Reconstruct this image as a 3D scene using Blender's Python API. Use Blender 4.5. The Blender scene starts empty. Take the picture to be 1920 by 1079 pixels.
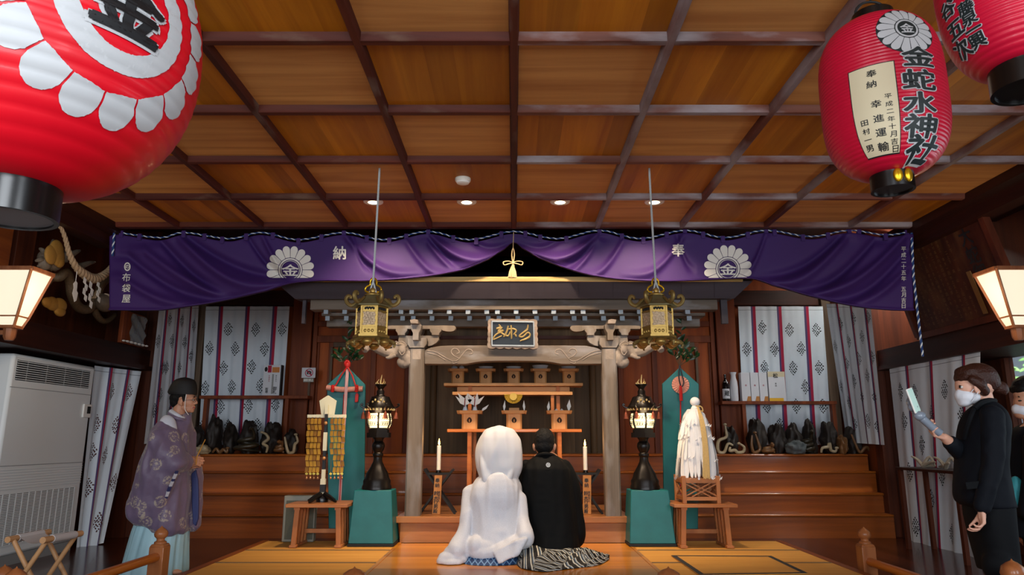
import bpy, bmesh, math, random
from mathutils import Vector, Matrix, noise
random.seed(7)
sc = bpy.context.scene
C = sc.collection
V = Vector
pi = math.pi

# ------------------------------------------------------------------ camera, world, exposure
F = 1323.0
TILT = math.radians(12.16)
CZ = 1.2
CX = 963.5
cam = bpy.data.cameras.new('camera')
cam.sensor_width = 36.0
cam.lens = F / 1920 * 36
cam.shift_x = -(CX - 960) / 1920
cam.clip_start = 0.05
co = bpy.data.objects.new('camera', cam)
C.objects.link(co)
co.location = (0, 0, CZ)
co.rotation_euler = (pi / 2 + TILT, 0, 0)
sc.camera = co
sc.view_settings.view_transform = 'Standard'
sc.view_settings.look = 'None'
sc.view_settings.gamma = 1
sc.view_settings.use_curve_mapping = False
sc.view_settings.exposure = 0.0

w = bpy.data.worlds.new('world')
sc.world = w
w.use_nodes = True
bgn = w.node_tree.nodes['Background']
bgn.inputs[0].default_value = (0.62, 0.74, 0.9, 1)
bgn.inputs[1].default_value = 0.32


def light(name, kind, loc, energy, col, rot=(0, 0, 0), **k):
    l = bpy.data.lights.new(name, kind)
    l.energy = energy
    l.color = col
    for a, b in k.items():
        setattr(l, a, b)
    o = bpy.data.objects.new(name, l)
    C.objects.link(o)
    o.location = loc
    o.rotation_euler = rot
    return o


# daylight through the open front of the hall, and through the open bay on the right
for lx in (-3.3, 0.0, 3.3):      # three bays between the front posts
    light('front_daylight', 'AREA', (lx, -1.8, 2.2), 150, (0.88, 0.94, 1.0), (math.radians(78), 0, 0),
          shape='RECTANGLE', size=1.5, size_y=2.3)
light('side_daylight', 'AREA', (5.6, 3.6, 1.6), 40, (0.74, 0.88, 1.0), (math.radians(90), 0, math.radians(90)),
      shape='RECTANGLE', size=2.2, size_y=1.6)


# sun added over the unseen courtyard for bounce under lanterns and ceiling (it reaches only the first two metres of floor)
light('bounce_sun', 'SUN', (0, -6, 8), 2.6, (1.0, .96, .9), (math.radians(32), 0, math.radians(-8)), angle=.01)


# ------------------------------------------------------------------ pixel helpers (photo frame 1920x1079)
def ray(x, y):
    xc = (x - CX) / F
    yc = (539.5 - y) / F
    return V((xc, math.cos(TILT) - yc * math.sin(TILT), math.sin(TILT) + yc * math.cos(TILT)))


def P(x, y, Y):
    r = ray(x, y)
    t = Y / r.y
    return V((r.x * t, Y, CZ + r.z * t))


def PX(x, y, X):
    r = ray(x, y)
    t = X / r.x
    return V((X, r.y * t, CZ + r.z * t))


def PZ(x, y, Z):
    r = ray(x, y)
    t = (Z - CZ) / r.z
    return V((r.x * t, r.y * t, Z))


# ------------------------------------------------------------------ materials
def lin(h):
    h = h.lstrip('#')
    c = [int(h[i:i + 2], 16) / 255 for i in (0, 2, 4)]
    return tuple(v / 12.92 if v <= .04045 else ((v + .055) / 1.055) ** 2.4 for v in c) + (1,)


def newmat(name):
    m = bpy.data.materials.new(name)
    m.use_nodes = True
    nt = m.node_tree
    b = nt.nodes['Principled BSDF']
    return m, nt, b


def mat(name, col, rough=.6, metal=0, coat=0, emit=None, es=1, spec=None, var=0, bump=0, bs=60, trans=0, sss=0):
    m, nt, b = newmat(name)
    b.inputs['Base Color'].default_value = lin(col)
    b.inputs['Roughness'].default_value = rough
    b.inputs['Metallic'].default_value = metal
    b.inputs['Coat Weight'].default_value = coat
    b.inputs['Coat Roughness'].default_value = .12
    if spec is not None:
        b.inputs['Specular IOR Level'].default_value = spec
    if trans:
        b.inputs['Transmission Weight'].default_value = trans
    if sss:
        b.inputs['Subsurface Weight'].default_value = sss
        b.inputs['Subsurface Radius'].default_value = (.02, .008, .004)
    if emit:
        b.inputs['Emission Color'].default_value = lin(emit)
        b.inputs['Emission Strength'].default_value = es
    if var or bump:
        tc = nt.nodes.new('ShaderNodeTexCoord')
        n = nt.nodes.new('ShaderNodeTexNoise')
        n.inputs['Scale'].default_value = bs
        n.inputs['Detail'].default_value = 4
        nt.links.new(tc.outputs['Object'], n.inputs['Vector'])
        if var:
            hv = nt.nodes.new('ShaderNodeMix')
            hv.data_type = 'RGBA'
            c = lin(col)
            hv.inputs[6].default_value = tuple(v * (1 - var) for v in c[:3]) + (1,)
            hv.inputs[7].default_value = tuple(min(1, v * (1 + var)) for v in c[:3]) + (1,)
            nt.links.new(n.outputs['Fac'], hv.inputs[0])
            nt.links.new(hv.outputs[2], b.inputs['Base Color'])
        if bump:
            bp = nt.nodes.new('ShaderNodeBump')
            bp.inputs['Strength'].default_value = bump
            bp.inputs['Distance'].default_value = .01
            nt.links.new(n.outputs['Fac'], bp.inputs['Height'])
            nt.links.new(bp.outputs['Normal'], b.inputs['Normal'])
    return m


def wood(name, c1, c2, axis='X', rough=.5, coat=0, scale=9, stretch=.06, wear=None, wear_amt=.5, bump=.15, planks=0, paxis='X', spec=.25):
    """procedural wood, grain running along an axis; optional pale weathering"""
    m, nt, b = newmat(name)
    N = nt.nodes
    L = nt.links
    tc = N.new('ShaderNodeTexCoord')
    mp = N.new('ShaderNodeMapping')
    s = [1, 1, 1]
    s['XYZ'.index(axis)] = stretch
    mp.inputs['Scale'].default_value = s
    L.new(tc.outputs['Object'], mp.inputs['Vector'])
    vec = mp.outputs['Vector']
    if planks:
        sx = N.new('ShaderNodeSeparateXYZ')
        L.new(tc.outputs['Object'], sx.inputs[0])
        mu = N.new('ShaderNodeMath'); mu.operation = 'MULTIPLY'; mu.inputs[1].default_value = planks
        L.new(sx.outputs['XYZ'.index(paxis)], mu.inputs[0])
        fl = N.new('ShaderNodeMath'); fl.operation = 'FLOOR'
        L.new(mu.outputs[0], fl.inputs[0])
        ad = N.new('ShaderNodeVectorMath'); ad.operation = 'ADD'
        cb = N.new('ShaderNodeCombineXYZ')
        m3 = N.new('ShaderNodeMath'); m3.operation = 'MULTIPLY'; m3.inputs[1].default_value = 7.31
        L.new(fl.outputs[0], m3.inputs[0])
        for i in range(3):
            L.new(m3.outputs[0], cb.inputs[i])
        L.new(vec, ad.inputs[0]); L.new(cb.outputs[0], ad.inputs[1])
        vec = ad.outputs[0]
    n = N.new('ShaderNodeTexNoise')
    n.inputs['Scale'].default_value = scale
    n.inputs['Detail'].default_value = 7
    n.inputs['Roughness'].default_value = .62
    n.inputs['Distortion'].default_value = .6
    L.new(vec, n.inputs['Vector'])
    cr = N.new('ShaderNodeValToRGB')
    cr.color_ramp.elements[0].position = .3
    cr.color_ramp.elements[1].position = .7
    cr.color_ramp.elements[0].color = lin(c1)
    cr.color_ramp.elements[1].color = lin(c2)
    L.new(n.outputs['Fac'], cr.inputs['Fac'])
    out = cr.outputs['Color']
    if planks:
        wn = N.new('ShaderNodeTexWhiteNoise'); wn.noise_dimensions = '1D'
        L.new(fl.outputs[0], wn.inputs['W'])
        mr = N.new('ShaderNodeMapRange'); mr.inputs[3].default_value = .72; mr.inputs[4].default_value = 1.12
        L.new(wn.outputs['Value'], mr.inputs[0])
        mm = N.new('ShaderNodeMix'); mm.data_type = 'RGBA'; mm.blend_type = 'MULTIPLY'; mm.inputs[0].default_value = 1
        L.new(out, mm.inputs[6]); L.new(mr.outputs[0], mm.inputs[7])
        out = mm.outputs[2]
    if wear:
        n2 = N.new('ShaderNodeTexNoise')
        n2.inputs['Scale'].default_value = 2.4
        n2.inputs['Detail'].default_value = 6
        mp2 = N.new('ShaderNodeMapping')
        s2 = [1.6, 1.6, 1.6]
        s2['XYZ'.index(axis)] = .5
        mp2.inputs['Scale'].default_value = s2
        L.new(tc.outputs['Object'], mp2.inputs['Vector'])
        L.new(mp2.outputs['Vector'], n2.inputs['Vector'])
        r2 = N.new('ShaderNodeValToRGB')
        r2.color_ramp.elements[0].position = .62 - wear_amt * .35
        r2.color_ramp.elements[1].position = .78 - wear_amt * .25
        L.new(n2.outputs['Fac'], r2.inputs['Fac'])
        mx = N.new('ShaderNodeMix')
        mx.data_type = 'RGBA'
        L.new(r2.outputs['Color'], mx.inputs[0])
        L.new(out, mx.inputs[6])
        mx.inputs[7].default_value = lin(wear)
        out = mx.outputs[2]
    L.new(out, b.inputs['Base Color'])
    b.inputs['Roughness'].default_value = rough
    b.inputs['Coat Weight'].default_value = coat
    b.inputs['Coat Roughness'].default_value = .08
    b.inputs['Specular IOR Level'].default_value = spec
    if bump:
        bp = N.new('ShaderNodeBump')
        bp.inputs['Strength'].default_value = bump
        bp.inputs['Distance'].default_value = .004
        L.new(n.outputs['Fac'], bp.inputs['Height'])
        L.new(bp.outputs['Normal'], b.inputs['Normal'])
    return m


M = {}
M['black'] = mat('black_lacquer', '#0c0b0b', .25)
M['matblack'] = mat('dull_black', '#0b0a0a', .7)
M['white'] = mat('white_paper', '#e8e6e0', .8)
M['red'] = mat('red_cord', '#b01018', .6)
M['gold'] = mat('gilt_metal', '#c79a3c', .28, 1)


# ------------------------------------------------------------------ mesh builder
ORG = {}


def setp(o, label=None, cat=None, group=None, kind=None):
    if label:
        o['label'] = label
    if cat:
        o['category'] = cat
    if group:
        o['group'] = group
    if kind:
        o['kind'] = kind
    return o


def thing(name, label, cat, loc, group=None):
    o = bpy.data.objects.new(name, None)
    o.empty_display_size = .1
    C.objects.link(o)
    o.location = loc
    ORG[o] = V(loc)
    return setp(o, label, cat, group)


class MB:
    def __init__(s):
        s.v = []
        s.f = []
        s.m = []
        s.mi = 0
        s.T = None

    def add(s, vs, fs, mi=None):
        o = len(s.v)
        if s.T is not None:
            vs = [s.T @ V(p) for p in vs]
        s.v.extend([tuple(p) for p in vs])
        for f in fs:
            s.f.append(tuple(i + o for i in f))
            s.m.append(s.mi if mi is None else mi)

    def box(s, x0, x1, y0, y1, z0, z1, mi=None):
        vs = [(x, y, z) for z in (z0, z1) for y in (y0, y1) for x in (x0, x1)]
        s.add(vs, [(0, 2, 3, 1), (4, 5, 7, 6), (0, 1, 5, 4), (2, 6, 7, 3), (0, 4, 6, 2), (1, 3, 7, 5)], mi)

    def obox(s, c, sx, sy, sz, R=None, mi=None):
        c = V(c)
        vs = []
        for z in (-.5, .5):
            for y in (-.5, .5):
                for x in (-.5, .5):
                    p = V((x * sx, y * sy, z * sz))
                    if R is not None:
                        p = R @ p
                    vs.append(c + p)
        s.add(vs, [(0, 2, 3, 1), (4, 5, 7, 6), (0, 1, 5, 4), (2, 6, 7, 3), (0, 4, 6, 2), (1, 3, 7, 5)], mi)

    def bar(s, a, b, wx, wy=None, up=(0, 0, 1), mi=None):
        """rectangular bar between two points"""
        a = V(a); b = V(b)
        wy = wy or wx
        d = (b - a).normalized()
        u = V(up)
        if abs(d.dot(u)) > .98:
            u = V((0, 1, 0))
        x = d.cross(u).normalized()
        y = x.cross(d)
        vs = []
        for p in (a, b):
            for i, j in ((-1, -1), (1, -1), (1, 1), (-1, 1)):
                vs.append(p + x * (i * wx / 2) + y * (j * wy / 2))
        s.add(vs, [(3, 2, 1, 0), (4, 5, 6, 7), (0, 1, 5, 4), (1, 2, 6, 5), (2, 3, 7, 6), (3, 0, 4, 7)], mi)

    def tube(s, pts, r, n=10, closed=False, mi=None, flat=1.0, caps=True):
        pts = [V(p) for p in pts]
        k = len(pts)
        rs = r if isinstance(r, (list, tuple)) else [r] * k
        vs = []
        prev = None
        for i, p in enumerate(pts):
            if closed:
                d = pts[(i + 1) % k] - pts[i - 1]
            else:
                d = pts[min(i + 1, k - 1)] - pts[max(i - 1, 0)]
            if d.length < 1e-9:
                d = V((0, 0, 1))
            d.normalize()
            if prev is None:
                u = V((0, 0, 1)) if abs(d.z) < .9 else V((1, 0, 0))
                x = d.cross(u).normalized()
            else:
                x = prev - d * prev.dot(d)
                if x.length < 1e-6:
                    x = d.orthogonal()
                x.normalize()
            prev = x
            y = d.cross(x)
            for j in range(n):
                a = 2 * pi * j / n
                vs.append(p + x * math.cos(a) * rs[i] + y * math.sin(a) * rs[i] * flat)
        fs = []
        for i in range(k if closed else k - 1):
            for j in range(n):
                a = i * n + j
                b = i * n + (j + 1) % n
                c = ((i + 1) % k) * n + (j + 1) % n
                d = ((i + 1) % k) * n + j
                fs.append((a, b, c, d))
        if not closed and caps:
            fs.append(tuple(reversed(range(n))))
            fs.append(tuple(range((k - 1) * n, k * n)))
        s.add(vs, fs, mi)

    def cyl(s, a, b, r0, r1=None, n=20, mi=None):
        s.tube([a, b], [r0, r0 if r1 is None else r1], n, mi=mi)

    def lathe(s, prof, c=(0, 0, 0), n=32, mi=None, rfn=None, ph=0, a0=0, a1=2 * pi):
        """prof: (r, z) list bottom to top"""
        c = V(c)
        vs = []
        full = abs(a1 - a0 - 2 * pi) < 1e-6
        nn = n if full else n + 1
        for (r, z) in prof:
            for j in range(nn):
                a = a0 + (a1 - a0) * j / n + ph
                rr = r * (rfn(a, z) if rfn else 1)
                vs.append(c + V((rr * math.cos(a), rr * math.sin(a), z)))
        fs = []
        for i in range(len(prof) - 1):
            for j in range(n):
                j2 = (j + 1) % nn
                fs.append((i * nn + j, i * nn + j2, (i + 1) * nn + j2, (i + 1) * nn + j))
        if full and prof[0] != prof[-1]:
            if prof[0][0] > 1e-6:
                fs.append(tuple(reversed(range(nn))))
            if prof[-1][0] > 1e-6:
                fs.append(tuple(range((len(prof) - 1) * nn, len(prof) * nn)))
        s.add(vs, fs, mi)

    def prism(s, poly, vec, mi=None):
        poly = [V(p) for p in poly]
        vec = V(vec)
        n = len(poly)
        vs = poly + [p + vec for p in poly]
        fs = [tuple(reversed(range(n))), tuple(range(n, 2 * n))]
        for i in range(n):
            j = (i + 1) % n
            fs.append((i, j, n + j, n + i))
        s.add(vs, fs, mi)

    def ell(s, c, r, R=None, nu=18, nv=12, mi=None):
        c = V(c)
        if not isinstance(r, (tuple, list)):
            r = (r, r, r)
        vs = [V((0, 0, -r[2]))]
        for i in range(1, nv):
            t = -pi / 2 + pi * i / nv
            for j in range(nu):
                a = 2 * pi * j / nu
                vs.append(V((r[0] * math.cos(t) * math.cos(a), r[1] * math.cos(t) * math.sin(a), r[2] * math.sin(t))))
        vs.append(V((0, 0, r[2])))
        if R is not None:
            vs = [R @ p for p in vs]
        vs = [p + c for p in vs]
        fs = []
        for j in range(nu):
            fs.append((0, 1 + (j + 1) % nu, 1 + j))
        for i in range(nv - 2):
            for j in range(nu):
                a = 1 + i * nu + j
                b = 1 + i * nu + (j + 1) % nu
                fs.append((a, b, b + nu, a + nu))
        last = len(vs) - 1
        for j in range(nu):
            fs.append((1 + (nv - 2) * nu + j, 1 + (nv - 2) * nu + (j + 1) % nu, last))
        s.add(vs, fs, mi)

    def grid(s, fn, nu, nv, mi=None, mfn=None, closed=False):
        vs = []
        cols = nu if closed else nu + 1
        for j in range(nv + 1):
            for i in range(cols):
                vs.append(fn(i / nu, j / nv))
        o = len(s.v)
        fs = []
        ms = []
        for j in range(nv):
            for i in range(nu):
                i2 = (i + 1) % cols
                fs.append((j * cols + i, j * cols + i2, (j + 1) * cols + i2, (j + 1) * cols + i))
                ms.append(mfn((i + .5) / nu, (j + .5) / nv) if mfn else (s.mi if mi is None else mi))
        s.add(vs, fs)
        s.m[-len(ms):] = ms

    def loft(s, rings, mi=None, caps=True):
        n = len(rings[0])
        vs = [p for r in rings for p in r]
        fs = []
        for i in range(len(rings) - 1):
            for j in range(n):
                fs.append((i * n + j, i * n + (j + 1) % n, (i + 1) * n + (j + 1) % n, (i + 1) * n + j))
        if caps:
            fs.append(tuple(reversed(range(n))))
            fs.append(tuple(range((len(rings) - 1) * n, len(rings) * n)))
        s.add(vs, fs, mi)

    def rope(s, path, r, pitch, mis=(0, 1), n=7, sub=6, amp=None):
        """twisted cord of len(mis) strands; r may be a list"""
        pts = resample([V(p) for p in path], pitch / sub)
        k = len(pts)
        rs = r if isinstance(r, list) else [r, r]
        for si, mi in enumerate(mis):
            out = []
            rr = []
            for i, p in enumerate(pts):
                d = (pts[min(i + 1, k - 1)] - pts[max(i - 1, 0)]).normalized()
                u = V((0, 1, 0)) if abs(d.y) < .9 else V((1, 0, 0))
                x = d.cross(u).normalized()
                y = d.cross(x)
                t = i / (k - 1) * (len(rs) - 1)
                i0 = min(int(t), len(rs) - 2)
                R = rs[i0] + (rs[i0 + 1] - rs[i0]) * (t - i0)
                a = 2 * pi * (i / sub + si / len(mis))
                out.append(p + (x * math.cos(a) + y * math.sin(a)) * R * .5)
                rr.append(R * .58)
            s.tube(out, rr, n, mi=mi)

    def build(s, name, mats, parent=None, origin=None, bevel=0, flat=False, angle=40, mods=None):
        if not isinstance(mats, (list, tuple)):
            mats = [mats]
        if parent is not None:
            org = ORG[parent]
        elif origin is not None:
            org = V(origin)
        else:
            xs = [p[0] for p in s.v]; ys = [p[1] for p in s.v]; zs = [p[2] for p in s.v]
            org = V(((min(xs) + max(xs)) / 2, (min(ys) + max(ys)) / 2, min(zs)))
        me = bpy.data.meshes.new(name)
        me.from_pydata([(p[0] - org.x, p[1] - org.y, p[2] - org.z) for p in s.v], [], s.f)
        for m in mats:
            me.materials.append(M[m] if isinstance(m, str) else m)
        me.polygons.foreach_set('material_index', s.m)
        me.validate()
        me.update()
        if not flat:
            me.polygons.foreach_set('use_smooth', [True] * len(me.polygons))
            me.set_sharp_from_angle(angle=math.radians(angle))
        o = bpy.data.objects.new(name, me)
        C.objects.link(o)
        ORG[o] = org
        if parent is not None:
            o.parent = parent
        else:
            o.location = org
        if bevel:
            b = o.modifiers.new('bevel', 'BEVEL')
            b.width = bevel
            b.segments = 2
            b.limit_method = 'ANGLE'
        return o


def resample(pts, step):
    out = [pts[0]]
    acc = 0
    for a, b in zip(pts[:-1], pts[1:]):
        d = (b - a).length
        if d < 1e-9:
            continue
        t = step - acc
        while t <= d:
            out.append(a + (b - a) * (t / d))
            t += step
        acc = d - (t - step)
    out.append(pts[-1])
    return out


def spline(pts, n=8, closed=False):
    """Catmull-Rom through points (any dimension Vector or tuple)"""
    P_ = [V(p) for p in pts]
    k = len(P_)
    out = []
    rng = range(k if closed else k - 1)
    for i in rng:
        if closed:
            p0, p1, p2, p3 = P_[i - 1], P_[i], P_[(i + 1) % k], P_[(i + 2) % k]
        else:
            p0 = P_[max(i - 1, 0)]; p1 = P_[i]; p2 = P_[i + 1]; p3 = P_[min(i + 2, k - 1)]
        for j in range(n):
            t = j / n
            out.append(.5 * ((2 * p1) + (p2 - p0) * t + (2 * p0 - 5 * p1 + 4 * p2 - p3) * t * t + (3 * p1 - p0 - 3 * p2 + p3) * t ** 3))
    if not closed:
        out.append(P_[-1])
    return out


def lerp_tab(tab, x):
    """tab: [(x, value)]"""
    if x <= tab[0][0]:
        return tab[0][1]
    for (a, va), (b, vb) in zip(tab[:-1], tab[1:]):
        if x <= b:
            t = (x - a) / (b - a)
            return va + (vb - va) * t
    return tab[-1][1]


def smooth_tab(tab, x):
    if x <= tab[0][0]:
        return tab[0][1]
    for i, ((a, va), (b, vb)) in enumerate(zip(tab[:-1], tab[1:])):
        if x <= b:
            t = (x - a) / (b - a)
            v0 = tab[i - 1][1] if i else va
            v3 = tab[i + 2][1] if i + 2 < len(tab) else vb
            return .5 * (2 * va + (vb - v0) * t + (2 * v0 - 5 * va + 4 * vb - v3) * t * t + (3 * va - v0 - 3 * vb + v3) * t ** 3)
    return tab[-1][1]


# ------------------------------------------------------------------ writing
_gl = {}
_copies = {}


def glyph(ch, bold=0.0):
    """triangulated glyph centred in a unit square"""
    key = (ch, bold)
    if key in _gl:
        return _gl[key]
    c = bpy.data.curves.new('tmp', 'FONT')
    c.body = ch
    c.size = 1
    c.resolution_u = 3
    o = bpy.data.objects.new('tmp', c)
    C.objects.link(o)
    dg = bpy.context.evaluated_depsgraph_get()
    oe = o.evaluated_get(dg)
    me = oe.to_mesh()
    vs = [(v.co.x, v.co.y) for v in me.vertices]
    fs = [tuple(p.vertices) for p in me.polygons]
    # keep the faces facing +z
    ff = []
    for p in me.polygons:
        ff.append(tuple(p.vertices) if p.normal.z > 0 else tuple(reversed(p.vertices)))
    oe.to_mesh_clear()
    bpy.data.objects.remove(o)
    bpy.data.curves.remove(c)
    if vs:
        x0 = min(p[0] for p in vs); x1 = max(p[0] for p in vs)
        y0 = min(p[1] for p in vs); y1 = max(p[1] for p in vs)
        k = 1.0
        cx, cy = (x0 + x1) / 2, (y0 + y1) / 2
        s_ = .9
        h = max(x1 - x0, y1 - y0, .75)
        vs = [((a - cx) / h * s_, (b - cy) / h * s_) for a, b in vs]
        if bold > 0:          # heavier strokes: the sign laid over itself, slightly shifted
            n = 8 if bold > .05 else 5
            v0, f0 = vs, ff
            vs, ff = [], []
            for i in range(n):
                o_ = len(vs)
                dx, dy = bold * .8 * math.cos(2 * pi * i / n + .3), bold * .8 * math.sin(2 * pi * i / n + .3)
                vs += [(a + dx, b + dy) for a, b in v0]
                ff += [tuple(k + o_ for k in f) for f in f0]
            _copies[id(ff)] = n
    _gl[key] = (vs, ff)
    return _gl[key]


def cut2d(vs, fs, step):
    """slice a flat mesh along a square grid so that it can bend"""
    if not vs or not step:
        return vs, fs
    bm = bmesh.new()
    bv = [bm.verts.new((a, b, 0)) for a, b in vs]
    for f in fs:
        try:
            bm.faces.new([bv[i] for i in f])
        except ValueError:
            pass
    for ax in (0, 1):
        lo = min(p[ax] for p in vs)
        hi = max(p[ax] for p in vs)
        t = math.floor(lo / step) * step + step * .5
        while t < hi:
            if t > lo:
                co_ = V((t, 0, 0)) if ax == 0 else V((0, t, 0))
                no = V((1, 0, 0)) if ax == 0 else V((0, 1, 0))
                bmesh.ops.bisect_plane(bm, geom=bm.verts[:] + bm.edges[:] + bm.faces[:], plane_co=co_, plane_no=no, dist=1e-6)
            t += step
    bm.verts.index_update()
    v2 = [(v.co.x, v.co.y) for v in bm.verts]
    f2 = [tuple(v.index for v in f.verts) for f in bm.faces]
    bm.free()
    return v2, f2


def put2d(mb, vs, fs, fn, mi=None, step=0):
    n = _copies.get(id(fs), 1)
    if n > 1:                 # shifted copies of a sign lie a hair above one another
        kv, kf = len(vs) // n, len(fs) // n
        ext = max(p[0] for p in vs) - min(p[0] for p in vs)
        cx = sum(p[0] for p in vs) / len(vs)
        cy = sum(p[1] for p in vs) / len(vs)
        e = ext * .05
        c = fn(cx, cy)
        nr = (fn(cx + e, cy) - c).cross(fn(cx, cy + e) - c).normalized()
        if nr.dot(V((0, 0, CZ)) - c) < 0:
            nr = -nr
        for i in range(n):
            v1 = vs[i * kv:(i + 1) * kv]
            f1 = [tuple(k - i * kv for k in f) for f in fs[i * kf:(i + 1) * kf]]
            if step:
                v1, f1 = cut2d(v1, f1, step)
            mb.add([fn(a, b) + nr * (.0002 * i) for a, b in v1], f1, mi)
        return
    if step:
        vs, fs = cut2d(vs, fs, step)
    mb.add([fn(a, b) for a, b in vs], fs, mi)


def writ(mb, text, fn, u, v, size, bold=.0, mi=None, step=0, vertical=True, pitch=None, sx=1.0, cursive=0):
    """write text on the surface fn(u, v); (u, v) is the middle of the first sign"""
    pitch = pitch or size
    for ch in text:
        if ch != ' ':
            vs, fs = glyph(ch, bold)
            pts = []
            for a, b in vs:
                x = a * size * sx
                y = b * size
                if cursive:
                    x += y * cursive
                pts.append((u + x, v + y))
            put2d(mb, pts, fs, fn, mi, step)
        if vertical:
            v -= pitch
        else:
            u += pitch


def disc2d(u, v, r, n=32, r0=0, sy=1.0):
    vs = []
    if r0 <= 0:
        vs = [(u + r * math.cos(2 * pi * i / n), v + sy * r * math.sin(2 * pi * i / n)) for i in range(n)]
        return vs, [tuple(range(n))]
    for R in (r0, r):
        vs += [(u + R * math.cos(2 * pi * i / n), v + sy * R * math.sin(2 * pi * i / n)) for i in range(n)]
    return vs, [(i, i + n, (i + 1) % n + n, (i + 1) % n) for i in range(n)]


def petal2d(u, v, ang, r0, r1, half, n=8):
    """a chrysanthemum petal from radius r0 to r1 with a round end"""
    pts = []
    w0 = r0 * math.tan(half)
    rr = r1 - (r1 * math.tan(half)) * .9
    w1 = rr * math.tan(half)
    pts.append((r0, -w0))
    pts.append((rr, -w1))
    for i in range(1, n):
        a = -pi / 2 + pi * i / n
        pts.append((rr + (r1 - rr) * math.cos(a), w1 * math.sin(a)))
    pts.append((rr, w1))
    pts.append((r0, w0))
    ca, sa = math.cos(ang), math.sin(ang)
    return [(u + a * ca - b * sa, v + a * sa + b * ca) for a, b in pts], [tuple(range(len(pts)))]


def dup(o, parent=None, **k):
    c = o.copy()
    C.objects.link(c)
    if parent is not None:
        c.parent = parent
    ORG[c] = V(ORG[o])
    for ch in list(o.children):
        dup(ch, c)
    return c


def eval_mods(mb, name, voxel, smooth=6, disp=None, adapt=0):
    """fuse overlapping shapes of a builder into one continuous skin; returns a new builder"""
    me = bpy.data.meshes.new('tmp')
    me.from_pydata(mb.v, [], mb.f)
    me.update()
    bm = bmesh.new()
    bm.from_mesh(me)
    bmesh.ops.recalc_face_normals(bm, faces=bm.faces)
    bm.to_mesh(me)
    bm.free()
    o = bpy.data.objects.new('tmp', me)
    C.objects.link(o)
    r = o.modifiers.new('r', 'REMESH')
    r.mode = 'VOXEL'
    r.voxel_size = voxel
    if smooth:
        sm = o.modifiers.new('s', 'SMOOTH')
        sm.factor = .5
        sm.iterations = smooth
    dg = bpy.context.evaluated_depsgraph_get()
    oe = o.evaluated_get(dg)
    m2 = oe.to_mesh()
    out = MB()
    out.v = [tuple(v.co) for v in m2.vertices]
    out.f = [tuple(p.vertices) for p in m2.polygons]
    out.m = [0] * len(out.f)
    nrm = [V(v.normal) for v in m2.vertices]
    if disp:
        out.v = [tuple(V(p) + n * disp(V(p), n)) for p, n in zip(out.v, nrm)]
    oe.to_mesh_clear()
    bpy.data.objects.remove(o)
    bpy.data.meshes.remove(me)
    return out


def paint(mb, fn):
    """choose a material slot per face from its middle"""
    for i, f in enumerate(mb.f):
        c = V((0, 0, 0))
        for k in f:
            c += V(mb.v[k])
        mb.m[i] = fn(c / len(f))
# ================================================================== the room
S = 0.909
ZL = CZ + 2.246           # underside of the ceiling lattice
ZP = ZL + 0.05            # coffer panels
YR = [7.364 - S * k for k in range(9)]     # far edge of each cross beam
CW = 4.36                 # half width of the ceiling

M['panel_a'] = wood('ceiling_board_lengthwise', '#a56a38', '#d09655', 'X', .6, scale=7, stretch=.05)
M['panel_b'] = wood('ceiling_board_crosswise', '#98530e', '#c47c1a', 'Y', .5, scale=6, stretch=.05, planks=5.5)
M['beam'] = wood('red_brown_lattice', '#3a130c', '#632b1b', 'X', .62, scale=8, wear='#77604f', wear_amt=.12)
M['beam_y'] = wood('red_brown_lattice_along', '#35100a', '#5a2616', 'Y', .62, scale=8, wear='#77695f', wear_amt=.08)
M['beam_w'] = wood('worn_sheen_lattice', '#4a251b', '#7a4636', 'X', .55, scale=8, wear='#9a9296', wear_amt=.5)  # right half: pale streaks put daylight sheen, besides wear, into the colour
M['beam_yw'] = wood('worn_sheen_lattice_along', '#472218', '#703f30', 'Y', .55, scale=8, wear='#8d8284', wear_amt=.5)  # same painted sheen and wear, on the lengthwise beams right of centre
M['darkwood'] = wood('dark_stained_wood', '#1d0b07', '#3a170d', 'Y', .5, scale=7)
M['darkwood_x'] = wood('dark_stained_wood_across', '#2a0f08', '#4f2213', 'X', .5, scale=7)
M['darkwood_z'] = wood('dark_stained_post', '#33150c', '#5f2d18', 'Z', .5, scale=7)
M['postgrey'] = wood('weathered_post', '#4a3a2e', '#7a6552', 'Z', .6, scale=8)
M['step'] = wood('varnished_step', '#6e3510', '#b36322', 'X', .35, coat=.55, scale=6, stretch=.05, bump=.05)
M['stepdark'] = wood('varnished_riser', '#5f2c0c', '#a3561c', 'X', .4, coat=.4, scale=6, stretch=.05, bump=.05)
M['aisle'] = wood('varnished_aisle', '#b86712', '#e2982c', 'X', .3, coat=.4, scale=5, stretch=.05, bump=.03, planks=3.3, paxis='Y')
M['floorw'] = wood('dark_floor_boards', '#2c110a', '#5a2814', 'Y', .25, coat=.3, scale=5, planks=5, bump=.05)
M['edgewood'] = wood('platform_edge', '#6a3014', '#94501f', 'Y', .4, scale=8)
M['brownpanel'] = wood('red_brown_panel', '#7a2f0b', '#b4581a', 'Z', .5, scale=5)
M['brownframe'] = wood('red_brown_frame', '#5a2410', '#8d4722', 'Z', .5, scale=7)
M['planks'] = wood('old_grey_planks', '#49351f', '#7c6042', 'Z', .6, scale=5, planks=4.5)

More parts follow.
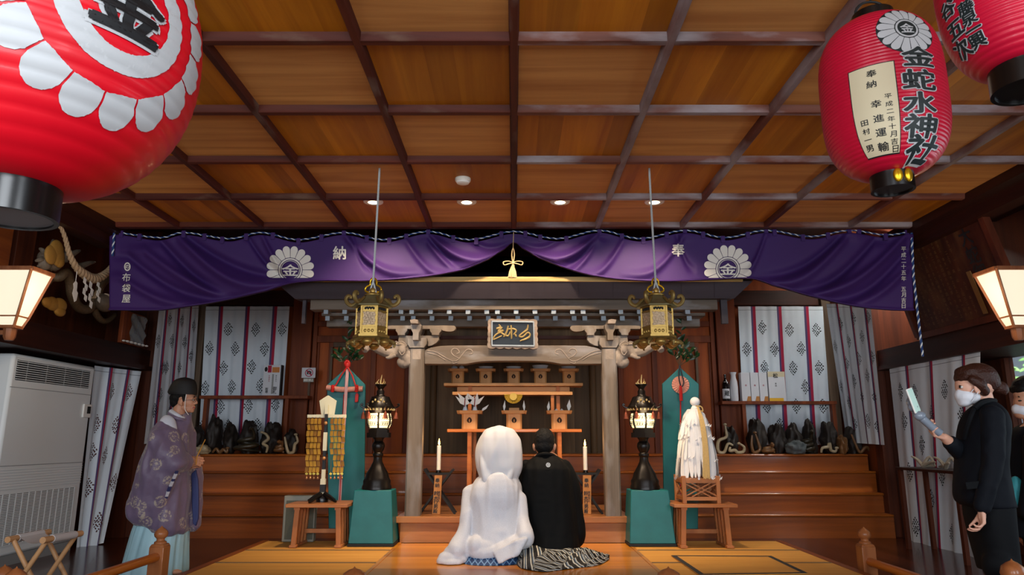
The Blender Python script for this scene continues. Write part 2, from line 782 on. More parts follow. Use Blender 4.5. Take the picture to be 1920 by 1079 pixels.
# ---- ceiling with its coffers
a = MB(); b2 = MB()
for k in range(8):
    y1 = YR[k]; y0 = YR[k + 1] if k < 8 else y1 - S
    for c in range(-5, 5):
        x0 = max(-CW, c * S); x1 = min(CW, (c + 1) * S)
        m_ = a if (k + c) % 2 else b2
        m_.box(x0, x1, y0, y1, ZP, ZP + .02)
ceil = a.build('ceiling', 'panel_a', origin=(0, 3.5, ZP))
ceil['kind'] = 'structure'
b2.build('crosswise_panel', 'panel_b', ceil)
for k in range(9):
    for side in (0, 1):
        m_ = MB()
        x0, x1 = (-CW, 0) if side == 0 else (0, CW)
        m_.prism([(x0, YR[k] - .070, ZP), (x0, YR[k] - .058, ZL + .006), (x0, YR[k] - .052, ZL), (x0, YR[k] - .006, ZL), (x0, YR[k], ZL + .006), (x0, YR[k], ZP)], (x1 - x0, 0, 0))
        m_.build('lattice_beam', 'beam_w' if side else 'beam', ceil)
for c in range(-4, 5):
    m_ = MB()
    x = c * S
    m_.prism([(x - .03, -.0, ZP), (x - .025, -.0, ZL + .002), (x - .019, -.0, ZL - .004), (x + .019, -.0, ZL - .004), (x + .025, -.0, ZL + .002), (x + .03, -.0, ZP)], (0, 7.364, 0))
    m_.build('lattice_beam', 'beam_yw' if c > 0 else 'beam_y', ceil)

# ---- floor, walls
def structure(mb, name, m, **k):
    o = mb.build(name, m, **k)
    o['kind'] = 'structure'
    return o

m_ = MB(); m_.box(-6.4, 6.4, -.4, 11.2, -.06, 0); structure(m_, 'floor', 'floorw')
M['bounceground'] = mat('pale_bounce_ground', '#a9a59c', .8, var=.15, bs=4)
m_ = MB(); m_.box(-12, 12, -14, -.4, -.5, -.4); structure(m_, 'ground', 'bounceground')  # unseen ground, added to bounce light up into the hall
m_ = MB(); m_.box(-5.5, -5.42, -.4, 9.3, 0, 4.0); structure(m_, 'wall_left', 'darkwood_z')
m_ = MB()
m_.box(5.42, 5.5, 7.80, 9.3, 0, 4.0); m_.box(5.42, 5.5, -.4, 6.0, 0, .8); m_.box(5.42, 5.5, -.4, 6.0, 2.2, 4.0)
m_.box(5.42, 5.5, 6.0, 7.80, 0, 1.28); m_.box(5.42, 5.5, 6.0, 7.80, 2.12, 4.0)
structure(m_, 'wall_right', 'darkwood_z')
m_ = MB(); m_.box(-4.86, 4.86, 10.6, 10.68, 0, 4.0); structure(m_, 'wall_back', 'brownpanel')
for sx, nm in ((-1, 'wall_left_alcove'), (1, 'wall_right_alcove')):
    m_ = MB(); m_.box(min(sx * 4.8, sx * 4.86), max(sx * 4.8, sx * 4.86), 9.42, 10.6, 0, 4.0); structure(m_, nm, 'brownframe')
    m_ = MB(); m_.box(min(sx * 4.8, sx * 5.45), max(sx * 4.8, sx * 5.45), 9.28, 9.42, 0, 4.0); structure(m_, 'trim_return', 'darkwood_z')
    # lintel beam, stepped under edge, cornice, corner post
    m_ = MB(); m_.box(min(sx * 4.78, sx * 5.42), max(sx * 4.78, sx * 5.42), 1.0, 9.30, 2.12, 2.34)
    m_.box(min(sx * 4.74, sx * 5.42), max(sx * 4.74, sx * 5.42), 1.0, 9.30, 2.08, 2.13); structure(m_, 'trim_lintel', 'darkwood')
    m_ = MB()
    m_.box(min(sx * 4.3, sx * 4.52), max(sx * 4.3, sx * 4.52), -.2, 7.6, ZL - .04, ZP + .2)
    m_.box(min(sx * 4.45, sx * 4.62), max(sx * 4.45, sx * 4.62), -.2, 7.6, ZL - .16, ZL - .02); structure(m_, 'trim_cornice', 'darkwood')
    m_ = MB(); m_.box(min(sx * 4.58, sx * 5.45), max(sx * 4.58, sx * 5.45), -.2, 7.6, ZP + .1, ZP + .16); structure(m_, 'trim_soffit', 'darkwood')
    m_ = MB(); m_.box(min(sx * 4.72, sx * 4.86), max(sx * 4.72, sx * 4.86), 9.26, 9.44, 0, 3.9); structure(m_, 'trim_post', 'darkwood_z', bevel=.008)
    m_ = MB(); m_.box(min(sx * 4.62, sx * 4.76), max(sx * 4.62, sx * 4.76), 10.42, 10.58, 1.0, 3.9); structure(m_, 'trim_corner_post', 'postgrey', bevel=.008)
    # posts and rails of the back wall beside the doors
    for (px0, px1) in ((543, 581),):
        q0 = P(px0, 700, 10.5); q1 = P(px1, 700, 10.5)
        x0, x1 = (q0.x, q1.x) if sx < 0 else (-q1.x, -q0.x)
        m_ = MB(); m_.box(x0, x1, 10.46, 10.6, 1.0, 3.9); structure(m_, 'trim_door_post', 'brownframe', bevel=.01)
    x0, x1 = (-4.7, -3.0) if sx < 0 else (3.0, 4.7)
    m_ = MB(); m_.box(x0, x1, 10.5, 10.6, P(960, 573, 10.5).z, P(960, 545, 10.5).z); structure(m_, 'trim_rail', 'darkwood_x', bevel=.008)
    # panelled door beside the altar
    xo = P(583, 700, 10.5).x; xi = P(768, 700, 10.5).x
    if sx > 0:
        xo, xi = -xi, -xo
    d = MB(); zt = P(960, 562, 10.55).z
    d.box(xo, xi, 10.54, 10.6, 1.0, zt)
    door = structure(d, 'door_1' if sx < 0 else 'door_2', 'brownpanel')
    fr = MB()
    zz = [P(960, q, 10.52).z for q in (562, 575, 603, 613, 630, 643, 652, 860)]
    for i in (0, 2, 4):
        fr.box(xo, xi, 10.50, 10.54, zz[i + 1], zz[i])
    W_ = xi - xo
    for (t0, t1, dep) in ((0, .045, .05), (.05, .07, .02), (.17, .215, .05), (.6, .655, .04), (.95, 1, .05)):
        if sx > 0:
            t0, t1 = 1 - t1, 1 - t0
        fr.box(xo + W_ * t0, xo + W_ * t1, 10.54 - dep, 10.54, 1.0, zz[0] if t1 - t0 > .043 and (t0 < .02 or t1 > .98) else zz[5])
    fr.build('door_frame', 'brownframe', door, bevel=.006)
    gy = MB()
    t0, t1 = (.19, .215) if sx < 0 else (.785, .81)
    gy.box(xo + W_ * t0, xo + W_ * t1, 10.47, 10.5, 1.0, zz[6])
    tt = (.215, .97) if sx < 0 else (.03, .785)
    gy.box(xo + W_ * tt[0], xo + W_ * tt[1], 10.47, 10.5, zz[6], zz[5])
    gy.build('door_moulding', 'postgrey', door, bevel=.006)
# planks behind the altar
m_ = MB(); q0 = P(770, 700, 10.56).x; m_.box(q0, -q0, 10.53, 10.6, 1.0, 3.4); structure(m_, 'wall_altar_planks', 'planks')
m_ = MB()
for px in (812, 1112):
    q = P(px, 750, 10.5).x
    m_.tube([(q, 10.5, 1.0), (q, 10.5, 3.2)], .05, 12)
structure(m_, 'trim_altar_columns', 'planks')
m_ = MB(); m_.box(-5.4, 5.4, 10.6, 10.7, 3.6, 4.2); m_.box(-5.5, 5.5, 7.45, 10.7, 3.98, 4.04); structure(m_, 'ceiling_alcove', 'darkwood')
# boarding above the end of the coffered ceiling, where the curtain hangs
m_ = MB(); m_.box(-4.5, 4.5, 7.366, 7.40, ZL - .0, ZP + .5); structure(m_, 'trim_curtain_rail', 'darkwood_x')

# ---- the broad steps behind the altar, and the shelf on top of them
for k in range(4):
    z = (.286, .53, .794, 1.008)[k]
    z0 = (0, .286, .53, .794)[k]
    y = 9.2 + .17 * k
    m_ = MB()
    m_.box(-4.74, 4.74, y - .012, y + (.2 if k < 3 else 1.2), z - .034, z)
    st = structure(m_, 'altar_step', 'step', bevel=.015)
    r_ = MB(); r_.box(-4.74, 4.74, y + .012, y + .04, z0, z - .034)
    if k < 3:
        r_.box(-4.74, 4.74, y + .006, y + .012, z - .075, z - .06)
    r_.build('riser', 'stepdark', st)

# ---- the platform with its aisle
PZ0 = .137
AX = 1.18
m_ = MB(); m_.box(-AX, AX, 3.6, 7.78, 0, PZ0); pf = structure(m_, 'platform', 'aisle', bevel=.004)
for sx, xo in ((-1, 2.70), (1, 2.87)):
    m_ = MB(); m_.box(min(sx * AX, sx * xo), max(sx * AX, sx * xo), 3.6, 7.99, 0, PZ0 - .045); m_.build('sub_floor', 'edgewood', pf)
    m_ = MB(); m_.box(min(sx * (xo - .07), sx * xo), max(sx * (xo - .07), sx * xo), 3.6, 7.99, PZ0 - .045, PZ0 + .004); m_.build('edge_board', 'edgewood', pf, bevel=.004)
    m_ = MB(); m_.box(min(sx * AX, sx * (AX + .035)), max(sx * AX, sx * (AX + .035)), 3.6, 7.99, PZ0 - .045, PZ0 + .003); m_.build('edge_board', 'aisle', pf, bevel=.003)

# tatami mats
M['tatami'] = wood('tatami_straw', '#c2863a', '#dba452', 'X', .75, scale=30, stretch=.03, bump=.3)
M['heri'] = mat('tatami_border', '#6a563f', .8, var=.2)
rows = [7.95, 7.29, 6.57, 5.85, 5.13, 4.41]
names = ['back', 'second', 'third', 'fourth', 'front']
for sx, xo, sd in ((-1, 2.63, 'left'), (1, 2.80, 'right')):
    for k in range(4):
        y1, y0 = rows[k], rows[k + 1]
        t = thing('tatami_mat', 'straw tatami mat on the platform %s of the aisle, %s row from the altar' % (sd, ('first', 'second', 'third', 'fourth')[k]), 'tatami mat', (sx * 1.9, (y0 + y1) / 2, PZ0 - .045), 'tatami mats on the platform')
        m_ = MB(); m_.box(min(sx * (AX + .036), sx * (xo - .001)), max(sx * (AX + .036), sx * (xo - .001)), y0 + .003, y1 - .003, PZ0 - .044, PZ0)
        m_.build('mat', 'tatami', t)
        e = MB()
        e.box(min(sx * (AX + .036), sx * (xo - .001)), max(sx * (AX + .036), sx * (xo - .001)), y0 + .003, y0 + .036, PZ0, PZ0 + .003)
        e.build('cloth_border', 'heri', t)
# the extra mat with a dark border on the right
c4 = [PZ(x, y, PZ0 + .005) for x, y in ((1258, 1043), (1446, 1044), (1516, 1077), (1312, 1080))]
t = thing('bordered_mat', 'thin straw mat with a dark patterned border on the right of the aisle', 'mat', (c4[0] + c4[2]) / 2)
cc = sum(c4, V((0, 0, 0))) / 4
m_ = MB(); m_.prism([V((p.x, p.y, PZ0 + .004)) for p in c4][::-1], (0, 0, .005)); m_.build('mat', 'tatami', t)
M['goza_border'] = mat('dark_mat_border', '#2c2a2c', .8, var=.5, bs=90)
m_ = MB()
inn = [cc + (p - cc) * .9 for p in c4]
for i in range(4):
    j = (i + 1) % 4
    m_.add([V((p.x, p.y, PZ0 + .0105)) for p in (c4[i], c4[j], inn[j], inn[i])], [(0, 1, 2, 3)])
m_.build('border', 'goza_border', t)

# plinth under the altar porch
M['plinth'] = wood('pale_plinth', '#84502c', '#bb7f4c', 'X', .3, coat=.3, scale=6, bump=.05)
m_ = MB(); m_.box(-1.2, 1.2, 7.80, 9.2, PZ0, .36)
pl = structure(m_, 'altar_plinth', 'plinth', bevel=.004)
m_ = MB(); m_.box(-1.24, 1.24, 7.765, 9.19, .34, .405); m_.build('plinth_board', 'plinth', pl, bevel=.006)
m_ = MB(); m_.box(-1.28, 1.28, 7.99, 9.2, 0, PZ0); structure(m_, 'altar_plinth_base', 'darkwood_x')

# window in the right-hand wall, foliage outside
M['glass'] = mat('window_glass', '#ffffff', .03, trans=1)
wy0, wy1 = 6.0, 7.80
m_ = MB()
for y in (wy0, wy1, (wy0 + wy1) / 2):
    m_.box(5.40, 5.5, y - .03, y + .03, 1.26, 2.14)
m_.box(5.40, 5.5, wy0, wy1, 1.26, 1.31); m_.box(5.40, 5.5, wy0, wy1, 2.08, 2.14)
wi = structure(m_, 'window_1', 'darkwood_z')
m_ = MB(); m_.box(5.455, 5.459, wy0 + .03, wy1 - .03, 1.31, 2.08); m_.build('pane', 'glass', wi)

# two uprights above the left lintel
m_ = MB(); a = PX(22, 470, -5.0); b = PX(58, 470, -5.0); m_.box(-5.1, -4.96, a.y, b.y, 2.34, 3.55); structure(m_, 'trim_upright', 'darkwood_z', bevel=.006)
m_ = MB(); a = PX(-16, 470, -4.9); b = PX(13, 470, -4.9); m_.box(-5.0, -4.86, a.y, b.y, 2.34, 3.55); structure(m_, 'trim_upright', 'plate_upright' if False else 'edgewood', bevel=.006)
# ================================================================== things that hang
# ---- recessed downlights and the smoke detector
M['lamp'] = mat('lamp_glow', '#ffe9c4', .5, emit='#ffe2b0', es=9)
M['cream'] = mat('cream_plastic', '#e9e6da', .5)
PANELZ = ZP
sides = ('far left', 'left of the centre beam', 'right of the centre beam', 'far right')
for i, px in enumerate((700, 875, 1050, 1227)):
    c = PZ(px, 378, PANELZ)
    t = thing('ceiling_downlight', ('round lit downlight in the ceiling behind the left hanging cord', 'round lit downlight just below the smoke detector',
              'round lit downlight right of the middle ceiling beam', 'round lit downlight in the ceiling behind the right hanging cord')[i], 'ceiling light', (c.x, c.y, PANELZ), 'recessed downlights')
    m_ = MB(); m_.lathe([(.062, -.012), (.095, -.010), (.098, 0), (.062, 0)], c, 32); m_.build('trim_ring', 'cream', t)
    m_ = MB(); m_.lathe([(0, -.016), (.05, -.013), (.066, -.006), (.066, 0)], c, 32); m_.build('lens', 'lamp', t)
    light('downlight_lamp', 'SPOT', (c.x, c.y, c.z - .03), 180, (1.0, .76, .52), (math.radians(34), 0, 0), spot_size=math.radians(100), spot_blend=.7, shadow_soft_size=.06)
c = PZ(868, 335, PANELZ)
t = thing('smoke_detector', 'small white round smoke detector on the ceiling', 'smoke detector', c)
m_ = MB(); m_.lathe([(.045, -.05), (.055, -.045), (.06, -.03), (.0, -.03)], c, 28); m_.build('sensor_cap', 'white', t)
m_ = MB(); m_.lathe([(.066, -.03), (.07, -.02), (.07, 0), (.0, 0)], c, 28); m_.build('base', 'cream', t)

# ---- purple curtain
M['purple'] = mat('purple_cloth', '#33105a', .7, var=.12, bs=3)
M['crestwhite'] = mat('undyed_crest', '#d9d6cf', .8)
YC = 7.43
top_tab = [(200, 443), (215, 437), (300, 448), (345, 438), (430, 450), (490, 438), (560, 452), (645, 438), (720, 452), (803, 436), (880, 452), (963, 436),
           (1045, 450), (1124, 434), (1200, 450), (1284, 434), (1360, 448), (1436, 434), (1520, 446), (1592, 434), (1660, 443), (1709, 436), (1720, 440)]
bot_tab = [(205, 582), (300, 582), (360, 574), (430, 562), (500, 546), (545, 532), (600, 527), (700, 527), (800, 519), (870, 506), (915, 487), (945, 468), (963, 455),
           (980, 466), (1010, 484), (1060, 503), (1110, 517), (1170, 525), (1250, 528), (1330, 525), (1410, 523), (1450, 536), (1520, 556), (1600, 574), (1660, 581), (1712, 583)]
# hanging folds: (top point, low point, sag, strength, width)
folds = []
for (xa, ya, xb, yb, sag, am, wd) in (
        (330, 440, 540, 530, 40, .05, 11), (350, 445, 545, 524, 18, -.04, 9), (300, 450, 520, 545, 48, -.05, 10), (270, 470, 500, 552, 30, .045, 10), (240, 480, 440, 562, 26, -.04, 9),
        (490, 440, 560, 522, 20, .03, 9), (225, 520, 380, 572, 16, .035, 9), (465, 445, 535, 520, 12, -.03, 7),
        (645, 440, 780, 512, 26, .035, 9), (660, 445, 700, 505, 16, -.03, 9), (803, 440, 948, 470, 30, .05, 9), (803, 445, 935, 480, 44, -.05, 9), (800, 450, 900, 496, 26, .045, 9), (880, 450, 955, 458, 12, -.03, 7), (760, 450, 860, 508, 30, .03, 9),
        (1124, 438, 985, 468, 30, .05, 9), (1124, 443, 1000, 480, 42, -.05, 9), (1120, 450, 1040, 498, 26, .045, 9), (1050, 450, 975, 458, 12, -.03, 7), (1170, 450, 1080, 508, 30, .03, 9),
        (1284, 440, 1180, 515, 26, .03, 9), (1270, 445, 1300, 505, 14, -.025, 9), (1436, 440, 1390, 518, 18, .03, 9),
        (1592, 440, 1420, 528, 36, .045, 11), (1575, 445, 1420, 522, 20, -.035, 9), (1640, 450, 1440, 536, 44, -.05, 10), (1700, 440, 1480, 546, 40, .05, 10), (1700, 470, 1540, 562, 30, -.04, 10), (1705, 500, 1590, 572, 16, .03, 9)):
    folds.append((V((xa, ya)), V((xb, yb)), sag, am, wd))


def fold_y(x, y):
    d = 0
    for a, b, sag, am, wd in folds:
        am = am * 1.7
        t = (x - a.x) / (b.x - a.x) if abs(b.x - a.x) > 1 else 0
        if -.2 < t < 1.2:
            tt = min(1, max(0, t))
            yy = a.y + (b.y - a.y) * tt + sag * math.sin(pi * tt)
            k = math.exp(-((y - yy) / wd) ** 2)
            e = 1 if 0 <= t <= 1 else max(0, 1 - abs(t - tt) / .2)
            d += am * k * e * (.35 + .65 * math.sin(pi * min(1, tt * .8 + .15)))
    return d


def maku(px, py):
    """point of the cloth seen at that place of the photo, with its folds"""
    y = YC - fold_y(px, py)
    return P(px, py, y)


NX = 560
NV = 56


def maku_uv(u, v):
    px = 205 + u * (1713 - 205)
    t = smooth_tab(top_tab, px) + 3
    b = smooth_tab(bot_tab, px)
    lip = 0
    py = t + (b - t) * min(1, v * 1.04)
    p = maku(px, py)
    if v > .93:           # the lower hem turned back
        k = (v - .93) / .07
        p = p + V((0, -.035 * math.sin(k * pi) + .03 * k, -.0))
    return p


ct = thing('shrine_curtain', 'long purple curtain with white chrysanthemum crests hung along the ceiling edge', 'curtain', P(963, 520, YC))
m_ = MB()
m_.grid(maku_uv, NX, NV)
o = m_.build('curtain_cloth', 'purple', ct, angle=180)
sd = o.modifiers.new('thick', 'SOLIDIFY'); sd.thickness = .004; sd.offset = 1
# loops over the cord
k = 0
lx = [228, 262, 345, 384, 417, 462, 512, 560, 603, 645, 688, 730, 762, 803, 850, 893, 940, 985, 1013, 1062, 1124, 1166, 1206, 1250, 1284, 1318, 1355, 1402, 1436, 1452, 1505, 1552, 1592, 1610, 1660, 1700]
for px in lx:
    ty = smooth_tab(top_tab, px)
    m_ = MB()
    c = P(px, ty, YC)
    m_.box(c.x - .022, c.x + .022, YC - .014, YC - .008, c.z - .05, c.z + .025)
    m_.box(c.x - .022, c.x + .022, YC - .014, YC + .012, c.z + .022, c.z + .028)
    m_.box(c.x - .022, c.x + .022, YC + .008, YC + .012, c.z - .05, c.z + .025)
    m_.build('hanging_loop', 'purple', ct, bevel=.003)


def maku_face(px, py):
    p = maku(px, py)
    return p + V((0, -.014, 0))


def flip(fn, x0, y0):
    return lambda a, b: fn(x0 + a, y0 - b)


# crests: the lower part is turned under with the hem
for cxp, cyp in ((545, 507), (1364, 505)):
    m_ = MB()
    fn = flip(maku_face, cxp, cyp)
    lim = 522 - cyp

    def clip(vs, fs):
        bm = bmesh.new()
        bv = [bm.verts.new((a, b, 0)) for a, b in vs]
        for f in fs:
            bm.faces.new([bv[i] for i in f])
        bmesh.ops.bisect_plane(bm, geom=bm.verts[:] + bm.edges[:] + bm.faces[:], plane_co=V((0, -lim, 0)), plane_no=V((0, -1, 0)), clear_outer=True)
        bm.verts.index_update()
        r = [(v.co.x, v.co.y) for v in bm.verts], [tuple(v.index for v in f.verts) for f in bm.faces]
        bm.free()
        return r
    for i in range(16):
        vs, fs = clip(*petal2d(0, 0, 2 * pi * (i + .5) / 16, 23, 45, math.radians(10.4)))
        if vs:
            put2d(m_, vs, fs, fn, 0, 2.5)
    for r, r0 in ((22, 19), (17.5, 16.5)):
        vs, fs = clip(*disc2d(0, 0, r, 40, r0))
        put2d(m_, vs, fs, fn, 0, 2.5)
    g, gf = glyph('金', .022)
    put2d(m_, [(a * 34, b * 24 - .5) for a, b in g], gf, fn, 0, 2.5)
    m_.build('chrysanthemum_crest', 'crestwhite', ct, flat=True)
m_ = MB()
writ(m_, '納', flip(maku_face, 637, 475), 0, 0, 27, .025, 0, 2.5)
m_.build('dedication_sign', 'crestwhite', ct, flat=True); m_ = MB()
writ(m_, '奉', flip(maku_face, 1271, 470), 0, 0, 26, .025, 0, 2.5)
m_.build('dedication_sign', 'crestwhite', ct, flat=True); m_ = MB()
writ(m_, '布袋屋', flip(maku_face, 238, 521), 0, 0, 17, .012, 0, 2.5, pitch=20, cursive=.1)
vs, fs = disc2d(0, 0, 6, 24, 4.2, 1.35); put2d(m_, vs, fs, flip(maku_face, 240, 501), 0, 2.5)
writ(m_, 'の', flip(maku_face, 240, 501), 0, 0, 8, .03, 0, 2.5)
m_.build('donor_lettering', 'crestwhite', ct, flat=True); m_ = MB()
writ(m_, '平成二十五年', flip(maku_face, 1693, 468), 0, 0, 10, .008, 0, 2.5, pitch=11)
m_.build('date_lettering', 'crestwhite', ct, flat=True); m_ = MB()
writ(m_, '五月吉日', flip(maku_face, 1693, 543), 0, 0, 10, .008, 0, 2.5, pitch=10.5)
m_.build('date_lettering', 'crestwhite', ct, flat=True)

# twisted blue and white cord, with its two loose ends
M['cordblue'] = mat('blue_cord', '#1d3f78', .7)
M['cordwhite'] = mat('white_cord', '#dfe6ea', .7)
pts = [P(x, y - 2, YC - .002) for x, y in spline(top_tab[1:-1], 4)]
m_ = MB(); m_.rope(pts, .0085, .075, (0, 0, 1), 6, 6)
m_.rope([P(214, 437, YC - .02), P(213, 455, YC - .03), P(211, 480, YC - .02)], .012, .085, (0, 0, 1), 6, 6)
m_.rope([P(1709, 436, YC - .02), P(1713, 520, YC - .02), P(1722, 600, YC - .04), P(1730, 668, YC - .05)], .013, .085, (0, 0, 1), 6, 6)
m_.build('twisted_cord', ['cordblue', 'cordwhite'], ct)

# tassel in the middle
M['straw'] = mat('straw_cord', '#cbb083', .75, var=.2, bs=80)
def TP(x, y, dy=0):
    return P(x, y, 7.33 + dy)
t = thing('hanging_tassel', 'cream cord tassel tied in a bow hanging in the middle of the purple curtain', 'tassel', TP(961, 522))
m_ = MB(); m_.tube([TP(963, 436), TP(962, 466)], .004, 6)
m_.tube(spline([TP(962, 466), TP(959.5, 478), TP(962, 492), TP(964.5, 478)], 8, True), .006, 8, True)
m_.build('loop', 'straw', t)
m_ = MB()
for sx in (-1, 1):
    m_.tube(spline([TP(962, 493), TP(962 + sx * 9, 490), TP(962 + sx * 18, 492), TP(962 + sx * 16, 497), TP(962 + sx * 8, 495)], 8, True), .0062, 8, True)
m_.ell(TP(962, 494, -.01), (.018, .014, .014)); m_.ell(TP(962, 499, -.005), (.016, .014, .018))
m_.build('bow', 'straw', t)
m_ = MB()
for i in range(46):
    a = 2 * pi * i / 46
    r = (.2 + .8 * (i * 7 % 11) / 11)
    c0 = TP(961.5, 500) + V((math.cos(a) * .016 * r, math.sin(a) * .014 * r, 0))
    c1 = TP(961, 520.5 + (i * 5 % 7) * .25) + V((math.cos(a) * .052 * r, math.sin(a) * .045 * r, 0))
    mid = (c0 + c1) / 2 + V((math.cos(a) * .004, 0, .0032))
    m_.tube([c0, mid, c1], [.004, .0048, .0045], 5)
m_.build('tassel_skirt', 'straw', t)

# ---- paper lanterns
M['redpaper'] = mat('red_lantern_paper', '#d6041e', .45, coat=.1, var=.18, bs=5, spec=.4)
M['pinkpaper'] = mat('crimson_lantern_paper', '#bd0a30', .42, coat=.15, var=.2, bs=5, spec=.45)
M['paperwhite'] = mat('white_lantern_paint', '#b9bcbf', .6, var=.06, bs=14)
M['ink'] = mat('black_ink', '#101216', .6)
M['inkgreen'] = mat('dark_lantern_ink', '#122022', .6)
M['brassy'] = mat('yellow_brass', '#d2a51e', .3, .85)


class Lantern:
    def __init__(s, ax, zb, zt, R, rr, ribs, amp, name, label, paper, ph=0, e=2.6):
        s.ax = V(ax); s.zb = zb; s.zt = zt; s.R = R; s.rr = rr; s.ribs = ribs; s.amp = amp; s.e = e
        s.t = thing(name, label, 'paper lantern', (ax[0], ax[1], zb - .08), 'red paper lanterns')
        n = 96
        m = MB()
        prof = []
        K = ribs * 6
        for i in range(K + 1):
            z = zb + (zt - zb) * i / K
            prof.append((s.rad(z) , z))
        c = (ax[0], ax[1], 0)

        def seam(a, z):
            q = (a / (2 * pi) * 8) % 1
            d = min(q, 1 - q)
            return 1 + .0022 * math.exp(-(d / .012) ** 2)
        m.lathe(prof, c, n, rfn=seam)
        s.shade = m.build('paper_shade', paper, s.t, angle=180)

    def base(s, z):
        t = (z - (s.zb + s.zt) / 2) / ((s.zt - s.zb) / 2)
        t = max(-1, min(1, t))
        return s.rr + (s.R - s.rr) * max(0, 1 - abs(t) ** s.e) ** (1 / 1.75)

    def rad(s, z):
        q = (z - s.zb) / (s.zt - s.zb) * s.ribs
        return s.base(z) + s.amp * (abs(math.sin(pi * q)) - .6)

    def rings(s, hb, ht, r=None, plate='black'):
        r = r or s.rr + .012
        x, y = s.ax.x, s.ax.y
        m = MB()
        m.lathe([(r - .012, s.zb - hb), (r, s.zb - hb), (r, s.zb + .012), (r - .012, s.zb + .012), (r - .012, s.zb - hb)], (x, y, 0), 40)
        m.build('bottom_ring', 'black', s.t)
        m = MB(); m.lathe([(0, s.zb - hb + .006), (r - .011, s.zb - hb + .006), (r - .011, s.zb - hb + .012), (0, s.zb - hb + .012)], (x, y, 0), 40)
        m.build('bottom_plate', plate, s.t)
        m = MB()
        m.lathe([(r - .012, s.zt - .012), (r, s.zt - .012), (r, s.zt + ht), (r - .02, s.zt + ht), (r - .02, s.zt - .012)], (x, y, 0), 40)
        m.build('top_ring', 'black', s.t)
        m = MB()
        top = ZL + .01
        pts = []
        for i in range(13):
            a = pi * i / 12
            pts.append(V((x + math.cos(a) * (r - .01), y, s.zt + ht + math.sin(a) * .07)))
        m.tube(pts, .006, 8)
        m.tube([V((x, y, s.zt + ht + .065)), V((x, y, top))], .004, 6)
        m.build('bail_wire', 'matblack', s.t)

    def surf(s, phi0, z0, off=.0012, rot=0):
        cr, sr = math.cos(rot), math.sin(rot)

        def fn(a, b):
            u = a * cr - b * sr
            v = a * sr + b * cr
            z = z0 + v
            # arc length along the profile is kept roughly by using the base radius
            r = s.base(z) + .4 * s.amp + off
            ph = phi0 + u / max(.1, s.base(z0))
            return V((s.ax.x + r * math.cos(ph), s.ax.y + r * math.sin(ph), z))
        return fn


def hit(L, x, y):
    """where the sight line through a place of the photo meets a lantern"""
    r = ray(x, y)
    o = V((0, 0, CZ))
    prev = None
    t = .3
    while t < 6:
        p = o + r * t
        if L.zb < p.z < L.zt:
            d = math.hypot(p.x - L.ax.x, p.y - L.ax.y) - L.base(p.z)
            if d < 0:
                return math.atan2(p.y - L.ax.y, p.x - L.ax.x), p.z
        t += .002
    return None


# big one at the upper left, its crest turned towards the middle of the hall
big = Lantern((-1.31, 1.75), 1.845, 2.70, 
              .415, .10, 24, .0038, 'paper_lantern',
              'huge red paper lantern with a white petal crest, hanging at the upper left', 'redpaper', e=2.2)
M['plategrey'] = mat('grey_lantern_plate', '#7d8890', .5)
big.rings(.085, .05, None, 'plategrey')
ph0, zc = hit(big, 243, 12)
print('BIG', ph0, zc, hit(big, 262, 130), hit(big, 262, 176), hit(big, 240, 236), hit(big, 60, 110))


def big_s(k):
    def fn(a, b):
        # a: around, b: up, metres along the paper
        # step along the meridian
        z = zc
        ds = .002
        n = int(abs(b) / ds)
        sg = 1 if b > 0 else -1
        for i in range(n):
            dr = (big.base(z + sg * .001) - big.base(z)) / .001
            z += sg * ds / math.sqrt(1 + dr * dr)
        r = big.rad(z) + .0016 + .0010 * k
        ph = ph0 + a / (.35 * big.base(z) + .65 * big.base(zc))
        return V((big.ax.x + r * math.cos(ph), big.ax.y + r * math.sin(ph), z))
    return fn


m_ = MB()
for i in range(16):
    vs, fs = petal2d(0, 0, 2 * pi * (i + .5) / 16, .222, .318, math.radians(10.6))
    put2d(m_, vs, fs, big_s(1), 0, .0065)
vs, fs = disc2d(0, 0, .172, 64, .118); put2d(m_, vs, fs, big_s(1), 0, .0065)
g, gf = glyph('金', .075)
put2d(m_, [(a * .21, b * .18) for a, b in g], gf, big_s(1), 0, .0065)
m_.build('white_crest', 'paperwhite', big.t, angle=180)
m_ = MB()
g, gf = glyph('金', .045)
put2d(m_, [(a * .20, b * .17) for a, b in g], gf, big_s(5), 0, .0065)
m_.build('black_lettering', 'ink', big.t, angle=180)

# the long one on the right
r2 = Lantern((1.70, 3.0), 2.36, 3.12, .262, .078, 46, .0035, 'paper_lantern',
             'long crimson paper lantern with a pale inscription panel, hanging at the upper right', 'pinkpaper', e=3.7)
r2.rings(.07, .05)


def col2(L, x, y):
    return hit(L, x, y)


def column(m, L, text, x, y0, y1, size, bold, mi, off, x1=None, step=.012, wide=1.0):
    """signs one below the other between two places of the photo"""
    n = len(text)
    for i, ch in enumerate(text):
        if ch == ' ':
            continue
        t = i / (n - 1) if n > 1 else 0
        h = hit(L, x + ((x1 if x1 is not None else x) - x) * t, y0 + (y1 - y0) * t)
        if h is None:
            continue
        put_ = L.surf(h[0], h[1], off)
        g, gf = glyph(ch, bold)
        put2d(m, [(a * size * wide, b * size * .82) for a, b in g], gf, put_, mi, step)


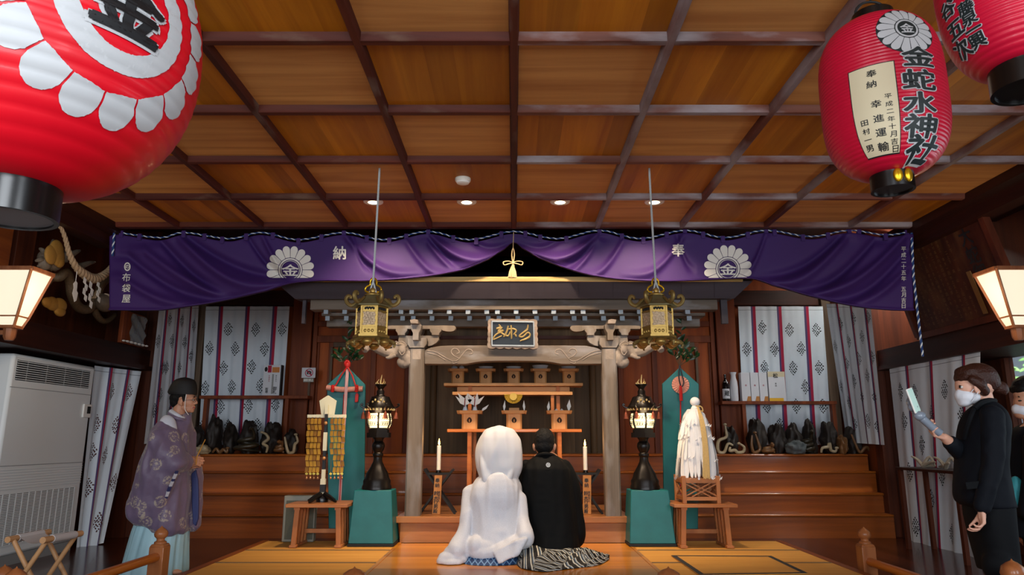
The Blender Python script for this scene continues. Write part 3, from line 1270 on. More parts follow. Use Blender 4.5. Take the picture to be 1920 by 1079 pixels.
m_ = MB()
h0 = hit(r2, 1604, 130); h1 = hit(r2, 1668, 120); h2 = hit(r2, 1690, 288); h3 = hit(r2, 1620, 300)
print('PANEL', h0, h1, h2, h3)
pa = (h0[0] + h3[0]) / 2; pb = (h1[0] + h2[0]) / 2; pt = (h0[1] + h1[1]) / 2; pbz = (h2[1] + h3[1]) / 2
fn = r2.surf(0, 0, .0015)
def pan(off, mg):
    def f(u, v):
        a = pa + (pb - pa) * u; z = pbz + (pt - pbz) * v
        a += mg * (1 if u > .5 else -1) / .26 * (1 if u in (0, 1) else 0) ; z += mg * (0 if 0 < v < 1 else (1 if v > .5 else -1))
        r = r2.base(z) + .4 * r2.amp + off
        return V((r2.ax.x + r * math.cos(a), r2.ax.y + r * math.sin(a), z))
    return f
m_.grid(pan(.0012, .004), 14, 200, mi=1)
m_.grid(pan(.0024, 0), 14, 200, mi=0)
M['panelpaper'] = mat('pale_inscription_panel', '#cfc3a2', .6)
m_.build('inscription_panel', ['panelpaper', 'ink'], r2.t, angle=180)
m_ = MB()
column(m_, r2, '奉納', 1634, 139, 159, .044, .02, 0, .0032)
m_.build('dedication_lettering', 'ink', r2.t, angle=180); m_ = MB()
column(m_, r2, '幸進運輸', 1643, 196, 276, .044, .02, 0, .0032, 1657)
m_.build('donor_lettering', 'ink', r2.t, angle=180); m_ = MB()
for i_, ch_ in enumerate('田村一男'):
    m_ = MB(); column(m_, r2, ch_, 1622 + 3.3 * i_, 232 + 15.7 * i_, 279, .032, .02, 0, .0032); m_.build('ink_sign', 'ink', r2.t, angle=180)
m_ = MB()

column(m_, r2, '平成二年十月吉日', 1665, 181, 280, .030, .012, 0, .0032, 1679)
m_.build('date_lettering', 'ink', r2.t, angle=180)
m_ = MB()
for lay, (bd, mi, off) in enumerate(((.085, 0, .001), (.035, 1, .0032))):
    column(m_, r2, '金蛇水神社', 1722, 106, 279, .125, bd, mi, off, 1730, wide=1.25)
hc = hit(r2, 1700, 53)
fnc = r2.surf(hc[0], hc[1], .0015)
for i in range(16):
    vs, fs = petal2d(0, 0, 2 * pi * (i + .5) / 16, .052, .122, math.radians(10.3))
    put2d(m_, vs, fs, fnc, 0, .012)
vs, fs = disc2d(0, 0, .048, 40, .040); put2d(m_, vs, fs, fnc, 0, .012)
vs, fs = disc2d(0, 0, .124, 64, 0); put2d(m_, vs, fs, r2.surf(hc[0], hc[1], .0006), 1, .012)
g, gf = glyph('金', .03); put2d(m_, [(a * .062, b * .055) for a, b in g], gf, fnc, 0, .012)
m_.build('crest_and_lettering', ['paperwhite', 'inkgreen'], r2.t, angle=180)
m_ = MB()
for px, py in ((1677, 343), (1708, 337)):
    r = ray(px, py)
    # brass fittings on the bottom ring
    ph = -pi / 2 + (px - 1676) / 60 + (-.25)
    rr = r2.rr + .014
    c = V((r2.ax.x + rr * math.cos(ph), r2.ax.y + rr * math.sin(ph), r2.zb - .028))
    m_.ell(c, (.02, .012, .032), Matrix.Rotation(ph + pi / 2, 3, 'Z'))
m_.build('brass_fitting', 'brassy', r2.t)

# its neighbour at the frame's edge
r3 = Lantern((1.645, 2.06), 2.36, 3.12, .226, .098, 46, .0035, 'paper_lantern',
             'crimson paper lantern cut by the frame at the top right corner', 'pinkpaper', e=3.2)
r3.rings(.075, .05)
m_ = MB()
for bd, mi, off in ((.085, 0, .001), (.035, 1, .0032)):
    column(m_, r3, '谷五次', 1779, 18, 93, .078, bd, mi, off, 1806)
    column(m_, r3, '藤泉一興', 1812, 14, 76, .058, bd, mi, off, 1834)
m_.build('lettering', ['paperwhite', 'inkgreen'], r3.t, angle=180)

# ---- gilt bronze lanterns on cords
M['bronze'] = mat('gilt_bronze', '#a98a4a', .42, .75, var=.2, bs=18, bump=.15)
M['bronzedark'] = mat('aged_gilt_bronze', '#86703f', .5, .65, var=.3, bs=22)
M['pierced'] = mat('pierced_gilt_panel', '#bba283', .5, .35, var=.6, bs=75, bump=.6)
M['chain'] = mat('pale_cord', '#aeb4b4', .6)
M['roofgreen'] = mat('greenish_bronze_roof', '#756d4c', .5, .55, var=.3, bs=12)


def tsuri(x, y, zc_, rot, label):
    """zc_: height of the middle of the body"""
    t = thing('hanging_lantern', label, 'hanging lantern', (x, y, zc_ - .27), 'gilt bronze hanging lanterns')
    R6 = .150
    def hexpt(r, k, z, off=0):
        a = rot + pi / 3 * k + off
        return V((x + r * math.cos(a), y + r * math.sin(a), z))
    zb, zt = zc_ - .145, zc_ + .135
    # corner posts and bands
    m = MB()
    for k in range(6):
        m.bar(hexpt(R6, k, zb), hexpt(R6, k, zt), .016)
    for (z0, z1, r) in ((zb, zb + .012, R6 + .012), (zb + .075, zb + .087, R6 + .004), (zt - .055, zt - .045, R6 + .004), (zt - .008, zt, R6 + .012), (zb - .02, zb, R6 + .03)):
        m.prism([hexpt(r, k, z0) for k in range(6)], (0, 0, z1 - z0))
    m.build('frame', 'bronze', t)
    for k in range(6):
        p0, p1 = hexpt(R6 - .004, k, 0), hexpt(R6 - .004, k + 1, 0)
        mid = (p0 + p1) / 2
        n = V((mid.x - x, mid.y - y, 0)).normalized()
        tng = (p1 - p0).normalized()
        wd = (p1 - p0).length
        def F3(a, b, d=0):
            return V((mid.x, mid.y, 0)) + tng * a + n * d + V((0, 0, b))
        m = MB()
        m.prism([F3(-wd / 2, zb), F3(wd / 2, zb), F3(wd / 2, zt), F3(-wd / 2, zt)], n * -.004)
        # middle pierced field with scrolls
        for q in range(15):
            a = -wd * .30 + wd * .6 * ((q * 5) % 7) / 6
            b_ = zb + .10 + .115 * (q / 14)
            m.tube([F3(a + .016 * math.cos(s * 2 * pi / 9), b_ + .014 * math.sin(s * 2 * pi / 9), .003) for s in range(9)], .0035, 5, True, mi=1)
        m.prism([F3(-wd * .38, zb + .092), F3(wd * .38, zb + .092), F3(wd * .38, zt - .062), F3(-wd * .38, zt - .062)], n * .002, mi=1)
        # upper pierced openings
        for s in range(7):
            a = -wd * .27 + wd * .54 * s / 6
            m.ell(F3(a, zt - .026 + .006 * (s % 2), .001), (.011, .011, .010 if s % 2 else .013), nu=8, nv=6, mi=2)
        for s in range(3):
            m.ell(F3((s - 1) * .035, zb + .036, .002), (.014, .006, .016), nu=8, nv=6, mi=0)
        m.build('pierced_panel', ['bronze', 'pierced', 'matblack'], t)
    # roof, hexagonal with hollow slopes
    m = MB()
    prof = [(.20, zt + .0), (.205, zt + .012), (.165, zt + .035), (.125, zt + .07), (.095, zt + .105), (.072, zt + .125)]
    rings = [[hexpt(r, k, z) for k in range(6)] for r, z in [(.2, zt)] + prof]
    m.loft(rings)
    m.build('roof', 'roofgreen', t, flat=True)
    for k in range(6):
        m = MB()
        a = rot + pi / 3 * k
        dr = V((math.cos(a), math.sin(a), 0))
        c0 = V((x, y, 0))
        pts = [c0 + dr * .12 + V((0, 0, zt + .09)), c0 + dr * .165 + V((0, 0, zt + .05)), c0 + dr * .205 + V((0, 0, zt + .025)), c0 + dr * .245 + V((0, 0, zt + .045)),
               c0 + dr * .262 + V((0, 0, zt + .085)), c0 + dr * .245 + V((0, 0, zt + .118)), c0 + dr * .218 + V((0, 0, zt + .11)), c0 + dr * .218 + V((0, 0, zt + .092))]
        sp = spline(pts, 5)
        m.tube(sp, [.013 + .008 * math.sin(pi * i / (len(sp) - 1)) for i in range(len(sp))], 8)
        m.build('roof_scroll', 'bronzedark', t)
    # finial, quatrefoil ring
    m = MB()
    m.lathe([(.078, zt + .118), (.082, zt + .13), (.05, zt + .145), (.035, zt + .155), (.038, zt + .175), (.028, zt + .195), (.0, zt + .205)], (x, y, 0), 24)
    m.build('finial', 'bronze', t)
    m = MB()
    q = []
    for i in range(40):
        a = 2 * pi * i / 40
        r = .055 + .022 * math.cos(3 * (a - pi / 2))
        q.append(V((x + r * math.cos(a) * 1.15, y, zt + .215 + r * math.sin(a) * 1.1)))
    m.tube(q, .009, 8, True)
    m.build('quatrefoil_ring', 'brassy', t)
    # base with cloud feet
    m = MB()
    for i, (r, z) in enumerate(((.16, zb - .03), (.175, zb - .045), (.13, zb - .065))):
        pass
    m.loft([[hexpt(r, k, z) for k in range(6)] for r, z in ((.10, zb - .07), (.17, zb - .045), (.185, zb - .03), (.175, zb - .018))])
    m.build('base', 'bronzedark', t)
    for k in range(6):
        m = MB()
        p = hexpt(.165, k, zb - .075, pi / 6)
        m.ell(p, (.052, .052, .035))
        m.ell(p + V((0, 0, -.012)), (.04, .04, .032))
        m.build('bulb_foot', 'bronze', t)
        m = MB()
        a = rot + pi / 3 * k
        dr = V((math.cos(a), math.sin(a), 0))
        c0 = V((x, y, zb - .045))
        m.tube(spline([c0 + dr * .15, c0 + dr * .2 + V((0, 0, -.01)), c0 + dr * .235 + V((0, 0, -.04)), c0 + dr * .225 + V((0, 0, -.07))], 5), [.018] * 5 + [.02] * 5 + [.01] * 6, 8)
        m.build('corner_scroll', 'bronzedark', t)
    for ch in t.children:
        for v in ch.data.vertices:
            v.co = (v.co - V((0, 0, .27))) * .84 + V((0, 0, .27))
    return t


def cordto(t, x, y, zring, ax, ay, label):
    m = MB()
    m.rope([V((ax, ay, ZP)), V((ax * .6 + x * .4, ay, (ZP + zring) / 2 + .1)), V((x, y - .01, zring + .02))], .0095, .04, (0, 0, 0), 5, 5)
    m.tube(spline([V((x - .03, y - .012, zring - .085)), V((x - .018, y - .012, zring - .03)), V((x, y - .012, zring + .03)), V((x + .02, y - .012, zring - .03)), V((x + .035, y - .012, zring - .085))], 6), .0075, 6)
    m.tube(spline([V((x - .04, y - .03, zring - .085)), V((x, y - .04, zring - .10)), V((x + .04, y - .03, zring - .085))], 6), .008, 6)
    m.build('hanging_cord', 'chain', t)


pl_ = P(697, 603, 5.75); pr_ = P(1232, 603, 5.75)
tl = tsuri(pl_.x, pl_.y, pl_.z, math.radians(-60), 'gilt bronze hexagonal lantern on a cord over the left altar pillar')
cordto(tl, pl_.x, pl_.y, pl_.z + .295, PZ(710, 312, ZP).x, 5.75, '')
tr = tsuri(pr_.x, pr_.y, pr_.z, math.radians(-123.5), 'gilt bronze hexagonal lantern on a cord over the right altar pillar')
cordto(tr, pr_.x, pr_.y, pr_.z + .295, PZ(1219, 312, ZP).x, 5.75, '')
# ================================================================== the altar porch
M['oldwood'] = wood('weathered_porch_wood', '#4f453d', '#75695d', 'X', .6, scale=7, wear='#8f8e92', wear_amt=.25)
M['oldpost'] = wood('weathered_pillar_wood', '#574d43', '#7c6f62', 'Z', .6, scale=6, wear='#8e8a88', wear_amt=.3)
M['carved'] = wood('carved_grey_wood', '#6e635b', '#a09489', 'Y', .65, scale=6, bump=.3)
M['fascia'] = wood('grey_fascia_board', '#332f34', '#433e46', 'X', .5, scale=3, bump=.03)
M['thatch'] = wood('roof_edge_straw', '#a98a4e', '#cfb27a', 'X', .7, scale=30)
M['roofdark'] = mat('dark_roof_covering', '#231e1c', .7, var=.3, bs=20)
M['paintend'] = mat('pale_painted_rafter_end', '#8b98a4', .6, var=.1)

ap = thing('altar_porch', 'weathered wooden altar porch with pillars, brackets and roof edge in the middle of the hall', 'altar', (0, 8.2, .405))


def bx(mb, x0, x1, y0, y1, Y, dy, mi=None):
    """box whose front face fills that frame of the photo at depth Y"""
    a = P(x0, y1, Y); b = P(x1, y0, Y)
    mb.box(a.x, b.x, Y, Y + dy, a.z, b.z, mi)


# roof edge
m_ = MB()
tl, tr = P(518, 531, 7.62), P(1412, 527, 7.62)
bl, br = P(553, 561, 7.74), P(1377, 560, 7.74)
m_.add([tl, tr, br, bl, tl + V((.3, 1.0, .35)), tr + V((-.3, 1.0, .35)), br + V((0, .3, .02)), bl + V((0, .3, .02))],
       [(0, 3, 2, 1), (4, 5, 6, 7), (0, 1, 5, 4), (3, 7, 6, 2), (0, 4, 7, 3), (1, 2, 6, 5)])
for q in (598, 660, 720, 770, 832, 893, 955, 1022, 1085, 1150, 1215, 1278, 1340):
    p0, p1 = P(q, 529, 7.617), P(q, 560, 7.737)
    m_.bar(p0 + V((0, -.001, 0)), p1 + V((0, -.001, 0)), .004)
m_.build('fascia_board', 'fascia', ap)
m_ = MB()
a = P(540, 527, 7.66); b = P(1390, 525, 7.66)
m_.box(a.x, b.x, 7.6, 7.8, a.z - .02, P(960, 520, 7.63).z)
m_.build('straw_roof_edge', 'thatch', ap, bevel=.008)
m_ = MB()
zt = P(960, 521, 7.7).z
m_.add([(a.x + .1, 7.72, zt), (b.x - .1, 7.72, zt), (b.x - .4, 9.6, zt + .5), (a.x + .4, 9.6, zt + .5), (a.x + .1, 7.72, zt - .04), (b.x - .1, 7.72, zt - .04), (b.x - .4, 9.6, zt + .46), (a.x + .4, 9.6, zt + .46)],
       [(0, 1, 2, 3), (7, 6, 5, 4), (0, 4, 5, 1), (1, 5, 6, 2), (2, 6, 7, 3), (3, 7, 4, 0)])
m_.build('roof_covering', 'roofdark', ap)
# eave beam and hanging side strips
m_ = MB(); bx(m_, 581, 1345, 562, 581, 7.84, .16); m_.build('eave_beam', 'oldwood', ap, bevel=.006)
for x0, x1 in ((565, 574), (1354, 1363)):
    m_ = MB(); bx(m_, x0, x1, 562, 607, 7.84, .05); m_.build('side_strip', 'fascia', ap)
m_ = MB(); bx(m_, 603, 1322, 587, 592.5, 8.0, .35); m_.build('rafter_board', 'oldwood', ap)
m_ = MB(); bx(m_, 612, 1312, 598, 613, 8.22, .14); m_.build('purlin', 'oldwood', ap, bevel=.005)
# two rows of rafters
for row, (y0, y1, Y, off) in enumerate(((580.5, 589, 7.86, 0), (592, 601.5, 8.02, 3))):
    x = 611 + off
    k = 0
    while x < 1312:
        m = MB()
        a = P(x - 4.3, y1, Y); b = P(x + 4.3, y0, Y)
        x0, x1, z0, z1 = a.x, b.x, a.z, b.z
        L = 1.2 if row == 0 else 1.0
        vs = [(x0, Y, z0), (x1, Y, z0), (x1, Y, z1), (x0, Y, z1)]
        vs += [(px, Y + L, pz + .22 * L) for px, _, pz in vs]
        m.add(vs, [(0, 1, 2, 3)], 1)
        m.add(vs, [(7, 6, 5, 4), (0, 4, 5, 1), (1, 5, 6, 2), (2, 6, 7, 3), (3, 7, 4, 0)], 0)
        m.build('rafter', ['oldwood', 'paintend'], ap)
        k += 1
        x += 35.2 if k % 5 else 20
# pillars with capital blocks and bracket arms
for sx in (-1, 1):
    cx = 963.5 + sx * -180.0
    cx = 783.5 if sx < 0 else 1140.5
    t = P(cx, 655, 7.9)
    X = t.x
    hw = .083
    m = MB()
    ch = .018
    prof = [(-hw + ch, -hw), (hw - ch, -hw), (hw, -hw + ch), (hw, hw - ch), (hw - ch, hw), (-hw + ch, hw), (-hw, hw - ch), (-hw, -hw + ch)]
    zt_ = P(cx, 654, 7.82).z
    m.prism([(X + a, 7.9 + b, .405) for a, b in prof], (0, 0, zt_ - .405))
    m.build('pillar', 'oldpost', ap)
    m = MB(); m.box(X - hw * .55, X + hw * .55, 7.9 - hw - .002, 7.9 - hw + .01, zt_ - .12, zt_ - .0); m.build('pillar_inlay', 'carved', ap)
    Y = 7.82

    def q(px, py):      # mirrored for the right pillar
        p = P(783.5 + (px - 783.5), py, Y)
        dx = p.x - P(783.5, py, Y).x
        return V((X + (dx if sx < 0 else -dx), Y, p.z))

    def block(pts, dy, y0=0, nm='bracket_block', mt='oldpost'):
        m = MB()
        pp = [q(a, b) + V((0, y0, 0)) for a, b in pts]
        if sx > 0:
            pp = pp[::-1]
        m.prism(pp, (0, dy, 0))
        return m.build(nm, mt, ap, bevel=.004)
    block([(770, 653), (797, 653), (802, 646), (802, 634.5), (791, 634.5), (791, 640), (777, 640), (777, 634.5), (766, 634.5), (766, 646)], .2, -.02)
    block([(748, 629), (747, 640), (752, 646), (760, 649), (765, 649), (765, 640), (803, 640), (803, 649), (810, 648), (819, 643), (824, 637), (823, 629)], .09, .03, 'bracket_arm')
    for a in (753.5, 817.5):
        block([(a - 7, 629), (a + 7, 629), (a + 7, 625.5), (a + 11, 621), (a + 11, 616.5), (a - 11, 616.5), (a - 11, 621), (a - 7, 625.5)], .16, -.0)
    block([(776.5, 640), (788, 640), (788, 627), (792, 619), (792, 611), (773, 611), (773, 619), (777, 627)], .3, -.08)
    block([(774, 611), (788, 611), (787, 604), (780, 602.5), (772, 604)], .25, -.14, 'carved_end', 'carved')
    # long upper arm with a curled cloud end
    sp = spline([(724, 616.5), (724, 610.5), (780, 610), (845, 610), (853, 611.5), (855, 615), (851, 620), (843, 621.5), (832, 620), (826, 616.5)], 5)
    block([(p.x, p.y) for p in [V((a[0], a[1])) for a in sp]], .1, .03, 'cloud_arm')
    # elephant-headed nosing with a raised trunk
    b = MB()
    def e(px, py, rx, ry, rz, dy=0, ang=0):
        c = q(px, py) + V((0, .06 + dy, 0))
        b.ell(c, (rx, ry, rz), Matrix.Rotation((ang if sx < 0 else -ang), 3, 'Y'), 14, 10)
    e(752, 656, .125, .09, .085, 0, .5)
    e(741, 652, .09, .085, .075, 0, .2)
    e(763, 672, .07, .08, .10, 0, -.5)
    e(757, 680, .075, .07, .06, 0, .5)
    e(768, 664, .09, .06, .06)
    tr_ = [q(x_, y_) + V((0, .05 - .03 * k_, 0)) for k_, (x_, y_) in enumerate(((745, 658), (731, 661), (718, 658), (706, 651.5), (698, 650), (692, 656), (690, 661)))]
    tr_ = spline(tr_, 4)
    b.tube(tr_, [.07 - .035 * i / (len(tr_) - 1) for i in range(len(tr_))], 10)
    b.tube(spline([q(744, 666) + V((0, -.03, 0)), q(734, 672) + V((0, -.05, 0)), q(727, 672) + V((0, -.06, 0))], 4), [.03, .028, .026, .024, .022, .02, .018, .014, .01], 8)
    for s in range(5):      # ear folds and mane
        e(758 + s * 2.4, 678 - s * 1.0 + 4, .016, .03, .05, -.04, -.5 - .1 * s)
    e(757, 656, .045, .035, .055, -.085, .5)
    r = eval_mods(b, 'nosing', .0085, 2)
    def eyem(c):
        return 0
    n_ = r.build('elephant_nosing', 'carved', ap, angle=180)
    m = MB()
    m.ell(q(735, 652.5) + V((0, -.028, 0)), (.018, .01, .008)); m.build('carved_eye', 'matblack', n_)
    m = MB()
    for pts in (((748, 645), (756, 642), (764, 648), (760, 655)), ((738, 645), (746, 642), (750, 648)), ((757, 650), (762, 660), (757, 667), (751, 660))):
        m.tube(spline([q(a_, b_) + V((0, -.045, 0)) for a_, b_ in pts], 4), .008, 6)
    m.build('carved_curl', 'carved', n_)
# rainbow beam between the pillars
Y = 7.84
top = spline([(796, 657), (806, 653), (820, 650), (845, 648.5), (963, 648), (1082, 648.5), (1105, 650), (1119, 653), (1128, 657)], 4)
bot = spline([(1128, 683), (1060, 683.5), (1045, 682), (1020, 678.5), (963, 677.5), (906, 678.5), (880, 682), (866, 683.5), (796, 683)], 4)
m_ = MB(); m_.prism([P(p.x, p.y, Y) for p in [V((a[0], a[1])) for a in top + bot]][::-1], (0, .14, 0)); rb = m_.build('rainbow_beam', 'oldwood', ap, bevel=.006)
m_ = MB()
for sx in (-1, 1):
    def qq(x, y):
        return P(x if sx < 0 else 1927 - x, y, Y - .001)
    for pts in (((800, 658), (815, 660), (830, 668), (842, 675), (852, 678), (860, 674), (868, 664), (876, 656), (884, 657), (886, 663), (880, 665)),
                ((862, 673), (852, 668), (846, 661), (849, 655), (857, 655), (861, 661), (856, 664)), ((800, 662), (820, 667), (835, 676)), ((848, 678), (850, 682), (858, 680))):
        m_.tube(spline([qq(a_, b_) for a_, b_ in pts], 5), .006, 6)
    m_.build('carved_scroll', 'carved', rb)
    m_ = MB()
# boards and dark beams behind the brackets
m_ = MB(); bx(m_, 800, 1125, 612, 650, 8.5, .05); m_.build('back_board', 'planks', ap)
m_ = MB(); bx(m_, 700, 1228, 630, 636, 8.45, .06); m_.build('tie_beam', 'darkwood_x', ap)

# name tablet
M['tabletblue'] = mat('dark_blue_tablet_ground', '#0f1a24', .5, var=.3, bs=40)
M['oldgold'] = mat('old_gold_lettering', '#97824f', .5, .2)
M['tabframe'] = wood('carved_tablet_frame', '#6b5a4c', '#a5988c', 'X', .6, scale=9, wear='#b08060', wear_amt=.3)
t = thing('name_tablet', 'carved framed tablet with three gold written signs over the middle of the altar', 'tablet', P(962, 655, 7.76))
def tb(x, y, d=0):          # leaning forward at the top
    return P(x, y, 7.78 - .06 * (655 - y) / 58 - d)
m_ = MB()
m_.prism([tb(923, 647), tb(1000, 648), tb(998, 604), tb(924, 604)], (0, .02, 0)); m_.build('panel', 'tabletblue', t)
m_ = MB()
def scal(x0, y0, x1, y1, n, ox, oy):
    out = []
    for i in range(n * 6 + 1):
        s = i / (n * 6)
        k = abs(math.sin(pi * n * s))
        out.append((x0 + (x1 - x0) * s + ox * k, y0 + (y1 - y0) * s + oy * k))
    return out
for (inn_, out_) in ((((921, 602), (1001, 603)), scal(916, 599.5, 1006, 600.5, 7, 0, -1.8)), (((1003, 650), (920, 649)), scal(1008, 653, 914, 652, 6, 0, 2.2)),
                     (((920, 649), (921, 602)), scal(915, 652, 916, 600, 5, -1.5, 0)), (((1001, 603), (1003, 650)), scal(1006, 600, 1008, 653, 5, 1.5, 0))):
    poly = [tb(a_, b_, .012) for a_, b_ in list(out_) + list(inn_)[::-1]]
    m_.prism(poly, (0, .03, 0))
m_.build('scalloped_frame', 'tabframe', t)
m_ = MB()
for x0, y0, x1, y1 in ((922, 603, 1001, 604), (922, 648, 1002, 649), (922.5, 603, 922.5, 648), (1000.5, 604, 1001.5, 649)):
    m_.bar(tb(x0, y0, .016), tb(x1, y1, .016), .014)
m_.build('inner_moulding', 'paintend', t)
m_ = MB()
for st in (((935, 609), (938, 613), (931, 617), (941, 615), (934, 622), (944, 620), (930, 628), (925, 637), (941, 630)), ((936, 622), (946, 629), (944, 632)),
           ((953, 611), (951, 620), (948, 628), (953, 630), (957, 622)), ((958, 610), (959, 624), (959, 636)), ((950, 618), (962, 617), (968, 621), (963, 628)), ((966, 627), (968, 632)),
           ((990, 609), (988, 618), (974, 630), (980, 632), (990, 624), (993, 631), (975, 640)), ((990, 618), (981, 624)), ((977, 639), (986, 636), (994, 632))):
    sp = spline([tb(a_, b_, .008) for a_, b_ in st], 5)
    m_.tube(sp, [.011 * (.5 + .5 * math.sin(pi * (.12 + .8 * i / (len(sp) - 1)))) for i in range(len(sp))], 8)
m_.build('gold_lettering', 'oldgold', t)

# ================================================================== offerings
M['hinoki'] = wood('fresh_cypress', '#b47c48', '#d49c66', 'X', .5, scale=6, stretch=.08, bump=.05)
M['hinokiz'] = wood('fresh_cypress_upright', '#b0763f', '#d29a62', 'Z', .5, scale=6, stretch=.08, bump=.05)
M['shelfwood'] = wood('orange_shelf_wood', '#984d18', '#c4742e', 'X', .45, scale=6, coat=.2, bump=.05)
M['porcelain'] = mat('white_porcelain', '#dfe4ea', .2, coat=.4)
M['hole'] = mat('sanbo_opening', '#2a1a10', .9)
M['foil'] = mat('pleated_gold_paper', '#b99a3c', .5, .1)

# two-tier shelf at the back of the altar
us = thing('offering_shelf', 'long two-tier wooden shelf at the back of the altar holding five small stands', 'shelf', P(963, 770, 9.2))
m_ = MB(); a = P(832, 724, 9.0); b = P(1093, 718.5, 9.0); m_.box(a.x, b.x, 9.0, 9.32, a.z, b.z); m_.build('upper_board', 'hinoki', us, bevel=.004)
m_ = MB(); a = P(848, 741, 8.96); b = P(1073.5, 735, 8.96); m_.box(a.x, b.x, 8.96, 9.2, a.z, b.z); m_.build('lower_board', 'hinoki', us, bevel=.004)
m_ = MB(); a = P(857, 735, 9.12); b = P(1068, 726, 9.12); m_.box(a.x, b.x, 9.12, 9.14, a.z, b.z); m_.build('back_strip', 'hinoki', us)
for px in (881, 1046):
    m_ = MB(); a = P(px - 3, 741, 9.1); zt_ = P(963, 724, 9.0).z; m_.box(a.x, a.x + .045, 9.1, 9.15, .40 if False else .53, zt_); m_.build('leg', 'shelfwood', us)
for px in (1036, 891):
    m_ = MB(); a = P(px - 3, 741, 8.99); m_.box(a.x, a.x + .04, 9.01, 9.05, .405, P(963, 741, 8.96).z); m_.build('leg', 'shelfwood', us)
# low table in front
lt = thing('offering_table', 'long narrow orange wooden table in the altar holding three larger stands', 'table', P(963, 960, 8.4))
m_ = MB(); a = P(838, 811, 8.36); b = P(1091, 805, 8.36); m_.box(a.x, b.x, 8.36, 8.66, a.z, b.z); m_.build('table_top', 'shelfwood', lt, bevel=.006)
ZT = b.z
for px in (880, 1049.5):
    for dy in (0, .2):
        m_ = MB(); a = P(px, 811, 8.38); m_.box(a.x - .022, a.x + .022, 8.40 + dy, 8.44 + dy, .405, a.z); m_.build('leg', 'shelfwood', lt)
m_ = MB(); a = P(880, 811, 8.38); m_.box(a.x, -a.x, 8.51, 8.54, .6, .64); m_.build('stretcher', 'shelfwood', lt)


def sanbo(x, y, z, s, label, group):
    """s: tray width"""
    t = thing('offering_stand', label, 'offering stand', (x, y, z), group)
    b = .64 * s; h = .62 * s
    m = MB()
    # body, cut corners
    def octo(w, zz, c=.12):
        k = w * c
        w = w / 2
        return [V((x + a_, y + b_, zz)) for a_, b_ in ((-w + k, -w), (w - k, -w), (w, -w + k), (w, w - k), (w - k, w), (-w + k, w), (-w, w - k), (-w, -w + k))]
    m.loft([octo(b, z), octo(b, z + h)])
    m.build('pedestal', 'hinokiz', t)
    m = MB(); m.loft([octo(s, z + h), octo(s * 1.06, z + h + .13 * s)], caps=False); m.loft([octo(s * .97, z + h + .13 * s), octo(s * .93, z + h + .02)], caps=False)
    m.loft([octo(s * 1.06, z + h + .13 * s), octo(s * .97, z + h + .13 * s)], caps=False)
    m.add(octo(s, z + h), [tuple(reversed(range(8)))]); m.add(octo(s * .93, z + h + .02), [tuple(range(8))])
    m.build('tray', 'hinoki', t)
    m = MB()
    c = V((x, y - b / 2 - .001, z + h * .57))
    r = .105 * s
    vs = [(r * math.sin(2 * pi * i / 24) * (1 - .12 * max(0, math.cos(2 * pi * i / 24))), r * math.cos(2 * pi * i / 24) * (1.15 if math.cos(2 * pi * i / 24) > .8 else 1)) for i in range(24)]
    m.add([c + V((a_, -.001, b_)) for a_, b_ in vs], [tuple(range(24))], 0)
    m.add([c + V((a_, -.0022, b_)) for a_, b_ in ((-.1 * r, -.75 * r), (.1 * r, -.75 * r), (.16 * r, .1 * r), (0, .6 * r), (-.16 * r, .1 * r))], [(0, 1, 2, 3, 4)], 1)
    m.build('cut_opening', ['hole', 'hinokiz'], t)
    return z + h + .02


zu = P(963, 718.5, 9.0).z
ordn = ('leftmost', 'second from the left', 'middle', 'second from the right', 'rightmost')
for i, px in enumerate((859, 911, 963, 1013, 1066)):
    x = P(px, 700, 9.14).x
    what = ('small white cups', 'a shallow white dish', 'a flat white dish', 'a blue and white dish', 'a low white dish')[i]
    zt_ = sanbo(x, 9.14, zu, .245, '%s stand on the upper altar shelf, bearing %s' % (ordn[i], what), 'offering stands on the upper shelf')
    if i == 0:
        for dx, rr in ((-.05, .042), (.045, .034)):
            m_ = MB(); m_.lathe([(rr * .5, 0), (rr, .02), (rr * .95, .045), (rr * .3, .062), (0, .066)], (x + dx, 9.14, zt_ + .001), 18)
            setp(m_.build('lidded_cup', 'porcelain'), ('larger' if dx < 0 else 'smaller') + ' white lidded cup on the leftmost stand of the upper altar shelf', 'cup')
    else:
        rr = (.0, .098, .10, .105, .10)[i]
        m_ = MB(); m_.lathe([(rr * .45, 0), (rr * .8, .018), (rr, .045 if i != 3 else .06), (rr * .96, .046 if i != 3 else .061), (rr * .5, .02), (0, .02)], (x, 9.14, zt_ + .001), 28)
        setp(m_.build('dish', 'porcelain'), '%s on the %s stand of the upper altar shelf' % (what.replace('a ', '', 1), ordn[i]), 'dish')
        if i == 3:
            m_ = MB(); m_.lathe([(0, 0), (.022, .006), (.03, .025), (.026, .045), (.01, .058), (0, .06)], (x, 9.13, zt_ + .024), 20); setp(m_.build('fruit', 'matblack'), 'dark round fruit in the blue and white altar dish', 'fruit')
stands = []
for i, px in enumerate((881, 964, 1048)):
    x = P(px, 790, 8.5).x
    zt_ = sanbo(x, 8.5, ZT, .285, ('large wooden stand on the low altar table bearing two paper-wrapped flasks', 'large wooden stand on the low altar table with a small box on it', 'large wooden stand on the low altar table bearing small white cups')[i], 'offering stands on the low table')
    stands.append((x, zt_))
M['wrapred'] = mat('red_paper_cord', '#8a2418', .6)
x, z = stands[0]
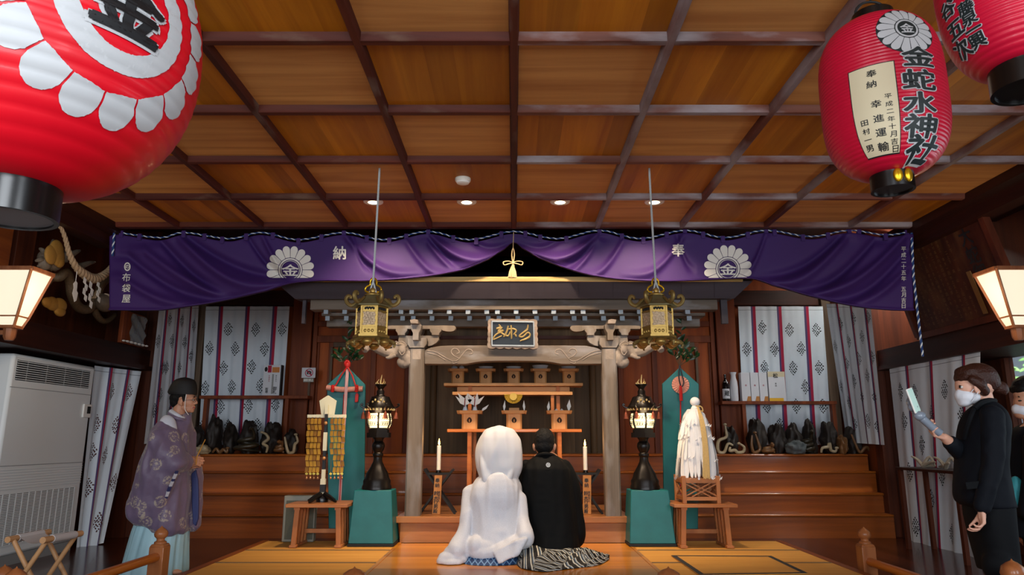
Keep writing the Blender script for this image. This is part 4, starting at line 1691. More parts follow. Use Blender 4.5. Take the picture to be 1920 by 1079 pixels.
for s, nm in ((-1, 'left'), (1, 'right')):
    xx = x + s * .058
    t = thing('sake_flask', 'white sake flask with folded butterfly paper, %s of the pair on the altar table' % nm, 'flask', (xx, 8.5, z))
    m_ = MB(); m_.lathe([(.028, 0), (.032, .02), (.022, .05), (.014, .075), (.018, .10), (.03, .115), (.03, .12), (0, .12)], (xx, 8.5, z + .001), 20); m_.build('flask_body', 'porcelain', t)
    m_ = MB()
    for sg in (-1, 1):
        m_.prism([V((xx, 8.44, z + .075)), V((xx + sg * .055, 8.44, z + .10)), V((xx + sg * .115, 8.44, z + .19)), V((xx + sg * .05, 8.44, z + .15)), V((xx, 8.44, z + .135))][::sg], (0, .006, 0))
        m_.prism([V((xx, 8.452, z + .10)), V((xx + sg * .05, 8.452, z + .13)), V((xx + sg * .06 - .03, 8.452, z + .225)), V((xx, 8.452, z + .16))][::sg], (0, .006, 0))
    m_.build('butterfly_paper', 'white', t)
    m_ = MB(); m_.tube([V((xx - .004, 8.437, z + .06)), V((xx, 8.435, z + .12)), V((xx + .003, 8.437, z + .16))], .006, 6); m_.build('paper_cord', 'wrapred', t)
def leafp(x_, z_, h_, w_, lean, lab):
    m_ = MB()
    pts = [(0, 0), (w_ / 2, h_ * .45), (w_ * .1, h_), (-w_ / 2, h_ * .5)]
    m_.prism([V((x_ + a_ + lean * b_, 8.47, z_ + b_)) for a_, b_ in pts], (0, .006, 0))
    setp(m_.build('folded_paper', 'white'), lab, 'folded paper')
leafp(x + .13, z, .09, .05, 1.0, 'pale folded paper leaning right of the two flasks on the altar table')
x, z = stands[1]
m_ = MB(); m_.box(x - .06, x + .06, 8.44, 8.56, z, z + .05); setp(m_.build('wooden_box', 'hinoki', bevel=.003), 'small plain wooden box on the middle stand of the altar table', 'box')
leafp(x - .12, z - .0, .14, .03, .05, 'narrow white folded paper at the left of the middle altar stand')
leafp(x + .12, z - .0, .14, .03, -.05, 'narrow white folded paper at the right of the middle altar stand')
t = thing('gold_paper_fan', 'round pleated golden paper ornament under the altar shelf', 'ornament', P(962.5, 757, 8.9))
m_ = MB()
c = P(962.5, 740, 8.92)
vs = [c]
n = 36
for i in range(n + 1):
    a = -pi + pi * i / n
    r = .115
    vs.append(c + V((r * math.cos(a), -.008 if i % 2 else .008, r * math.sin(a) * .98)))
m_.add(vs, [(0, i, i + 1) for i in range(1, n + 1)])
o = m_.build('pleats', 'foil', t, flat=True); q_ = o.modifiers.new('t', 'SOLIDIFY'); q_.thickness = .004
m_ = MB()
m_.lathe([(.0, 0), (.045, .004), (.045, .012), (0, .012)], (0, 0, 0), 24)
m_.v = [tuple(c + V((p[0], -.012 - p[2], p[1] - .03))) for p in m_.v]
m_.build('centre_boss', 'foil', t)
x, z = stands[2]
for s, nm in ((-1, 'left'), (1, 'right')):
    m_ = MB(); m_.lathe([(.035, 0), (.03, .012), (.012, .03), (0, .042)], (x + s * .032, 8.46, z + .001), 16); setp(m_.build('salt_cone', 'white'), 'small white salt cone, %s of the two on the right-hand altar stand' % nm, 'salt cone')
leafp(x - .128, z - .0, .13, .035, .06, 'narrow white folded paper at the left of the right-hand altar stand')
leafp(x + .115, z - .0, .15, .05, .05, 'white leaf-shaped folded paper at the right of the right-hand altar stand')

# ---- candles on crossed black stands
M['wax'] = mat('white_wax', '#ece6d8', .45, sss=.4)
M['flame'] = mat('flame', '#ffc060', .5, emit='#ffae48', es=34)
M['plate'] = wood('name_board_wood', '#a3662f', '#c08648', 'Z', .5, scale=6)
for sd, cx, cz, xs, pls in (('left', 822, 836, (795, 849, 785, 853), (815, 829, 810, 825)), ('right', 1098, 838, (1073, 1126, 1068, 1130), (1093, 1108.5, 1093, 1108.5))):
    Y = 8.02
    t = thing('candle_stand', 'black crossed candle stand with a written name board, %s of the couple' % sd, 'candle stand', V((P(cx, 960, Y).x, Y, .405)))
    for dy in (0, .16):
        for (a_, b_) in (((xs[0], 880), (xs[3], 969)), ((xs[1], 881), (xs[2], 969))):
            m_ = MB()
            p0 = P(a_[0], a_[1], Y); p1 = P(b_[0], b_[1], Y); p1.z = .406
            m_.bar(p0 + V((0, dy, 0)), p1 + V((0, dy, 0)), .018, .022); m_.build('crossed_leg', 'matblack', t)
    m_ = MB(); a = P(xs[0] + 5, 891, Y); b = P(xs[1] - 4, 884, Y); m_.box(a.x, b.x, Y - .01, Y + .2, a.z, b.z - .02); m_.build('shelf', 'matblack', t)
    zs = b.z - .02
    m_ = MB(); c = P(cx, 880, Y); m_.lathe([(.03, 0), (.034, .006), (.026, .012), (.026, .03), (0, .03)], (c.x, Y + .02, zs), 20); m_.build('cup', 'black', t)
    m_ = MB()
    pp = [P(pls[2], 965, Y - .04), P(pls[3], 965, Y - .04), P(pls[1], 892, Y - .04), P(pls[0], 892, Y - .04)]
    m_.prism(pp, (0, .012, 0)); nb = m_.build('name_board', 'plate', t, bevel=.002)
    m_ = MB()
    def brd(u, v):
        a_ = pp[3] + (pp[2] - pp[3]) * u; b_ = pp[0] + (pp[1] - pp[0]) * u
        return a_ + (b_ - a_) * v + V((0, -.002, 0))
    W_ = (pp[2] - pp[3]).length; H_ = (pp[0] - pp[3]).length
    for txt, u0, v0, sz in (('奉納', .42, .13, .052), ('鈴木', .36, .46, .052), ('行男殿', .38, .68, .05), ('宮前住人', .74, .44, .03)):
        writ(m_, txt, lambda a_, b_: brd(u0 + a_ / W_, v0 - b_ / H_), 0, 0, sz, .02, 0)
    m_.build('ink_lettering', 'ink', nb, flat=True)
    k = thing('candle', 'lit white candle %s of the couple' % sd, 'candle', (c.x, Y + .02, zs + .031))
    ztop = P(cx, cz, Y + .02).z
    m_ = MB(); m_.lathe([(.0225, zs + .031), (.0225, ztop - .004), (.019, ztop), (0, ztop - .006)], (c.x, Y + .02, 0), 20); m_.build('wax', 'wax', k)
    m_ = MB(); m_.tube([V((c.x, Y + .02, ztop - .006)), V((c.x, Y + .02, ztop + .012))], .002, 5); m_.build('wick', 'matblack', k)
    m_ = MB(); m_.lathe([(0, .0), (.008, .008), (.011, .02), (.008, .04), (.0035, .06), (0, .075)], (c.x, Y + .02, ztop + .004), 14); m_.build('flame', 'flame', k)
    light('candle_light', 'POINT', (c.x, Y + .0, ztop + .09), 2.2, (1.0, .55, .22), shadow_soft_size=.03)
# ================================================================== things standing before the steps
M['teal'] = mat('teal_silk', '#0f666a', .5, var=.2, bs=5, bump=.05)
M['tealcover'] = mat('teal_silk_cover', '#1a6668', .42, var=.25, bs=6, bump=.2, spec=.3)
M['castiron'] = mat('black_bronze', '#15110f', .32, .4, var=.3, bs=20)
M['lampglass'] = mat('lit_lamp_panel', '#ffedc0', .6, emit='#ffe2a6', es=1.25)
M['bell'] = mat('copper_bell', '#8a4a38', .4, .7)
M['lamptop'] = mat('gilt_flame', '#c8b07a', .4, .7)

for sd, px, ped in (('left', 709, ((664, 734), (652, 737))), ('right', 1207, ((1183, 1254), (1181, 1268)))):
    # covered pedestal
    Yf = 7.55
    b0 = PZ(ped[1][0], 1026.5, PZ0); b1 = PZ(ped[1][1], 1026.5, PZ0)
    Yf = b0.y
    dep = .40
    t = thing('lantern_pedestal', 'sloping pedestal covered in teal cloth, %s of the altar' % sd, 'pedestal', ((b0.x + b1.x) / 2, Yf + dep / 2, PZ0 + .0035), 'covered pedestals')
    z1 = P(960, 920, Yf + .05).z
    t0 = P(ped[0][0], 920, Yf + .05); t1 = P(ped[0][1], 920, Yf + .05)
    m_ = MB()
    zb = PZ0 + .03
    lo = [V((b0.x, Yf, zb)), V((b1.x, Yf, zb)), V((b1.x, Yf + dep, zb)), V((b0.x, Yf + dep, zb))]
    hi = [V((t0.x, Yf + .05, z1)), V((t1.x, Yf + .05, z1)), V((t1.x, Yf + dep - .05, z1)), V((t0.x, Yf + dep - .05, z1))]
    m_.loft([lo, hi]); m_.build('cloth_cover', 'tealcover', t, bevel=.008)
    m_ = MB(); m_.box(b0.x - .006, b1.x + .006, Yf - .006, Yf + dep + .006, PZ0 + .0035, zb); m_.build('base_board', 'matblack', t, bevel=.003)
    # bronze lantern on it
    cx = (t0.x + t1.x) / 2
    cy = Yf + dep / 2
    cx = P(px, 850, cy).x
    k = thing('bronze_lantern', 'tall black bronze lantern with glowing scroll-patterned panels, on the teal pedestal %s of the altar' % sd, 'standing lantern', (cx, cy, z1 + .001), 'bronze lanterns')
    D_ = cy * .98
    s = D_ / F            # metres per photo pixel there
    zz = lambda y: P(px, y, cy).z
    m_ = MB()
    b_z = z1 + .001
    prof = [(27 * s, b_z), (27 * s, b_z + .03), (25 * s, zz(908)), (25.5 * s, zz(902)), (22 * s, zz(896)), (20 * s, zz(888)), (13 * s, zz(876)), (8.5 * s, zz(866)), (7.5 * s, zz(858)),
            (9.5 * s, zz(855)), (9.5 * s, zz(852)), (7.5 * s, zz(849)), (11 * s, zz(842)), (12 * s, zz(837)), (11 * s, zz(832)), (8 * s, zz(828)), (9 * s, zz(824)), (15 * s, zz(817)), (18 * s, zz(813))]
    m_.lathe(prof, (cx, cy, 0), 28); m_.build('turned_base', 'castiron', k)
    m_ = MB()
    for (r, y0, y1) in ((20, 813, 806), (23.5, 826 - 5, 814 - 2), (17, 806, 803)):
        m_.lathe([(r * s, zz(y0)), (r * s, zz(y1))], (cx, cy, 0), 6, ph=pi / 6)
    m_.build('hexagonal_seat', 'castiron', k, flat=True)
    # glowing panels
    m_ = MB()
    zb_, zt_ = zz(803), zz(776)
    m_.lathe([(19 * s, zb_), (22.5 * s, zb_ + .3 * (zt_ - zb_)), (23 * s, zb_ + .6 * (zt_ - zb_)), (20.5 * s, zt_)], (cx, cy, 0), 36); m_.build('lit_panel', 'lampglass', k)
    m_ = MB()
    for j in range(6):
        a = -pi / 2 + j * pi / 3 + .1
        m_.tube([V((cx + r * s * math.cos(a), cy + r * s * math.sin(a), z_)) for r, z_ in ((19.6, zb_), (23.2, zb_ + .3 * (zt_ - zb_)), (23.7, zb_ + .6 * (zt_ - zb_)), (21, zt_))], .011, 6)
        for q in range(8):
            aa = a + pi / 3 * (.2 + .2 * (q % 4)); z_ = zb_ + (zt_ - zb_) * (.28 + .42 * (q // 4))
            pts = []
            for w_ in range(9):
                th = w_ / 8 * 2.6 * pi
                rr = .006 + .021 * w_ / 8
                ang = aa + rr * math.cos(th) / (23 * s)
                pts.append(V((cx + 23.4 * s * math.cos(ang), cy + 23.4 * s * math.sin(ang), z_ + rr * math.sin(th))))
            m_.tube(pts, .0028, 4)
    m_.build('scroll_grille', 'castiron', k)
    # roof
    m_ = MB()
    m_.lathe([(21 * s, zz(776)), (22 * s, zz(772)), (27 * s, zz(768)), (28 * s, zz(764)), (24 * s, zz(760)), (20 * s, zz(752)), (17 * s, zz(745)), (9 * s, zz(743)), (7 * s, zz(740)), (7.5 * s, zz(735)), (5 * s, zz(730)), (7.5 * s, zz(726)), (11.5 * s, zz(722)), (11 * s, zz(721)), (0, zz(722))], (cx, cy, 0), 30)
    m_.build('roof', 'castiron', k)
    m_ = MB()
    for j in range(24):
        a = 2 * pi * j / 24
        m_.obox((cx + 25.8 * s * math.cos(a), cy + 25.8 * s * math.sin(a), zz(768.5)), .012, .03, .02, Matrix.Rotation(a + pi / 2, 3, 'Z'))
    for j in range(5):
        a = -pi / 2 + .25 * (j - 2)
        m_.ell((cx + 21.5 * s * math.cos(a), cy + 21.5 * s * math.sin(a), zz(755) + .02 * (j % 2)), (.012, .012, .014), nu=8, nv=6)
    m_.build('gilt_slots', 'lamptop', k)
    for j in range(6):
        a = -pi / 2 + pi / 6 + j * pi / 3
        dr = V((math.cos(a), math.sin(a), 0)); c0 = V((cx, cy, 0))
        m_ = MB(); m_.tube(spline([c0 + dr * 24 * s + V((0, 0, zz(766))), c0 + dr * 31 * s + V((0, 0, zz(764.5))), c0 + dr * 36 * s + V((0, 0, zz(761))), c0 + dr * 35 * s + V((0, 0, zz(758))), c0 + dr * 32.5 * s + V((0, 0, zz(760)))], 4), .009, 7); m_.build('eave_hook', 'castiron', k)
        m_ = MB(); pb = c0 + dr * 31 * s
        m_.lathe([(.026, zz(786)), (.022, zz(783)), (.016, zz(776)), (.01, zz(774)), (.003, zz(773)), (.003, zz(766))], (pb.x, pb.y, 0), 12); m_.build('wind_bell', 'bell', k)
    m_ = MB()
    fz = zz(722); h = zz(702) - zz(721)
    for dx, hh, ww in ((0, 1, .020), (-.03, .55, .016), (.024, .6, .014), (-.045, .32, .012), (.036, .36, .01)):
        m_.tube(spline([V((cx + dx * .5, cy, fz)), V((cx + dx * 1.25, cy, fz + h * hh * .4)), V((cx + dx * .9 + .01, cy, fz + h * hh))], 5), [ww * (1 - .9 * (i / 10) ** 1.4) + .002 for i in range(11)], 7, flat=.6)
    m_.build('flame_finial', 'lamptop', k)
    light('lantern_lamp', 'POINT', (cx, cy - 31 * s, (zb_ + zt_) / 2), 5, (1.0, .74, .42), shadow_soft_size=.09)

# ---- teal banners with sakaki sprigs
M['sakaki'] = mat('dark_green_leaf', '#16351b', .35, var=.3, bs=12)
M['twig'] = mat('brown_twig', '#4a3320', .7)
M['pinkcloth'] = mat('pink_brocade', '#c88a78', .6, var=.3, bs=50)
M['redcord'] = mat('scarlet_cord', '#b5140f', .55)
M['pinkcord'] = mat('pink_white_cord', '#c79a9c', .6)
M['darkcord'] = mat('dark_navy_cord', '#101a2a', .6)


def leaf(m, c, d, L, w, nrm):
    d = V(d).normalized(); n = V(nrm)
    sd = d.cross(n).normalized()
    n = sd.cross(d)
    pts = []
    for tt, ww, up in ((0, .08, 0), (.25, .8, .05), (.55, 1, .07), (.8, .6, .02), (1, .02, -.05)):
        pts.append((c + d * L * tt + n * L * up - sd * w / 2 * ww, c + d * L * tt + n * (L * up + .0) + n * -w * .12 * ww, c + d * L * tt + n * L * up + sd * w / 2 * ww))
    vs = [p for r in pts for p in r]
    fs = []
    for i in range(4):
        for j in range(2):
            fs.append((i * 3 + j, i * 3 + j + 1, i * 3 + 4 + j, i * 3 + 3 + j))
    m.add(vs, fs)
    return


def banner(outline, Y, label, sd):
    cxs = [p[0] for p in outline]
    base = P(sum(cxs) / len(cxs), 950, Y)
    t = thing('ritual_banner', label, 'banner', (base.x, Y, PZ0), 'teal banners')
    m_ = MB(); m_.prism([P(a_, b_, Y) for a_, b_ in outline], (0, .03, 0)); m_.build('teal_cloth', 'teal', t, bevel=.006)
    return t


Y = 8.3
zfloor = P(650, 985, Y)
t = banner(((616, 1000), (682, 1000), (685, 722), (651.5, 688), (613, 722)), Y, 'tall pointed teal banner with a pink roll and red cords, left of the altar', 'left')
m_ = MB(); m_.tube(spline([P(613, 727, Y - .04), P(640, 731, Y - .05), P(665, 730, Y - .05), P(680, 729.5, Y - .04)], 5), .031, 12); m_.build('brocade_roll', 'pinkcloth', t)
m_ = MB()
for x in (650.5, 653): m_.tube([P(x, 690, Y - .02), P(x - 3, 735, Y - .09), P(x - 10, 850, Y - .02), P(x - 17, 985, Y - .02)], .011, 6)
m_.build('long_cord', 'pinkcord', t)
m_ = MB(); m_.tube([P(646, 740, Y - .02), P(641, 850, Y - .018), P(636, 985, Y - .018)], .014, 6); m_.build('red_long_cord', 'redcord', t)
m_ = MB()
for pts in (((651, 689), (640, 704), (630, 722), (624, 727)), ((652, 689), (660, 704), (666, 722), (669, 730))):
    m_.tube(spline([P(a_, b_, Y - .05) for a_, b_ in pts], 4), .009, 6)
for a_ in (624, 669):
    m_.tube([P(a_, 724, Y - .075), P(a_, 729, Y - .1), P(a_ - 1, 735, Y - .085)], .02, 8)
m_.tube(spline([P(649, 688, Y - .03), P(647, 681, Y - .04), P(651, 677, Y - .04), P(655, 681, Y - .04), P(654, 688, Y - .03)], 4, True), .014, 8, True)
m_.ell(P(651, 685, Y - .04), (.03, .02, .035))
m_.build('red_cord', 'redcord', t)
m_ = MB(); m_.prism([P(a_, b_, Y - .07) for a_, b_ in ((665, 755), (671, 754), (672, 741), (669.5, 737), (668, 737), (666, 741))], (0, .02, 0)); m_.build('red_tag', 'redcord', t, bevel=.004)
t2 = banner(((1245, 1000), (1309, 1000), (1310.5, 721), (1275, 689), (1242, 720)), Y, 'tall pointed teal banner with a pale round fan and red tassel, right of the altar', 'right')
m_ = MB()
c = P(1276, 722, Y - .012)
R_ = .102
n = 40
vs = [c + V((0, -.012, 0))] + [c + V((R_ * math.cos(2 * pi * i / n), -.006 if i % 2 else .004, R_ * math.sin(2 * pi * i / n))) for i in range(n)]
m_.add(vs, [(0, 1 + i, 1 + (i + 1) % n) for i in range(n)]); o = m_.build('round_fan', 'pinkcloth', t2, flat=True); q_ = o.modifiers.new('t', 'SOLIDIFY'); q_.thickness = .004
m_ = MB(); m_.tube(spline([P(1274, 686, Y - .03), P(1272.5, 705, Y - .06), P(1277, 725, Y - .06), P(1282, 718, Y - .06), P(1278, 700, Y - .06), P(1275, 686, Y - .03)], 5), .008, 6); m_.build('dark_cord', 'darkcord', t2)
m_ = MB()
for i in range(14):
    dx = (i % 5 - 2) * .7; dd = (i // 5) * .01
    m_.tube([P(1276 + dx * .5, 724, Y - .05 - dd), P(1276.5 + dx, 736, Y - .055 - dd), P(1277 + dx, 752, Y - .05 - dd)], .011, 6)
m_.build('red_tassel', 'redcord', t2)
m_ = MB(); m_.tube([P(1276, 750, Y - .03), P(1276, 830, Y - .02), P(1276, 985, Y - .02)], .008, 6); m_.build('long_cord', 'redcord', t2)
rnd = random.Random(3)
for tt, px, py, lab, spec in ((t, 652, 684, 'sprig of dark green leaves standing above the left teal banner', ((0, -74), (-18, -24), (14, -26), (-22, -14), (22, -12), (4, -40))),
                              (t2, 1274, 686, 'sprig of dark green leaves standing above the right teal banner', ((4, -84), (-14, -30), (20, -28), (30, -18), (-6, -52), (10, -40)))):
    base = P(px, py, Y - .005)
    sg = thing('sakaki_sprig', lab, 'sprig', base)
    m_ = MB(); lf = MB()
    for dx, dy in spec:
        tip = P(px + dx, py + dy, Y - .03 - rnd.random() * .12)
        mid = (base + tip) / 2 + V((dx * .0006, 0, .01))
        sp = spline([base, mid, tip], 6)
        m_.tube(sp, [.006 - .004 * i / (len(sp) - 1) for i in range(len(sp))], 5)
        nL = 9
        for i in range(nL):
            tt_ = .35 + .65 * i / (nL - 1)
            c = sp[min(len(sp) - 1, int(tt_ * (len(sp) - 1)))]
            d = (tip - base).normalized()
            a = rnd.random() * 2 * pi
            side = V((math.cos(a), math.sin(a) * .6, .2))
            leaf(lf, c, d * .5 + side * .9, .075 + rnd.random() * .03, .034, V((rnd.random() - .5, -1, rnd.random() * .6)))
    m_.build('twig', 'twig', sg); lf.build('leaf', 'sakaki', sg)

# ---- slatted stands
M['stand'] = wood('reddish_cypress', '#9a5a30', '#bf7f4e', 'Z', .45, scale=6, bump=.05)
M['standx'] = wood('reddish_cypress_top', '#9c5c30', '#c18250', 'X', .4, scale=6, coat=.2, bump=.05)


def hasso(x0, x1, ytop, ybot, label):
    f = PZ((x0 + x1) / 2, ybot, PZ0)
    Yf = f.y
    dep = .40
    a = P(x0, ytop + 8, Yf - .03); b = P(x1, ytop, Yf - .03)
    t = thing('slatted_stand', label, 'stand', ((a.x + b.x) / 2, Yf + dep / 2, PZ0 + .0035), 'slatted wooden stands')
    W_ = b.x - a.x
    m = MB(); m.box(a.x, b.x, Yf - .04, Yf + dep + .04, b.z - .034, b.z); m.build('top_board', 'standx', t, bevel=.005)
    for sx in (0, 1):
        xx = a.x + W_ * (.17 if sx == 0 else .83)
        for j in range(4):
            m = MB(); y = Yf + .015 + j * (dep - .06) / 3
            lean = -.02 if sx == 0 else .02
            m.bar((xx + lean, y + .02, PZ0 + .02), (xx, y + .02, b.z - .034), .05, .045, up=(0, 1, 0)); m.build('slat_leg', 'stand', t, bevel=.004)
        m = MB(); m.box(xx - .035 + lean, xx + .035 + lean, Yf - .005, Yf + dep, PZ0 + .0035, PZ0 + .03); m.build('foot_rail', 'stand', t, bevel=.004)
        m = MB(); m.box(xx - .03, xx + .03, Yf, Yf + dep, b.z - .06, b.z - .034); m.build('top_rail', 'stand', t)
    m = MB(); m.box(a.x + W_ * .17, a.x + W_ * .83, Yf + dep - .1, Yf + dep - .06, PZ0 + .11, PZ0 + .15); m.build('cross_rail', 'stand', t)
    return t, b.z, Yf, dep, a.x, b.x


h1, hz1, hy1, hd1, _, _ = hasso(535, 652, 946, 1029, 'slatted wooden stand left of the altar carrying the gold wand')
h2, hz2, hy2, hd2, _, _ = hasso(1264, 1383, 946, 1030, 'slatted wooden stand right of the altar carrying the white paper wand')

# gold wand with hanging gold plates
M['ivory'] = mat('ivory_board', '#d8d3b4', .55)
M['goldleaf'] = mat('gold_paper', '#b5822a', .38, .65, var=.3, bs=30)
M['goldshine'] = mat('bright_gold_paper', '#e8c65a', .22, .9)
M['golddark'] = mat('dull_gold_paper', '#8a5c1c', .45, .55)
M['bead'] = mat('copper_bead', '#c08a58', .4, .5)
Y = hy1 + hd1 / 2
base = P(604, 940, Y); base.z = hz1 + .001
t = thing('gold_wand', 'ceremonial wand with eight strings of gold plates on a black foot, on the left stand', 'ceremonial wand', base)
m_ = MB()
for j in range(4):
    a = pi / 4 + j * pi / 2 + .3
    d = V((math.cos(a), math.sin(a), 0))
    c = V((base.x, base.y, hz1 + .001))
    m_.tube(spline([c + d * .03 + V((0, 0, .075)), c + d * .09 + V((0, 0, .055)), c + d * .16 + V((0, 0, .02)), c + d * .19 + V((0, 0, .012))], 4), [.035, .033, .03, .027, .025, .023, .022, .02, .018, .016, .014, .013, .012], 8, flat=.9)
m_.lathe([(.06, .0), (.062, .03), (.045, .07), (.03, .09)], c, 20)
m_.build('foot', 'black', t)
p0 = P(604.5, 934, Y); p1 = P(613, 760, Y)
m_ = MB()
def at_(k): return p0 + (p1 - p0) * k
m_.bar(at_(0), at_(.2), .05, .04, mi=0); m_.bar(at_(.06), at_(.14), .054, .046, mi=1)
m_.bar(at_(.2), at_(.3), .036, .03, mi=0); m_.bar(at_(.3), at_(.5), .030, .026, mi=1); m_.bar(at_(.5), at_(.70), .036, .03, mi=0); m_.bar(at_(.7), at_(.9), .028, .026, mi=1); m_.bar(at_(.9), at_(1.0), .032, .03, mi=0)
for kk in (.42, .8): m_.ell(at_(kk) + V((0, -.016, 0)), .02, nu=10, nv=8, mi=3)
m_.build('pole', ['ivory', 'ink', 'goldshine', 'bead'], t)
m_ = MB(); Yb = Y + .022
m_.prism([P(a_, b_, Yb) for a_, b_ in ((602, 778), (627, 778), (631, 752), (615, 741.5), (598.5, 752))], (0, .012, 0))
m_.box(P(576, 784, Yb).x, P(649, 784, Yb).x, Yb - .004, Yb + .014, P(600, 784, Yb).z, P(600, 778, Yb).z)
m_.build('gable_board', 'ivory', t, bevel=.003)
for i, px in enumerate((579, 586, 592.6, 599.8, 623, 630, 637, 644)):
    m_ = MB()
    lean = (-4.2 if i < 4 else -3.0)
    n = 9
    for j in range(n):
        k = j / n
        x_ = px + lean * k
        y0 = 785.5 + j * 11.4
        if i == 4 and j > 5: continue
        sh = 1.1 if j % 2 else -1.1
        ring = [P(x_ - 2.9, y0, Yb - .02), P(x_ + 2.9, y0, Yb - .02), P(x_ + 2.9 + sh, y0 + 10.0, Yb - .02 - .012), P(x_ - 2.9 + sh, y0 + 10.0, Yb - .02 - .012)]
        m_.prism(ring[::-1], (0, .004, 0), mi=1 if (i == 5 and j in (3, 4)) else (3 if (i * 3 + j * 5) % 4 == 0 else 0))
    ye = 889
    m_.tube([P(px, 782, Yb - .014), P(px + lean, 896, Yb - .02)], .002, 4)
    x_ = px + lean
    r = 3.0
    m_.prism([P(x_, ye - r, Yb - .02), P(x_ - r, ye, Yb - .02), P(x_, ye + r, Yb - .02), P(x_ + r, ye, Yb - .02)], (0, .004, 0), mi=1)
    m_.ell(P(x_, 897, Yb - .02), (.011, .011, .014), nu=8, nv=6, mi=2)
    m_.build('gold_string', ['goldleaf', 'goldshine', 'bead', 'golddark'], t, flat=True)

# paper-streamer wand in a crossed frame
M['straw2'] = mat('flax_ribbon', '#c9a86a', .7, var=.2, bs=60)
Y = hy2 + hd2 / 2
cr = P(1314, 945, Y - .16)
t = thing('lattice_box', 'open wooden frame with crossed slats on the right stand', 'wooden frame', (P(1314, 940, Y).x, Y, hz2 + .001))
za, zb = hz2 + .001, P(1314, 893, Y - .16).z
xa, xb = P(1283, 940, Y - .16).x, P(1347, 940, Y - .16).x
ya, yb = Y - .17, Y + .17
for x in (xa, xb):
    for y in (ya, yb):
        m_ = MB(); m_.box(x - .02, x + .02, y - .02, y + .02, za, zb); m_.build('corner_post', 'stand', t, bevel=.003)
for z0, z1 in ((za + .03, za + .065), (zb - .07, zb - .02)):
    for y in (ya, yb):
        m_ = MB(); m_.box(xa, xb, y - .014, y + .014, z0, z1); m_.build('rail', 'standx', t)
    for x in (xa, xb):
        m_ = MB(); m_.box(x - .014, x + .014, ya, yb, z0, z1); m_.build('rail', 'standx', t)
for y in (ya, yb):
    for q in (0, .22):
        m_ = MB()
        m_.bar((xa + (xb - xa) * q, y, za + .065), (xb - (xb - xa) * (.22 - q), y - .004, zb - .07), .016, .012)
        m_.bar((xb - (xb - xa) * q, y, za + .065), (xa + (xb - xa) * (.22 - q), y + .004, zb - .07), .016, .012); m_.build('crossed_slat', 'stand', t)
for x in (xa, xb):
    m_ = MB(); m_.bar((x, ya, za + .065), (x, yb, zb - .07), .016, .012); m_.bar((x, yb, za + .065), (x + .004, ya, zb - .07), .016, .012); m_.build('crossed_slat', 'stand', t)
m_ = MB(); m_.box(xa, xb, ya, yb, za + .04, za + .055); m_.build('bottom_board', 'stand', t)
M['streamer'] = mat('white_streamer_paper', '#e9e9ea', .8, var=.05)
cx, cy = P(1306, 850, Y).x, Y
k = thing('paper_wand', 'purification wand of layered white paper streamers in the crossed wooden frame', 'ceremonial wand', (cx, cy, za + .056))
m_ = MB(); m_.tube([V((cx, cy, za + .056)), V((cx - .01, cy, P(1303, 765, Y).z))], .016, 8); m_.build('stick', 'stand', k)
m_ = MB(); m_.ell(P(1303, 754, Y), (.052, .05, .05)); m_.ell(P(1304, 770, Y), (.05, .05, .06)); m_.build('paper_knob', 'streamer', k)
rnd = random.Random(5)
zk = lambda y: P(1306, y, Y).z
m_ = MB()
for ring, (yt, ybm, r0, r1, n) in enumerate(((768, 822, .05, .155, 34), (770, 862, .06, .175, 38), (780, 897, .08, .20, 40), (768, 800, .04, .125, 26))):
    for i in range(n):
        a = 2 * pi * i / n + rnd.random() * .1
        d = V((math.cos(a), math.sin(a), 0)); sd_ = V((-math.sin(a), math.cos(a), 0))
        c = V((cx + (-.008 if ring < 2 else 0), cy, 0))
        zt_ = zk(yt); zb_ = zk(ybm + rnd.uniform(-4, 4))
        w_ = .016 + rnd.random() * .008
        j1 = rnd.uniform(-.01, .012)
        pth = [(r0, zt_), (r0 + (r1 - r0) * .55, zt_ - .25 * (zt_ - zb_)), (r0 + (r1 - r0) * .85 + j1, zt_ - .6 * (zt_ - zb_)), (r1 + j1 + rnd.uniform(0, .015), zb_)]
        sp = spline([c + d * r + V((0, 0, z)) + sd_ * rnd.uniform(-.01, .01) for r, z in pth], 3)
        vs = []
        for s_, p in enumerate(sp):
            tw = .4 * math.sin(s_ * .7 + i)
            ww = w_ * (1 if s_ < len(sp) - 1 else .5)
            vs += [p - (sd_ + d * tw) * ww, p + (sd_ + d * tw) * ww]
        m_.add(vs, [(2 * s_, 2 * s_ + 1, 2 * s_ + 3, 2 * s_ + 2) for s_ in range(len(sp) - 1)])
        if rnd.random() < .5:
            e_ = sp[-1]
            m_.add([e_, e_ + d * .03 + sd_ * .02 + V((0, 0, .02)), e_ + d * .02 - sd_ * .02 - V((0, 0, .012))], [(0, 1, 2)])
m_.build('paper_streamer', 'streamer', k)['kind'] = 'stuff'
m_ = MB()
for i in range(9):
    dx = (i - 4) * .0045
    sp = spline([V((cx - .0 + .02, cy - .06, zk(762))), V((cx + .035 + dx, cy - .15, zk(790))), V((cx + .045 + dx * 1.3, cy - .20, zk(840))), V((cx + .03 + dx * 1.8, cy - .225, zk(893 + (i * 3 % 5))))], 5)
    m_.tube(sp, .007, 5, flat=.5)
m_.tube(spline([V((cx + .0, cy - .06, zk(762))), V((cx + .06, cy - .07, zk(764))), V((cx + .07, cy - .07, zk(772))), V((cx + .02, cy - .08, zk(770)))], 5), .007, 6)
m_.build('flax_ribbon', 'straw2', k)

